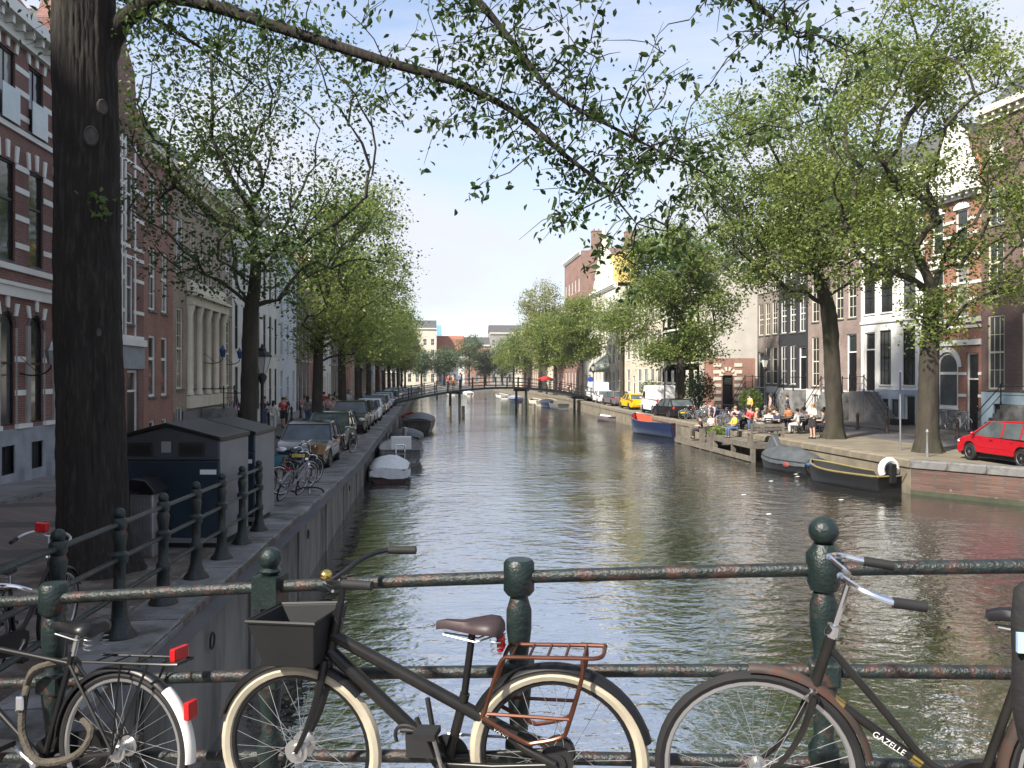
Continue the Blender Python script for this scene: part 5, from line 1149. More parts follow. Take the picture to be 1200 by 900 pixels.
# cluster of bicycles before the parked dark car
DB = dutch('parked_bicycle', 'muddle', detail=0, group='bicycles heaped by the first parked car'); 
bl = [('dark bicycle with a wicker front basket by the first parked car', (-3.55, 21.2), (-3.0, 22.1), 8, mat('wicker', (.3, .17, .08), .8, var=.3, scale=25, bump=.5, bscale=60), None),
      ('burgundy bicycle slumped among the heap by the containers', (-4.1, 18.6), (-3.3, 19.4), -14, None, paint('burgundy', (.16, .02, .025))),
      ('dark bicycle with a teal crate beside the containers', (-3.9, 17.3), (-3.5, 18.3), 10, mat('teal_plastic', (.01, .12, .17), .5), None),
      ('grey bicycle leaning over the quay coping', (-3.6, 19.6), (-2.95, 20.5), 12, None, paint('grey_bike', (.16, .16, .17))),
      ('dark red bicycle with pink saddle cover in the heap', (-4.4, 20.3), (-3.9, 21.3), -10, None, paint('darkred', (.2, .015, .03))),
      ('black bicycle with a drop frame beside the navy hatchback bumper', (-2.95, 23.2), (-3.3, 24.2), -7, None, None), ('pale grey bicycle fallen against the heap', (-3.15, 18.2), (-2.95, 19.2), 22, None, paint('greybike2', (.2, .2, .21))),
      ('black bicycle propped between two parked cars', (-3.3, 31.6), (-2.9, 32.6), 6, None, None)]
KIDS.clear(); KIDS[DB.name] = tree_of(DB)
for i, (lb, a, b, ln, bas, fm) in enumerate(bl):
    if i == 0: o = DB; o['label'] = lb
    else: o = dup(DB, (0, 0, 0), label=lb, remat={'scratched_black_enamel': fm} if fm else None)
    place(o, (a[0], a[1], zl(a[1]) + .075), (b[0], b[1], zl(b[1]) + .075), ln)
    if bas:
        rings = [[(.94, -.15, .8), (1.2, -.15, .8), (1.2, .15, .8), (.94, .15, .8)], [(.9, -.19, 1.03), (1.25, -.19, 1.03), (1.25, .19, 1.03), (.9, .19, 1.03)], [(.912, -.178, 1.03), (1.238, -.178, 1.03), (1.238, .178, 1.03), (.912, .178, 1.03)], [(.95, -.14, .815), (1.19, -.14, .815), (1.19, .14, .815), (.95, .14, .815)]]
        q = MB(); q.loft(rings); q.build('basket', bas, o, smooth=0)
lw_ = thing('spare_wheel', 'loose bicycle wheel lying on the quay coping', 'wheel', (-2.72, 19.7, zl(19.7) + .11)); lw_.rotation_euler = (R(62), R(4), R(14))
wheel(lw_, 0, .34, .017, 'rubber', 'alu', 16, .02, .05, 30); lw_.children[0].location = (0, 0, 0)
# right side: terrace bicycles and the two at the arched shop window
gb = 'bicycles parked at the terrace'
for i in range(15):
    x = 18.6 + rng.uniform(-.3, .5) + (i % 2) * .9; y = 46.5 + i * .62
    o = dup(DB, (0, 0, 0), label='dark bicycle in the packed rack beside the terrace', group=gb, remat=[None, {'scratched_black_enamel': paint('bluebike', (.05, .08, .16))}, {'scratched_black_enamel': paint('greybike2', (.2, .2, .21))}][i % 3])
    place(o, (x, y, 1.11), (x - 1.05, y + .35 + rng.uniform(-.1, .2), 1.11), rng.uniform(-6, 6))
for i, (p, lb) in enumerate((((28.55, 43.9), 'grey bicycle leaning at the arched shop window'), ((28.7, 42.4), 'white framed bicycle beside the shop door'))):
    o = dup(DB, (0, 0, 0), label=lb, group='bicycles at the shop', remat={'scratched_black_enamel': paint(('greybike2', 'whitebike')[i], ((.2, .2, .21), (.6, .6, .6))[i])}); place(o, (*p, 1.21), (p[0] - .08, p[1] - 1.1, 1.21), -5)
for i in range(8):
    o = dup(DB, (0, 0, 0), label='bicycle standing on the quay just past the footbridge', group='far bicycles'); y = 112 + i * 2.3; place(o, (21.0 + .4 * (i % 2), y, 1.11), (20.0, y + .5, 1.11), 0)
# ------------------------------------------------------------------ street furniture left
def lamp_post(label, loc, group=None, h=4.4):
    P = thing('street_lamp', label, 'lamp', loc, 0, group)
    m = MB(); m.lathe([(.17, 0), (.17, .12), (.13, .18), (.12, .7), (.14, .75), (.075, .85), (.06, 1.0), (.05, h - 1.2), (.07, h - 1.15), (.12, h - 1.05), (.15, h - .95), (.1, h - .86), (.05, h - .84)], 12); m.build('post', M['blackm'], P)
    l = MB(); l.lathe([(.13, h - .84), (.26, h - .34), (.255, h - .34)], 6); lo = l.build('lantern_glass', mat('lantern_glass', (.5, .5, .46), .2, var=.1), P, smooth=20)
    c = MB(); c.lathe([(.3, h - .34), (.3, h - .3), (.2, h - .2), (.12, h - .16), (.12, h - .08), (.05, h - .04), (.02, h + .06)], 6); c.build('lantern_roof', M['blackm'], P, smooth=20)
    c = MB()
    for i in range(6): a = i * math.pi / 3; c.tube([(.13 * math.cos(a), .13 * math.sin(a), h - .84), (.262 * math.cos(a), .262 * math.sin(a), h - .34)], .01, 4)
    c.build('lantern_bar', M['blackm'], lo); return P
lamp_post('black cast-iron lantern post beside the mossy elm', (-5.05, 26.2, zl(26)), h=3.95)
lp = lamp_post('black lantern post on the quay by the blue boat', (17.3, 59.0, 1.1), h=4.5)
dup(lp, (22.2, 52.6, 1.1), label='black lantern post at the terrace shrub')
dup(lp, (18.9, 93, 1.1), label='lantern post on the right quay near the footbridge', group='lantern posts along the quays'); 
for y in (66, 96, 126): dup(lp, (-4.9, y - 3, 1.1), label='lantern post among the left tree row', group='lantern posts along the quays')
# waste containers
def container(label, loc, rz, mt, sidem):
    C = thing('waste_container', label, 'container', loc, rz); w, d, h1, h2 = .78, .62, 1.62, 1.82
    pf = [(-w, .1), (w, .1), (w, h1), (0, h2), (-w, h1)]
    m = MB(); m.prism([(-w, .1), (w, .1), (w, 1.3), (-w, 1.3)], -d, d); m.build('lower_body', mt, C, smooth=0, bevel=.02)
    m = MB(); m.prism([(-w, 1.305), (w, 1.305), (w, h1 - .02), (0, h2 - .02), (-w, h1 - .02)], -d, d); m.build('upper_body', sidem, C, smooth=0, bevel=.02)
    m = MB(); m.prism([(-w - .03, h1 - .03), (0, h2 - .02), (w + .03, h1 - .03), (w + .03, h1 + .03), (0, h2 + .04), (-w - .03, h1 + .03)], -d - .03, d + .03); m.build('lid', M['black'], C, smooth=0, bevel=.01)
    for x in (-.38, .38):
        m = MB(); m.box(x - .2, x + .2, -d - .012, -d + .02, 1.36, 1.58); s = m.build('slot_frame', M['blackm'], C, smooth=0, bevel=.02)
        m = MB(); m.box(x - .15, x + .15, -d - .02, -d, 1.41, 1.53); m.build('slot_flap', mat('slot_dark', (.008, .008, .008), .5), s, smooth=0)
    m = MB(); m.box(-.07, .07, -d - .008, -d, 1.42, 1.58); m.build('pictogram_sticker', mat('pale_sticker', (.26, .27, .28), .5), C, smooth=0)
    m = MB(); m.box(.5, .74, -d - .008, -d, 1.1, 1.17); n = m.build('notice_plate', M['white'], C, smooth=0)
    m = MB(); m.box(w, w + .012, -d + .02, d - .02, .12, h1 - .05); m.build('side_panel', mat('pale_grey_panel', (.17, .18, .19), .5, var=.12, scale=2), C, smooth=0)
    m = MB(); m.box(-w + .06, w - .06, -d + .06, d - .06, 0, .1); m.build('skid', M['blackm'], C, smooth=0)
    m = MB(); m.box(-w - .02, w + .02, -d - .02, -d + .05, .1, .17); m.build('base_rail', M['steel'], C, smooth=0)
    return C
navy = mat('navy_container_steel', (.012, .024, .038), .4, var=.25, scale=2.5, col2=(.025, .04, .055), c2=(.5, .7)); hood = mat('grey_container_hood', (.05, .056, .062), .4, var=.15, scale=3)
container('navy waste container with grey hood and two slots beside the quay railing', (-3.72, 13.2, zl(13.2) + .07), -7, navy, hood)
container('second navy waste container half hidden behind the slotted one', (-3.68, 15.35, zl(15.3) + .07), -5, navy, navy)
Bn = thing('litter_bin', 'grey ribbed litter bin with sloping black lid at the trunk', 'bin', (-3.88, 12.0, zl(12) + .07), -8)
Bn.scale = (.8, .8, .95)
m = MB(); m.box(-.2, .2, -.2, .2, 0, .92); m.build('bin_body', M['steel'], Bn, smooth=0, bevel=.02)
for i in range(7): MB().box(-.19 + i * .055, -.165 + i * .055, -.212, -.198, .05, .88).build('rib', M['steel'], Bn, smooth=0)
m = MB(); m.prism([(-.26, .98), (.26, .92), (.26, .97), (.1, 1.12), (-.16, 1.15), (-.26, 1.05)], -.26, .26); m.build('bin_lid', M['black'], Bn, smooth=0, bevel=.015)
# short posts (bollards)
bo = thing('bollard', 'slim dark iron bollard at the edge of the right roadway', 'bollard', (24.7, 45.4, 1.1), 0, 'bollards before the houses')
m = MB(); m.lathe([(.12, 0), (.12, .15), (.08, .2), (.075, .7), (.1, .74), (.1, .8), (.06, .92), (.02, .97)], 10); m.build('shaft', mat('bollard_brown', (.05, .03, .026), .6), bo)
for x, y in ((24.5, 42), (24.7, 39.4), (25.8, 38.0), (24.9, 49), (24.9, 53), (24.9, 57), (25.0, 61)): dup(bo, (x, y, 1.1))
for i, y in enumerate((32, 36, 44, 48, 56, 60, 68, 72)): dup(bo, (-8.9, y, zl(y) + .1), label='dark iron bollard on the kerb of the left pavement', group='bollards along the left pavement')
# traffic sign, seen edge-on, and a short water hydrant post
S = thing('traffic_sign', 'grey sign pole with a blue sign turned edge-on beside the roadway', 'sign', (19.6, 32.6, 1.1))
MB().tube([(0, 0, -.1), (0, 0, 3.3)], .035, 8).build('pole', M['steel'], S)
m = MB(); m.box(-.02, .02, -.3, .3, 2.35, 3.25); m.build('sign_plate', paint('signblue', (.02, .03, .1)), S, smooth=0).rotation_euler = (0, 0, R(-35))
S = thing('water_tap_post', 'short grey standpipe at the tree foot on the quay', 'post', (19.0, 29.8, 1.1)); m = MB(); m.lathe([(.06, 0), (.05, .3), (.035, .35), (.035, .9), (.06, .95), (.03, 1.05)], 8); m.build('pipe', M['steel'], S)
# ------------------------------------------------------------------ cars (local: x forward, y left)
def car(label, kind, col, loc, rz, group=None, name='parked_car'):
    C = thing(name, label, 'car', loc, rz, group)
    if kind == 'hatch': L0, W, H, wb, hood, belt, r = 4.1, 1.72, 1.46, 2.5, .92, .93, .31; prof = dict(ws0=.95, ws1=.25, rf=-1.35, rr=-1.98)
    elif kind == 'estate': L0, W, H, wb, hood, belt, r = 4.45, 1.76, 1.52, 2.6, .93, .95, .32; prof = dict(ws0=1.3, ws1=.42, rf=-1.7, rr=-2.12)
    elif kind == 'suv': L0, W, H, wb, hood, belt, r = 4.4, 1.85, 1.72, 2.6, 1.06, 1.08, .36; prof = dict(ws0=.95, ws1=.35, rf=-1.75, rr=-2.1)
    else: L0, W, H, wb, hood, belt, r = 5.2, 1.95, 2.35, 3.1, 1.15, 1.2, .34; prof = dict(ws0=1.95, ws1=1.3, rf=-2.5, rr=-2.6)
    h = L0 / 2; xf, xr = wb / 2 + .06, -wb / 2 + .06; zb = .2; ar = r + .05
    def arch(x): return [(x + ar * math.cos(a), r + ar * math.sin(a)) for a in np.linspace(0, math.pi, 11)]
    body = paint(*col)
    low = [(h - .03, zb + .08), (h, .42), (h - .02, .62), (h - .1, hood - .24), (h - .38, hood - .1), (h - .7, hood - .03), (prof['ws0'] + .1, hood), (prof['ws0'], belt)]
    rear = [(prof['rr'], belt + .02), (-h + .06, belt - .08), (-h + .01, .62), (-h, .45), (-h + .05, zb + .08)]
    pts = low + rear + [(-h + .2, zb)] + [p for p in arch(xr)[::-1] if p[1] > zb] + [p for p in arch(xf)[::-1] if p[1] > zb] + [(h - .2, zb)]
    def yf(x, z, s):
        w = W / 2 * (1 - .16 * max(0, (abs(x) - h * .62) / (h * .38)) ** 2) * (1 - .05 * max(0, z - .55) - .06 * max(0, .4 - z)); return (-w if s == 0 else w)
    m = MB(); m.prism(pts, 0, 0, yf=yf); b = m.build('body', body, C, smooth=35, bevel=.035)
    # greenhouse: windows as one dark glass solid, roof and pillars proud of it
    gw = W / 2 * .955; tw = W / 2 * (.80 if kind != 'van' else .92); A = (prof['ws0'] - .02, belt - .03); Bq = (prof['ws1'], H - .06); Cq = (prof['rf'], H - .07); Dq = (prof['rr'] + .03, belt - .02)
    def gy(x, z, s): t = (z - belt) / (H - belt); w = gw + (tw - gw) * max(0, t); return -w if s == 0 else w
    mid = ((prof['ws1'] + prof['rf']) / 2, H - .02)
    g = MB(); g.prism([A, Bq, mid, Cq, Dq], 0, 0, yf=gy)
    if kind == 'van':
        g = MB(); g.prism([A, Bq, mid, Cq, Dq], 0, 0, yf=gy); gl = g.build('cargo_body', body, C, smooth=30, bevel=.05)
        q = MB(); q.add([(A[0] + .03, -gw + .12, A[1] + .06), (A[0] + .03, gw - .12, A[1] + .06), (Bq[0] + .1, tw - .12, Bq[1] - .12), (Bq[0] + .1, -tw + .12, Bq[1] - .12)], [(0, 1, 2, 3)]); q.build('windscreen', M['glass'], C, smooth=0)
        for s in (-1, 1):
            q = MB(); x0 = prof['ws1']; q.add([(x0 + .45, s * (gw + .004), belt + .02), (x0 - .5, s * (gw + .004), belt + .02), (x0 - .5, s * (gw - .012), belt + .6), (x0 + .1, s * (gw - .012), belt + .6)], [(0, 1, 2, 3)]); q.build('side_window', M['glass'], C, smooth=0)
    else:
        g.build('glasshouse', M['carglass'], C, smooth=0)
        rf = MB(); rf.prism([(Bq[0] + .06, H - .075), (Bq[0] - .02, H - .035), mid[:1] + (H + .005,), (Cq[0] + .02, H - .04), (Cq[0] - .06, H - .085)], 0, 0, yf=lambda x, z, s: (-1 if s == 0 else 1) * (tw + .015)); rf.build('roof', body, C, smooth=50, bevel=.02)
        for s in (-1, 1):
            def sidept(x, z, o=.008): return (x, s * (abs(gy(x, z, 1)) + o), z)
            for pa, pb, pr_ in [(A, Bq, .035), (Cq, Dq, .06)] + [((xx, belt), (xx - .06, H - .07), .03) for xx in (-.28, -1.18)]: MB().tube([sidept(*pa), sidept(*pb)], pr_, 6).build('window_pillar', body, C)
    for s in (-1, 1):
        MB().sphere((prof['ws0'] - .25 if kind != 'van' else 1.75, s * (W / 2 + .07), belt + .06), .09, 8, 6, (.6, 1, .75)).build('mirror', body, C)
        for x in (.35, -.65):
            if kind != 'van': MB().box(x - .2, x - .06, s * (W / 2 - .005) - .012, s * (W / 2 - .005) + .012, belt - .13, belt - .1).build('door_handle', body, C, smooth=0)
        q = MB(); q.sphere((h - .14, s * (W / 2 - .26), .66 if kind != 'suv' else .76), .15, 10, 6, (.8, 1.2, .7)); q.build('headlight', M['lens'], C)
        q = MB(); q.sphere((-h + .1, s * (W / 2 - .16), .78 if kind != 'van' else 1.1), .13, 10, 6, (.55, .8, 1.4 if kind == 'van' else 1.)); q.build('tail_light', M['redlens'], C)
        MB().box(-wb / 2 + ar + .1, wb / 2 - ar - .0, s * (W / 2 - .0) - .012, s * (W / 2) + .008, .52, .56).build('side_trim', body, C, smooth=0)
    for s in (-1, 1):
        for x in ((.78, -.32, -1.2) if kind != 'van' else (1.2, .1)):
            w_ = abs(yf(x, .6, 1)); MB().add([(x - .006, s * (w_ + .002), .3), (x + .006, s * (w_ + .002), .3), (x + .006, s * (abs(yf(x, belt, 1)) + .004), belt - .03), (x - .006, s * (abs(yf(x, belt, 1)) + .004), belt - .03)], [(0, 1, 2, 3)]).build('door_seam', M['black'], C, smooth=0)
    for x, nm in ((h - .01, 'number_plate'), (-h - .004, 'number_plate')): MB().box(x - .01, x + .012, -.26, .26, .44, .55).build(nm, M['plate'], C, smooth=0)
    q = MB(); q.box(h - .06, h + .004, -.45, .45, .56, .68); q.build('grille', M['black'], C, smooth=0)
    for x in (xf, xr):
        for s in (-1, 1):
            w = MB(); w.lathe([(r * .68, -.1), (r * .93, -.105), (r, -.07), (r, .07), (r * .93, .105), (r * .68, .1)], 22, RX(90)); wo_ = w.build('tyre', M['rubber'], C, loc=(x, s * (W / 2 - .12), r), smooth=30)
            q = MB(); q.lathe([(r * .66, -.005), (r * .66, .02), (r * .58, .0), (r * .2, .012), (.02, .02)], 18, RX(-90 * s)); ri = q.build('rim', M['alu'], wo_, loc=(0, s * .085, 0))
            for k in range(5):
                a = 2 * math.pi * k / 5; e = MB(); e.prism([(r * .3 * math.cos(a - .35), r * .3 * math.sin(a - .35)), (r * .56 * math.cos(a - .4), r * .56 * math.sin(a - .4)), (r * .56 * math.cos(a + .4), r * .56 * math.sin(a + .4)), (r * .3 * math.cos(a + .35), r * .3 * math.sin(a + .35))], s * .01 - .012, s * .01 + .012); e.build('rim_opening', M['black'], ri, smooth=0)
    q = MB(); q.box(-h + .25, h - .25, -W / 2 + .15, W / 2 - .15, .16, .3); q.build('underbody', M['blackm'], C, smooth=0)
    return C
car('red estate car parked on the quay beside the forked elm', 'estate', ('red', (.34, .006, .013), .2), (20.65, 27.1, 1.1), 91)
car('black hatchback parked behind the blue boat', 'hatch', ('blackcar', (.012, .012, .014), .2), (17.75, 58.6, 1.1), 96)
car('large white van parked between the black and yellow cars', 'van', ('vanwhite', (.72, .73, .74), .35), (18.75, 65.6, 1.1), 90, name='parked_van')
car('small bright yellow car parked before the white van', 'hatch', ('yellow', (.75, .44, .01), .25), (18.9, 74.5, 1.1), 92)
car('grey-brown estate car parked beyond the yellow car', 'estate', ('taupe', (.14, .12, .13), .25), (19.3, 83.6, 1.1), 95)
car('small white car parked near the footbridge end', 'hatch', ('white2', (.7, .71, .72), .3), (19.6, 91.4, 1.1), 90)
car('white delivery van parked near the footbridge end', 'van', ('vanwhite', (.72, .73, .74), .35), (20.6, 99, 1.1), 90, name='parked_van')
lefts = [('navy hatchback facing the heap of bicycles', 'hatch', ('navycar', (.012, .018, .035), .2), 28.9), ('dark green car behind the navy hatchback', 'estate', ('greencar', (.02, .045, .04), .25), 35.6), ('black high-roofed car third in the left row', 'suv', ('blackcar', (.012, .012, .014), .2), 45.3),
         ('slate blue estate car ahead of a white one', 'estate', ('slate', (.06, .085, .11), .25), 51.8), ('white hatchback among dark cars on the left quay', 'hatch', ('white2', (.7, .71, .72), .3), 57.2), ('charcoal car parked right behind the white hatchback', 'estate', ('charcoal', (.03, .032, .036), .25), 65.5),
         ('silver-grey car further along the left quay', 'hatch', ('silver', (.35, .36, .38), .25), 71.3), ('pale blue car further along the left quay', 'hatch', ('paleblue', (.3, .38, .46), .25), 78.5), ('dark blue car under the light green trees', 'estate', ('navycar', (.012, .018, .035), .2), 84.5), ('white car near the left end of the footbridge', 'hatch', ('white2', (.7, .71, .72), .3), 92),
         ('silver car past the footbridge on the left quay', 'estate', ('silver', (.35, .36, .38), .25), 105), ('black car past the footbridge on the left quay', 'hatch', ('blackcar', (.012, .012, .014), .2), 111)]
for lb, kd, col, y in lefts: car(lb, kd, col, (-3.95 + rng.uniform(-.08, .05), y, zl(y) + .06), -90 + rng.uniform(-1.5, 1.5), group='cars parked along the left quay')
# ------------------------------------------------------------------ boats (local: x forward)
def boat(label, loc, rz, L_=5., beam=1.8, free=.55, col='black', inner=None, stern=.75, cover=None, name='boat', bow=1.0, rail=None, thw=(.3, .62), engine=False, tarp_h=.35, sag=.0, seed=1, group=None):
    Bt = thing(name, label, 'boat', loc, rz, group); ns = 15; sec = []; inn = []
    cm = col if not isinstance(col, str) else M[col]; im = inner or M['wood']
    for i in range(ns):
        t = i / (ns - 1); x = -L_ / 2 + L_ * t
        b = beam / 2 * (stern + (1 - stern) * math.sin(min(1, t / .45) * math.pi / 2)) if t < .45 else beam / 2 * math.cos(((t - .45) / .55) ** 1.7 * math.pi / 2) ** .75
        b = max(b, .035); sh = free * (1 + .45 * max(0, t - .45) ** 2 * 3.3 * bow + .08 * (1 - t)); kl = -.25 * (1 - .9 * max(0, (t - .8) / .2) ** 2)
        sec.append([(x, -b, sh), (x, -b * .97, sh * .5), (x, -b * .82, 0), (x, -b * .5, kl * .8), (x, 0, kl), (x, b * .5, kl * .8), (x, b * .82, 0), (x, b * .97, sh * .5), (x, b, sh)])
        bi = max(b - .05, .012); fl = .12 if t < .85 else .12 + (t - .85) * 1.8
        inn.append([(x, -bi, sh), (x, -bi * .95, sh * .6), (x, -bi * .8, min(fl, sh * .8)), (x, 0, min(fl, sh * .8) - .01), (x, bi * .8, min(fl, sh * .8)), (x, bi * .95, sh * .6), (x, bi, sh)])
    m = MB(); m.loft(sec, closed=False); n = len(sec[0]); m.add(sec[0], [tuple(range(n))]); m.add(sec[-1], [tuple(range(n))[::-1]]); m.build('hull', cm, Bt, smooth=50)
    m = MB(); m.loft(inn, closed=False); m.add(inn[0], [tuple(range(7))]); m.add([(sec[0][0][0] + .04, p[1], p[2]) for p in inn[0]], [tuple(range(7))[::-1]]); m.build('inner_hull', im, Bt, smooth=50)
    rm = M[rail] if isinstance(rail, str) else (rail or cm)
    port = [(s_[0][0], s_[0][1] + .02, s_[0][2] + .01) for s_ in sec]; star = [(p[0], -p[1], p[2]) for p in port]
    m = MB(); m.tube(port + star[::-1], .042, 6, closed=True); m.build('gunwale', rm, Bt)
    if cover:
        rs = np.random.RandomState(seed); rings = []
        for i, s_ in enumerate(sec):
            t = i / (ns - 1); b = -s_[0][1]; z = s_[0][2]; up = tarp_h * math.sin(math.pi * min(1, max(0.06, t * 1.05))) ** .6 + rs.uniform(-.05, .05)
            rings.append([(s_[0][0] + rs.uniform(-.03, .03), y_ * (b + .03), z + (-.12 - rs.uniform(0, sag + .05) if abs(y_) == 1 else (up * (1 - abs(y_) ** 2.2) + rs.uniform(-.045, .045)))) for y_ in (-1, -.97, -.7, -.4, 0, .4, .7, .97, 1)])
        if sag > .2: rings = [[(p[0] - .05 - rs.uniform(0, .03), p[1] * .97, .16 + rs.uniform(-.05, .09)) for p in rings[0]], [(p[0] - .05, p[1], p[2]) for p in rings[0]]] + rings
        m = MB(); m.loft(rings, closed=False); m.add(rings[0], [tuple(range(9))]); m.build('tarpaulin', cover, Bt, smooth=60)
    else:
        for t in thw:
            i = int(t * (ns - 1)); b = -sec[i][0][1]; x = sec[i][0][0]; MB().box(x - .16, x + .16, -b + .06, b - .06, free * .62, free * .62 + .05).build('thwart', im if im != M['wood'] else M['wood'], Bt, smooth=0)
    if engine:
        e = MB(); rings = []
        for z, w, l in ((free + .18, .1, .14), (free + .26, .15, .22), (free + .48, .16, .24), (free + .62, .13, .2), (free + .66, .06, .1)): rings.append([(-L_ / 2 - .16 + l * math.cos(a), w * math.sin(a), z) for a in np.linspace(0, 2 * math.pi, 13)[:-1]])
        e.loft(rings); eo = e.build('outboard_engine', engine, Bt); MB().box(-L_ / 2 - .22, -L_ / 2 - .1, -.05, .05, -.3, free + .2).build('engine_leg', M['black'], eo, smooth=0)
    return Bt
grey = mat('grey_hull', (.12, .125, .13), .5, var=.15); navyh = paint('navyhull', (.007, .016, .055), .35)
tarpw = mat('white_tarpaulin', (.62, .63, .64), .6, var=.12, scale=5, bump=.7, bscale=6); tarpk = mat('black_tarpaulin', (.009, .0095, .011), .55, var=.25, scale=4, bump=.7, bscale=6); tarpg = mat('grey_tarpaulin', (.06, .068, .075), .65, var=.25, scale=3, bump=.8, bscale=5)
tarpb = mat('navy_tarpaulin', (.014, .018, .03), .55, var=.2, scale=4, bump=.6, bscale=6)
boat('small boat under a crumpled white tarpaulin by the left quay wall', (-1.52, 34.6, .05), 92, 4.2, 1.65, .42, mat('rustred_hull', (.05, .02, .017), .6), cover=tarpw, seed=3, sag=.28, tarp_h=.36, stern=.9)
Bt = boat('open grey motor boat with white console moored at the left quay', (-1.25, 41.0, .05), 91, 5.4, 2.15, .66, grey, mat('pale_deck', (.42, .42, .41), .6), .85, rail=grey, thw=(.2,))
m = MB(); m.box(-.1, .3, -.5, .5, .25, 1.15); m.build('console', M['white'], Bt, smooth=0, bevel=.04)
m = MB(); m.tube(smooth_path([(-2.75, -.2, .1), (-2.8, -.2, .75), (-2.6, -.2, .95), (-2.6, .2, .95), (-2.8, .2, .75), (-2.75, .2, .1)], 3), .025, 6); [m.tube([(-2.78, -.2, z), (-2.78, .2, z)], .02, 5) for z in (.15, .35, .55)]; m.build('boarding_ladder', M['chrome'], Bt)
for s in (-1, 1): MB().box(-2.4, -1.1, s * .72 - .18, s * .72 + .18, .3, .52).build('side_bench', mat('bench_grey', (.2, .2, .21), .7), Bt, smooth=0, bevel=.03)
boat('boat under a rounded navy cover with grey outboard', (-1.2, 49.2, .05), 90, 4.8, 2.0, .6, 'black', cover=tarpb, engine=M['steel'], seed=5, tarp_h=.38)
boat('long black sloop under a black cover near the footbridge', (-.55, 63.5, .05), 89, 6.6, 2.4, .8, 'black', cover=tarpk, seed=6, tarp_h=.4)
boat('small red boat tucked between the black sloop and the footbridge', (-1.5, 76, .05), 90, 3.8, 1.6, .5, mat('red_hull', (.42, .03, .03), .5), mat('dark_inner', (.05, .04, .04), .8), group=None)
Bt = boat('blue wooden boat with bright red inside moored by the terrace', (16.35, 57.6, .05), 101, 7.2, 2.5, .85, navyh, mat('orange_red_inside', (.6, .07, .03), .5), .7, rail=navyh, bow=1.3, thw=(.2, .45, .7))
textmesh(Bt, 'VE', .3, T(.6, 1.19, .62) @ RZ(180) @ RX(90), 'white', 'bow_lettering')
boat('low small grey boat alone by the right quay wall', (16.7, 76, .04), 99, 3.6, 1.4, .35, mat('mauve_grey_hull', (.13, .11, .12), .6), mat('white_top', (.5, .5, .5), .6), thw=(.5,))
Bt = boat('boat under a peaked slate-grey cover beside the wooden deck', (16.0, 35.2, .03), 97, 4.2, 1.55, .45, 'black', cover=tarpg, seed=8, tarp_h=.55)
m = MB(); m.prism([(0.2, .45), (2.0, .62), (1.7, 1.05), (1.25, 1.5), (.9, 1.1)], -.12, .16); m.build('tent_peak', tarpg, Bt, smooth=30, bevel=.06)
MB().sphere((-.9, .74, .34), .15, 10, 6, (1.6, .4, .8)).build('fender', mat('dull_red_fender', (.22, .05, .045), .7), Bt)
Bt = boat('open black skiff with ochre gunwale and white ring on its stern', (16.15, 30.3, .03), 102, 4.4, 1.6, .5, 'black', mat('black_inside', (.014, .014, .015), .7), .8, rail=mat('ochre_gunwale', (.17, .14, .05), .7), thw=(.25, .5, .75))
m = MB(); m.tube([(-2.05, .33 * math.cos(a), .78 + .33 * math.sin(a)) for a in np.linspace(-.5, math.pi + .5, 16)], .12, 8); m.build('white_fender', M['white'], Bt); MB().box(-2.3, -1.9, -.15, .15, .3, 1.0).build('outboard_engine', M['black'], Bt, smooth=0, bevel=.05)
MB().sphere((1.9, .3, .56), .17, 10, 6, (1.7, .7, .5)).build('blue_sheet', cloth('bluesheet', (.03, .08, .2)), Bt)
m = MB(); m.tube(bez((17.0, 27.9, .75), (16.7, 28.1, .5), (16.5, 28.2, .55), (16.3, 28.5, .6), 8), .02, 5); tag(m.build('mooring_rope', M['wood']), 'dark mooring rope from the quay to the black skiff', 'rope')
gf = 'boats moored beyond the footbridge'
for i, (lb, x, y, c, cov) in enumerate([('grey inflatable boat by the footbridge piles', 16.6, 104, grey, None), ('dark blue covered boat beyond the footbridge', 16.3, 110, navyh, tarpb), ('cream hulled boat beyond the footbridge', 15.6, 117, M['cream'], None), ('tan covered barge beyond the footbridge', 17.0, 114, M['wood'], mat('tan_tarpaulin', (.3, .25, .18), .7)), ('blue-grey covered boat in the distance', 14.3, 133, navyh, mat('blue_grey_tarp', (.22, .26, .34), .6)), ('white motor boat in the distance', 13.6, 150, M['white'], None), ('white cabin boat far along the canal', 8.5, 170, M['white'], tarpw), ('small white boat far along the canal', 5, 176, M['white'], None), ('low white boat far along the canal', 1.5, 182, M['white'], tarpw)]):
    boat(lb, (x, y, .03), 95, 5.5, 2.0, .6, c, cover=cov, seed=20 + i, group=gf)
# ------------------------------------------------------------------ footbridge
A_, B_ = Vector((-2.5, 85, 0)), Vector((18.3, 97.5, 0)); FL = (B_ - A_).length; FA = math.degrees(math.atan2(B_.y - A_.y, B_.x - A_.x))
FB_ = thing('footbridge', 'slim dark green arched footbridge on piles across the canal', 'bridge', A_, FA)
fz = lambda x: 1.8 + 1.15 * (1 - ((x - FL / 2) / (FL / 2)) ** 2)
xs = np.linspace(-1.5, FL + 1.5, 28); m = MB()
for x0, x1 in zip(xs, xs[1:]):
    m.add([(x0, -1.1, fz(x0) - .22), (x0, 1.1, fz(x0) - .22), (x0, 1.1, fz(x0)), (x0, -1.1, fz(x0)), (x1, -1.1, fz(x1) - .22), (x1, 1.1, fz(x1) - .22), (x1, 1.1, fz(x1)), (x1, -1.1, fz(x1))], [(0, 3, 7, 4), (1, 5, 6, 2), (2, 6, 7, 3), (0, 4, 5, 1)])
m.build('deck', M['green'], FB_, smooth=0)
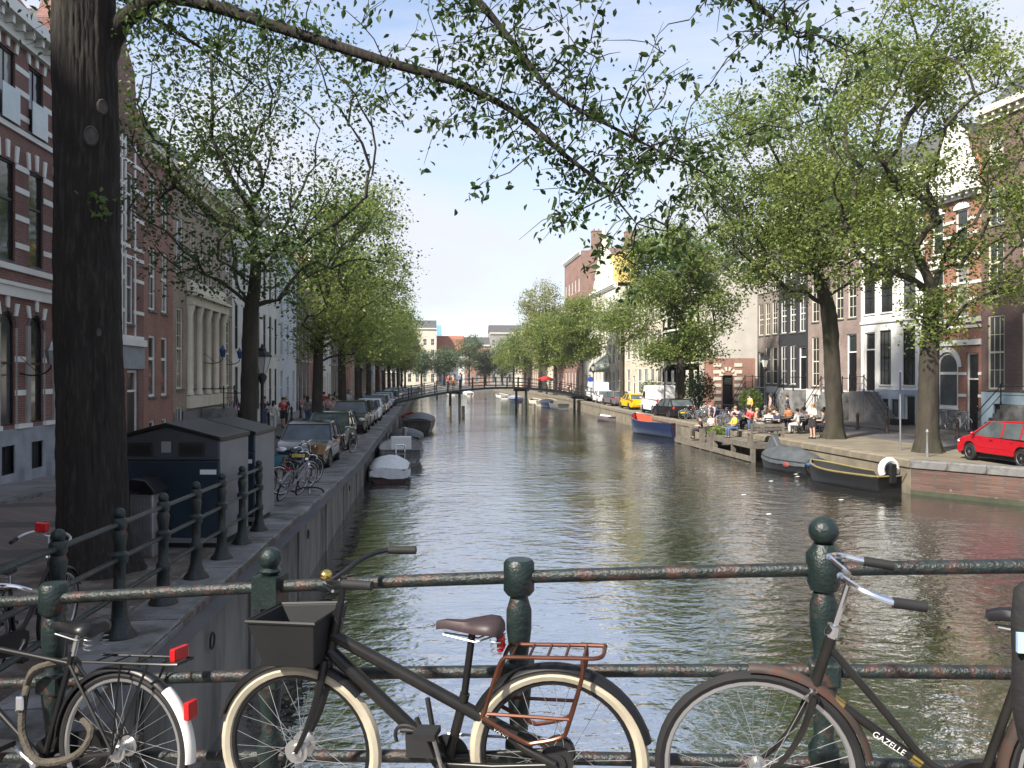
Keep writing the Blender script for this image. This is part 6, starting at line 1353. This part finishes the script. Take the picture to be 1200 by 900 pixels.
for s in (-1, 1):
    for dz in (1.0, .55, .2):
        m = MB(); m.tube([(x, s * 1.08, fz(x) + dz) for x in xs], .035, 6); m.build('handrail', M['green'], FB_)
    for x in np.arange(-1.4, FL + 1.5, 1.55):
        m = MB(); m.box(x - .045, x + .045, s * 1.08 - .045, s * 1.08 + .045, fz(x) - .1, fz(x) + 1.12); m.build('railing_post', M['green'], FB_, smooth=0)
for px_ in (6.4, 15.3, FL - .2):
    for s in (-1, 1): m = MB(); m.lathe([(.15, -1.2), (.14, fz(px_) - .2)], 10, T(px_, s * .9, 0)); m.build('pile', M['green'], FB_)
    MB().box(px_ - .12, px_ + .12, -1.3, 1.3, fz(px_) - .45, fz(px_) - .22).build('cross_beam', M['green'], FB_, smooth=0)
# stair down to the right quay
m = MB()
for i in range(8):
    MB().box(FL + 1.4 + i * .3, FL + 1.695 + i * .3, -1.0, 1.0, .9, fz(FL + 1.5) - .05 * (i + 1)).build('step', M['green'], FB_, smooth=0)
dp = thing('mooring_pile', 'thick timber fender pile standing beside the footbridge piles', 'pile', (2.3, 84.5, 0), 0, 'timber fender piles at the footbridge')
m = MB(); m.lathe([(.19, -1.2), (.18, 1.0), (.14, 1.1)], 10); m.build('timber', M['wood'], dp)
for x, y in ((3.7, 84.6), (10.2, 89.6), (11.7, 90.2), (8.0, 150), (1.9, 152)): dup(dp, (x, y, 0))
# ------------------------------------------------------------------ wooden landing and terrace on the right
D = thing('landing_stage', 'weathered wooden landing stage with steps before the terrace', 'jetty', (15.65, 38.6, 0), 0)
for i in range(26):
    y = i * .205; MB().box(.0, 1.75, y, y + .19, .86, .92).build('deck_plank', M['wood'], D, smooth=0)
for x0, x1, y0, y1, z0, z1 in ((-.06, 0, 0, 5.4, .66, .93), (0, 1.7, -.06, 0, .66, .93), (0, 1.7, 5.35, 5.42, .66, .93)): MB().box(x0, x1, y0, y1, z0, z1).build('edge_beam', M['wood'], D, smooth=0)
for y in (0.05, 2.6, 5.3):
    for x in (.05, 1.55): MB().box(x - .1, x + .1, y - .1, y + .1, -1, .84 if y > 3 else .86).build('pile', M['wood'], D, smooth=0)
for i in range(32):
    y = 5.5 + i * .205; MB().box(-.05, 1.2, y, y + .19, .3, .36).build('deck_plank', M['wood'], D, smooth=0)
MB().box(-.12, -.05, 0, 12.2, .04, .3).build('edge_beam', M['wood'], D, smooth=0)
for y in (5.6, 7.4, 9.2, 11.9): MB().box(-.1, .16, y - .13, y + .13, -1, 1.15).build('mooring_post', M['wood'], D, smooth=0)
for k, (y, z) in enumerate(((8.0, .55), (8.35, .75), (8.7, .95))): MB().box(.25, 1.2, y, y + .32, z - .06, z).build('step', M['wood'], D, smooth=0)
# backed benches on the stage
def bench(label, loc, rz, L_=1.7):
    S = thing('bench', label, 'bench', loc, rz)
    for i in range(3): MB().box(-L_ / 2, L_ / 2, -.2 + i * .15, -.07 + i * .15, .42, .46).build('seat_slat', M['wood'], S, smooth=0)
    for z in (.6, .78): MB().box(-L_ / 2, L_ / 2, -.27, -.22, z, z + .14).build('back_slat', M['wood'], S, smooth=0)
    for x in (-L_ / 2 + .06, L_ / 2 - .06):
        MB().box(x - .05, x + .05, -.3, -.2, 0, .95).build('post', M['wood'], S, smooth=0); MB().box(x - .04, x + .04, .12, .2, 0, .42).build('leg', M['wood'], S, smooth=0)
bench('plain wooden bench with slatted back on the landing stage', (16.5, 39.05, .92), 0)
planter = thing('planter', 'wooden trough of long grass on the landing stage', 'planter', (16.3, 45.2, .36))
m = MB(); m.box(-.4, .4, -.7, .7, 0, .5); m.build('trough', M['wood'], planter, smooth=0)
rs = np.random.RandomState(3); C = in_ellipsoids(1400, [((0, 0, .65), (.5, .8, .3))], rs, .5); o = inst(leaf_mesh('grass', C, .2, rs, G_lite, 'diamond', -.8, .1), 'grass', planter); o['kind'] = 'stuff'
def table(label, loc, group):
    S = thing('terrace_table', label, 'table', loc, 0, group); m = MB(); m.lathe([(.36, .72), (.36, .75)], 18); m.build('table_top', M['wood'], S)
    m = MB(); m.lathe([(.22, 0), (.2, .03), (.03, .06), (.03, .72)], 10); m.build('pedestal', M['blackm'], S); return S
def chair(label, loc, rz, group):
    S = thing('terrace_chair', label, 'chair', loc, rz, group); m = MB(); m.box(-.2, .2, -.2, .2, .43, .46); m.build('seat', M['blackm'], S, smooth=0)
    for z in (.62, .74, .86): MB().box(-.23, -.2, -.19, .19, z, z + .07).build('back_slat', M['blackm'], S, smooth=0)
    for x in (-.18, .18):
        for y in (-.18, .18): MB().tube([(x * 1.12, y * 1.05, 0), (x, y, .43)], .014, 6).build('leg', M['blackm'], S)
    for y in (-.18, .18): MB().tube([(-.18, y, .44), (-.22, y, .95)], .014, 6).build('back_post', M['blackm'], S)
    return S
# ------------------------------------------------------------------ people
PO = {
 'stand': dict(pel=(0, 0, .95), spi=(0, 0, 1.14), che=(.01, 0, 1.34), nec=(.01, 0, 1.49), hd0=(.03, 0, 1.56), hd1=(.035, 0, 1.64), hd2=(.02, 0, 1.70), sh=(0, .17, 1.42), el=(-.03, .23, 1.15), wr=(.05, .23, .92), ha=(.08, .22, .84), hi=(0, .09, .92), kn=(.02, .1, .5), an=(-.02, .1, .08), to=(.12, .11, .03)),
}
def pose(base, **k): d = dict(PO[base]); d.update(k); return d
PO['walk'] = pose('stand', knL=(.16, .1, .52), anL=(.16, .1, .1), toL=(.3, .11, .05), knR=(-.06, -.1, .5), anR=(-.3, -.1, .13), toR=(-.2, -.11, .04), elL=(-.14, .22, 1.16), wrL=(-.1, .22, .95), haL=(-.08, .22, .87), elR=(.03, -.23, 1.16), wrR=(.18, -.2, 1.0), haR=(.24, -.19, .96))
PO['hold'] = pose('stand', elL=(.02, .23, 1.14), wrL=(.26, .12, 1.2), haL=(.32, .08, 1.24), elR=(.02, -.23, 1.14), wrR=(.26, -.12, 1.16), haR=(.32, -.08, 1.18))
PO['bend'] = pose('stand', pel=(-.1, 0, .92), spi=(.05, 0, 1.06), che=(.24, 0, 1.14), nec=(.37, 0, 1.18), hd0=(.44, 0, 1.2), hd1=(.52, 0, 1.2), hd2=(.58, 0, 1.19), sh=(.3, .17, 1.14), el=(.36, .2, .88), wr=(.42, .16, .66), ha=(.44, .15, .58), hi=(-.1, .09, .89), kn=(-.02, .1, .5))
PO['sit'] = pose('stand', pel=(-.05, 0, .55), spi=(-.07, 0, .72), che=(-.05, 0, .93), nec=(-.02, 0, 1.08), hd0=(.01, 0, 1.15), hd1=(.02, 0, 1.23), hd2=(.0, 0, 1.29), sh=(-.04, .17, 1.01), el=(.02, .24, .76), wr=(.22, .17, .74), ha=(.3, .12, .76), hi=(-.03, .1, .52), kn=(.4, .12, .5), an=(.38, .12, .08), to=(.52, .13, .03))
RAD = dict(pel=.125, spi=.11, che=.135, nec=.055, hd0=.075, hd1=.095, hd2=.06, sh=.06, el=.043, wr=.03, ha=.034, hi=.095, kn=.062, an=.042, to=.035)
def skin_mesh(key, verts, edges, radii, mt):
    me = bpy.data.meshes.new(key); me.from_pydata(verts, edges, []); o = bpy.data.objects.new(key, me); COL.objects.link(o); o.modifiers.new('s', 'SKIN')
    if not me.skin_vertices: me.skin_vertices.new() if hasattr(me.skin_vertices, 'new') else None
    for i, r in enumerate(radii): me.skin_vertices[0].data[i].radius = (r, r); me.skin_vertices[0].data[i].use_root = i == 0
    sb_ = o.modifiers.new('b', 'SUBSURF'); sb_.levels = 1; sb_.render_levels = 1
    dg = bpy.context.evaluated_depsgraph_get(); dg.update(); r = bpy.data.meshes.new_from_object(o.evaluated_get(dg)); bpy.data.objects.remove(o); bpy.data.meshes.remove(me)
    r.name = key; r.materials.clear(); r.materials.append(mt); r.shade_smooth(); return r
PM = {}
def jp(P, k, s): v = P.get(k + s, P.get(k)); return v if s == 'L' or (k + s) in P else (v[0], -v[1], v[2])
def person_meshes(ps, bot, slv):
    key = (ps, bot, slv)
    if key in PM: return PM[key]
    P = PO[ps]
    def sk(nm, chains, grow_, mt):
        vs, es, rs_, ix = [], [], [], {}
        def vid(k, s, p=None, r=None):
            q = (k, s)
            if q not in ix:
                ix[q] = len(vs); vs.append(p or (P[k] if s == '' else jp(P, k, s))); rs_.append((r or RAD.get(k, .05)) + grow_.get(k, grow_.get('*', 0)))
            return ix[q]
        for ch in chains:
            ids = [vid(*c) if isinstance(c, tuple) else vid(c, '') for c in ch]
            es.extend(zip(ids, ids[1:]))
        return skin_mesh(nm, vs, es, rs_, mt)
    mid = lambda a, b, t: tuple(x + (y - x) * t for x, y in zip(a, b))
    full = [['pel', 'spi', 'che', 'nec', 'hd0', 'hd1', 'hd2']] + [['che', ('sh', s), ('el', s), ('wr', s), ('ha', s)] for s in 'LR'] + [['pel', ('hi', s), ('kn', s), ('an', s), ('to', s)] for s in 'LR']
    body = sk('body', full, {}, M['skin'])
    def arm(s): return ['che', ('sh', s), ('el', s)] + ([('wr', s)] if slv == 'long' else [])
    shirt = sk('shirt', [['pel', 'spi', 'che']] + [arm(s) for s in 'LR'], {'*': .018, 'el': .022, 'pel': .022}, M['white'])
    if bot == 'skirt':
        m = MB(); h0, h1 = P['pel'], mid(jp(P, 'hi', 'L'), jp(P, 'kn', 'L'), .75); rings = []
        for z, r in ((h0[2] + .1, .135), (h0[2], .17), (h1[2] + .1, .2), (h1[2], .21)): rings.append([(h0[0] + r * .8 * math.cos(a), r * math.sin(a), z) for a in np.linspace(0, 2 * math.pi, 17)[:-1]])
        m.loft(rings); tr = m.mesh('skirt', M['black'])
    else:
        leg = lambda s: ['pel', ('hi', s), ('kn', s)] + ([('an', s)] if bot == 'long' else [])
        tr = sk('trousers', [leg(s) for s in 'LR'], {'*': .02, 'kn': .022, 'an': .025}, M['black'])
    shoes = MB()
    for s in 'LR':
        a, t = Vector(jp(P, 'an', s)), Vector(jp(P, 'to', s)); d = (t - a); d.z = 0; d.normalize(); c = (a + t) / 2
        shoes.tube([a - d * .05 - Vector((0, 0, .035)), a + d * .06 - Vector((0, 0, .04)), t + d * .03], [.045, .05, .035], 8)
    hm = MB(); h = Vector(P['hd1']); b = Vector(P['hd0']); hm.sphere(tuple(h + (h - b).normalized() * .02 + Vector((-.022, 0, .01)) * (1 if ps != 'bend' else -.2)), .108, 12, 8, (1, .92, 1.0))
    hl = MB(); hl.sphere(tuple(h + Vector((-.02, 0, .02))), .108, 12, 8, (1, .92, 1)); hl.tube([h + Vector((-.07, 0, .05)), h + Vector((-.1, 0, -.1)), h + Vector((-.1, 0, -.24))], [.07, .085, .04], 8, flat=1.)
    fc = MB(); f = h + Vector((.085, 0, 0)) if ps != 'bend' else h + Vector((.03, 0, -.085))
    fc.tube([f + Vector((.0, 0, .02)), f + Vector((.022, 0, -.022))], [.01, .016], 5)
    PM[key] = (body, shirt, tr, shoes.mesh('shoes', M['black']), hm.mesh('hair', M['black']), hl.mesh('long_hair', M['black']), fc.mesh('nose', M['skin'])); return PM[key]
def person(label, loc, rz, ps='stand', top='white', bottom='black', bot='long', slv='short', hair='brown', long=False, sc=1., group=None):
    B = thing('person', label, 'person', loc, rz, group); B.scale = (sc,) * 3; b, s, t, sh, h, hl, fc = person_meshes(ps, bot, slv)
    def put(me, nm, mt, par=B):
        o = inst(me, nm, par)
        if mt: o.material_slots[0].link = 'OBJECT'; o.material_slots[0].material = mt
        return o
    bo_ = put(b, 'body', None); put(s, 'shirt', CL[top]); put(t, 'skirt' if bot == 'skirt' else 'trousers', CL[bottom]); put(sh, 'shoes', CL['dark']); put(hl if long else h, 'hair', CL[hair]); put(fc, 'nose', None, bo_); return B
CL = {k: cloth(k, tuple(.8 * c + .12 * sum(v) / 3 for c in v)) for k, v in dict(white=(.68, .67, .66), black=(.02, .02, .022), navy=(.03, .045, .09), blue=(.02, .22, .5), lilac=(.42, .3, .55), pink=(.6, .3, .32), red=(.5, .03, .04), tan=(.4, .28, .17), yellow=(.7, .42, .03), grey=(.2, .2, .21), orange=(.6, .2, .05), denim=(.06, .1, .2), brown=(.07, .04, .022), blond=(.38, .26, .12), dark=(.018, .015, .013), magenta=(.4, .06, .16), greyhair=(.35, .34, .33), green=(.1, .14, .06)).items()}
# right quay
person('woman in white top and black skirt standing at the tree', (18.85, 38.9, 1.1), 200, 'hold', 'white', 'black', 'skirt', hair='blond', long=True)
person('person in lilac shirt bending over the terrace steps', (17.4, 48.6, 1.1), 215, 'bend', 'lilac', 'denim', 'short', hair='greyhair')
person('person in white top sitting on the landing steps', (16.4, 46.6, .65), 200, 'sit', 'white', 'black', hair='brown', long=True)
person('person in black sitting low beside the grass trough', (16.0, 47.3, .5), 170, 'sit', 'black', 'black', hair='dark')
person('person in yellow jacket sitting at the stage edge', (16.2, 42.4, .9), 190, 'sit', 'yellow', 'denim', slv='long', hair='dark')
person('person in pink top standing at the black house steps', (24.2, 56.4, 1.1), 160, 'stand', 'pink', 'tan', 'short', hair='brown', long=True)
person('person in navy shirt standing at the black house steps', (24.9, 55.2, 1.1), 150, 'stand', 'navy', 'navy', hair='brown')
person('person in yellow coat near the terrace shrub', (22.9, 56.9, 1.1), 200, 'stand', 'yellow', 'black', slv='long', hair='dark')
person('person in white dress by the annex door', (23.3, 69.2, 1.1), 180, 'stand', 'white', 'white', 'skirt', hair='dark')
rs = np.random.RandomState(8); gt = 'guests seated on the terrace'
seats = [(17.6, 41.2, 60, 'white', 'denim', 'brown', 'guest in white shirt at the bench end table'), (18.5, 42.3, 200, 'navy', 'black', 'dark', 'guest in navy at the bench end table'), (17.7, 43.0, 330, 'tan', 'grey', 'blond', 'fair haired guest in tan at the terrace'), (19.5, 42.0, 120, 'white', 'white', 'dark', 'guest dressed all in white on the terrace'),
         (20.4, 43.2, 230, 'white', 'black', 'brown', 'guest in white top and black trousers on the terrace'), (20.6, 41.4, 150, 'grey', 'black', 'dark', 'guest in grey on the terrace'), (19.3, 44.4, 20, 'black', 'denim', 'brown', 'guest in black top and jeans on the terrace'), (18.1, 44.8, 250, 'red', 'denim', 'dark', 'guest in red on the terrace'), (21.2, 44.8, 200, 'blue', 'navy', 'brown', 'guest in blue on the terrace'),
         (17.5, 45.6, 80, 'pink', 'white', 'blond', 'fair haired guest in pink by the packed bicycles'), (18.4, 46.0, 190, 'black', 'black', 'dark', 'guest all in black by the packed bicycles'), (21.8, 42.6, 180, 'tan', 'denim', 'brown', 'guest in tan top at the roadside table'), (22.0, 44.0, 170, 'white', 'navy', 'dark', 'guest in white top at the roadside table'), (20.9, 46.2, 210, 'orange', 'black', 'brown', 'guest in orange on the terrace'), (19.6, 46.4, 300, 'grey', 'white', 'greyhair', 'grey haired guest on the terrace')]
for x, y, a, t, b, h, lb in seats:
    person(lb, (x, y, 1.1), a, 'sit', t, b, hair=h, group=gt); chair('black slatted terrace chair under a seated guest', (x - .06 * math.cos(R(a)), y - .06 * math.sin(R(a)), 1.1), a, 'terrace chairs')
for x, y in ((18.1, 42.1), (19.9, 42.7), (18.6, 44.0), (20.7, 44.1), (21.5, 43.4), (20.2, 45.9), (18.0, 45.9)): table('round wooden pedestal table on the terrace', (x, y, 1.1), 'terrace tables')
S = thing('menu_board', 'white and red menu board standing before the annex', 'sign', (22.0, 66.8, 1.1), 200)
MB().prism([(-.3, 0), (-.24, 0), (0, 1.2), (.24, 0), (.3, 0), (.04, 1.35), (-.04, 1.35)], -.3, .3).build('board', M['white'], S, smooth=0)
fc = thing('terrace_fence', 'dark railing fence around the raised terrace steps', 'fence', (21.6, 54.6, 1.1), 95)
for i in range(9): MB().tube([(i * .6, 0, 0), (i * .6, 0, 1.05)], .025, 6).build('post', M['black'], fc)
for z in (1.0, .55): MB().tube([(0, 0, z), (4.8, 0, z)], .025, 6).build('rail', M['black'], fc)
# left pavement
gl_ = 'walkers on the left street'
walk = [(-10.1, 44.5, 80, 'lilac', 'black', 'greyhair', 'long', 'walker in pale lilac shirt before the pilastered house'), (-9.9, 45.9, 85, 'magenta', 'black', 'blond', 'long', 'fair haired walker in magenta before the pilastered house'), (-9.6, 50.5, 270, 'navy', 'denim', 'brown', 'long', 'walker in navy behind the mossy elm'),
        (-8.6, 47.8, 80, 'white', 'white', 'dark', 'long', 'walker dressed in white by the lantern post'), (-8.4, 49.8, 265, 'red', 'black', 'dark', 'short', 'walker in red top and black shorts'), (-7.8, 55.4, 85, 'tan', 'denim', 'dark', 'long', 'walker in tan top and blue jeans'), (-7.5, 57.2, 80, 'blue', 'grey', 'brown', 'short', 'walker in bright blue shirt'), (-8.3, 57.6, 85, 'pink', 'white', 'brown', 'long', 'walker in pink beside the bright blue shirt'),
        (-6.6, 52.6, 265, 'white', 'denim', 'dark', 'long', 'walker in white tee and jeans nearest the tree'), (-6.35, 54.4, 270, 'pink', 'denim', 'brown', 'long', 'tall walker in pale pink shirt'), (-5.9, 53.6, 265, 'white', 'orange', 'dark', 'short', 'walker in white top and orange shorts'), (-6.9, 60.0, 80, 'tan', 'dark', 'brown', 'long', 'walker in tan jacket'), (-6.1, 61.5, 270, 'navy', 'white', 'dark', 'short', 'walker in navy top and white shorts'), (-6.0, 57.2, 270, 'red', 'tan', 'dark', 'short', 'walker in red shirt and tan shorts'),
        (-6.3, 68, 80, 'white', 'denim', 'brown', 'long', 'walker in white far up the street'), (-6.9, 72, 270, 'navy', 'denim', 'dark', 'long', 'walker in navy far up the street'), (-6.0, 76, 80, 'blue', 'white', 'dark', 'long', 'walker in blue far up the street'), (-6.6, 84, 80, 'yellow', 'black', 'dark', 'long', 'walker in yellow far up the street'), (-7.4, 80, 265, 'grey', 'black', 'dark', 'long', 'walker in grey far up the street'), (-6.5, 92, 80, 'white', 'navy', 'brown', 'long', 'walker in white beyond the footbridge'), (-7, 98, 80, 'blue', 'navy', 'brown', 'long', 'walker in blue beyond the footbridge'),
        (-7.3, 52.2, 80, 'grey', 'denim', 'dark', 'long', 'walker in grey top and jeans by the white house'), (-8.9, 53.8, 85, 'black', 'black', 'blond', 'long', 'fair haired walker in black by the white house'), (-7.1, 64, 265, 'pink', 'denim', 'brown', 'long', 'walker in pink at the blue-white house'), (-8.0, 66, 80, 'red', 'black', 'dark', 'long', 'walker in red at the blue-white house'), (-7.6, 70, 80, 'green', 'tan', 'dark', 'short', 'walker in green at the navy shopfront')]
for i, (x, y, a, t, b, h, bt, lb) in enumerate(walk): person(lb, (x, y, zl(y) + (.12 if x < -9.2 else .006)), a, 'walk' if i % 3 else 'stand', t, b, bt, hair=h, long=bool(i % 2), group=gl_, sc=.95 + .1 * ((i * 37) % 10) / 10)
# on the footbridge
for x, t, b, lb in ((6.0, 'white', 'orange', 'person in white top and orange shorts on the footbridge'), (6.9, 'blue', 'navy', 'person in blue on the footbridge'), (5.4, 'red', 'tan', 'person in red on the footbridge')):
    p = Matrix.Translation(A_) @ RZ(FA) @ Vector((x, -.3, fz(x))); person(lb, p, -60, 'stand', t, b, 'short' if b != 'navy' else 'long')
# beyond the footbridge, right: crowd and red parasol
gc = 'people on the quay beyond the footbridge'
for i in range(14):
    person('distant person standing among the crowd beyond the footbridge', (19.0 + (i * .37) % 3.2, 108 + i * 2.6, 1.1), 90 * i + 20, 'stand', ['white', 'navy', 'pink', 'black', 'red', 'tan', 'grey'][i % 7], ['black', 'denim', 'grey'][i % 3], group=gc)
U = thing('parasol', 'red parasol open over the crowd beyond the footbridge', 'parasol', (18.9, 131, 1.1))
m = MB(); m.lathe([(1.7, 2.3), (1.2, 2.6), (.5, 2.9), (.04, 3.0)], 12); m.build('canopy', M['redcloth'], U, smooth=20); MB().tube([(0, 0, 0), (0, 0, 2.9)], .04, 6).build('pole', M['steel'], U)
S = thing('traffic_sign', 'round blue traffic sign near the right footbridge stair', 'sign', (20.8, 104, 1.1)); MB().tube([(0, 0, 0), (0, 0, 2.9)], .04, 6).build('pole', M['steel'], S); m = MB(); m.lathe([(.35, -.01), (.35, .01)], 18, T(0, -.05, 2.6) @ RX(90)); m.build('sign_disc', paint('trafficblue', (.03, .06, .35)), S)
# litter and fallen seeds on the earth by the railing
rs = np.random.RandomState(44); m = MB()
for i in range(150):
    x, y = rs.uniform(-3.6, -2.55), rs.uniform(5, 13); z = zl(y) + (.095 if x > -3.1 else .078); a = rs.uniform(0, 3); s = rs.uniform(.008, .028)
    m.add([(x + s * math.cos(a), y + s * math.sin(a), z), (x - s * math.sin(a), y + s * math.cos(a), z + .006), (x - s * math.cos(a), y - s * math.sin(a), z), (x + s * math.sin(a), y - s * math.cos(a), z + .004)], [(0, 1, 2, 3)])
tag(m.build('litter', M['flag']), 'pale scraps of litter and seeds on the earth by the railing', 'litter', kind='stuff')
# floating scraps on the water
m = MB()
for x, y in ((13.5, 31.5), (15.2, 32.8), (13.8, 26.5), (15.5, 33.6), (10.2, 24), (11, 28)): m.add([(x, y, .012), (x + .16, y + .03, .02), (x + .13, y + .13, .03), (x - .02, y + .1, .015)], [(0, 1, 2, 3)])
tag(m.build('floating_litter', M['white'], smooth=0), 'white scraps floating on the canal near the grey covered boat', 'litter', kind='stuff')
# ------------------------------------------------------------------ summer haze over the canal
m = MB(); m.box(-610, 610, -310, 910, -2.2, 34)
hz = m.build('haze', None, smooth=0); hz['kind'] = 'stuff'; hz['label'] = 'thin pale summer haze hanging along the canal'; hz['category'] = 'haze'
hm = bpy.data.materials.new('haze_air'); hm.use_nodes = True; ht_ = hm.node_tree; ht_.nodes.clear()
ho_ = ht_.nodes.new('ShaderNodeOutputMaterial'); pv = ht_.nodes.new('ShaderNodeVolumePrincipled'); pv.inputs['Density'].default_value = .0002; pv.inputs['Color'].default_value = (.86, .9, 1, 1); pv.inputs['Anisotropy'].default_value = .2
ht_.links.new(pv.outputs[0], ho_.inputs['Volume']); hz.data.materials.append(hm)
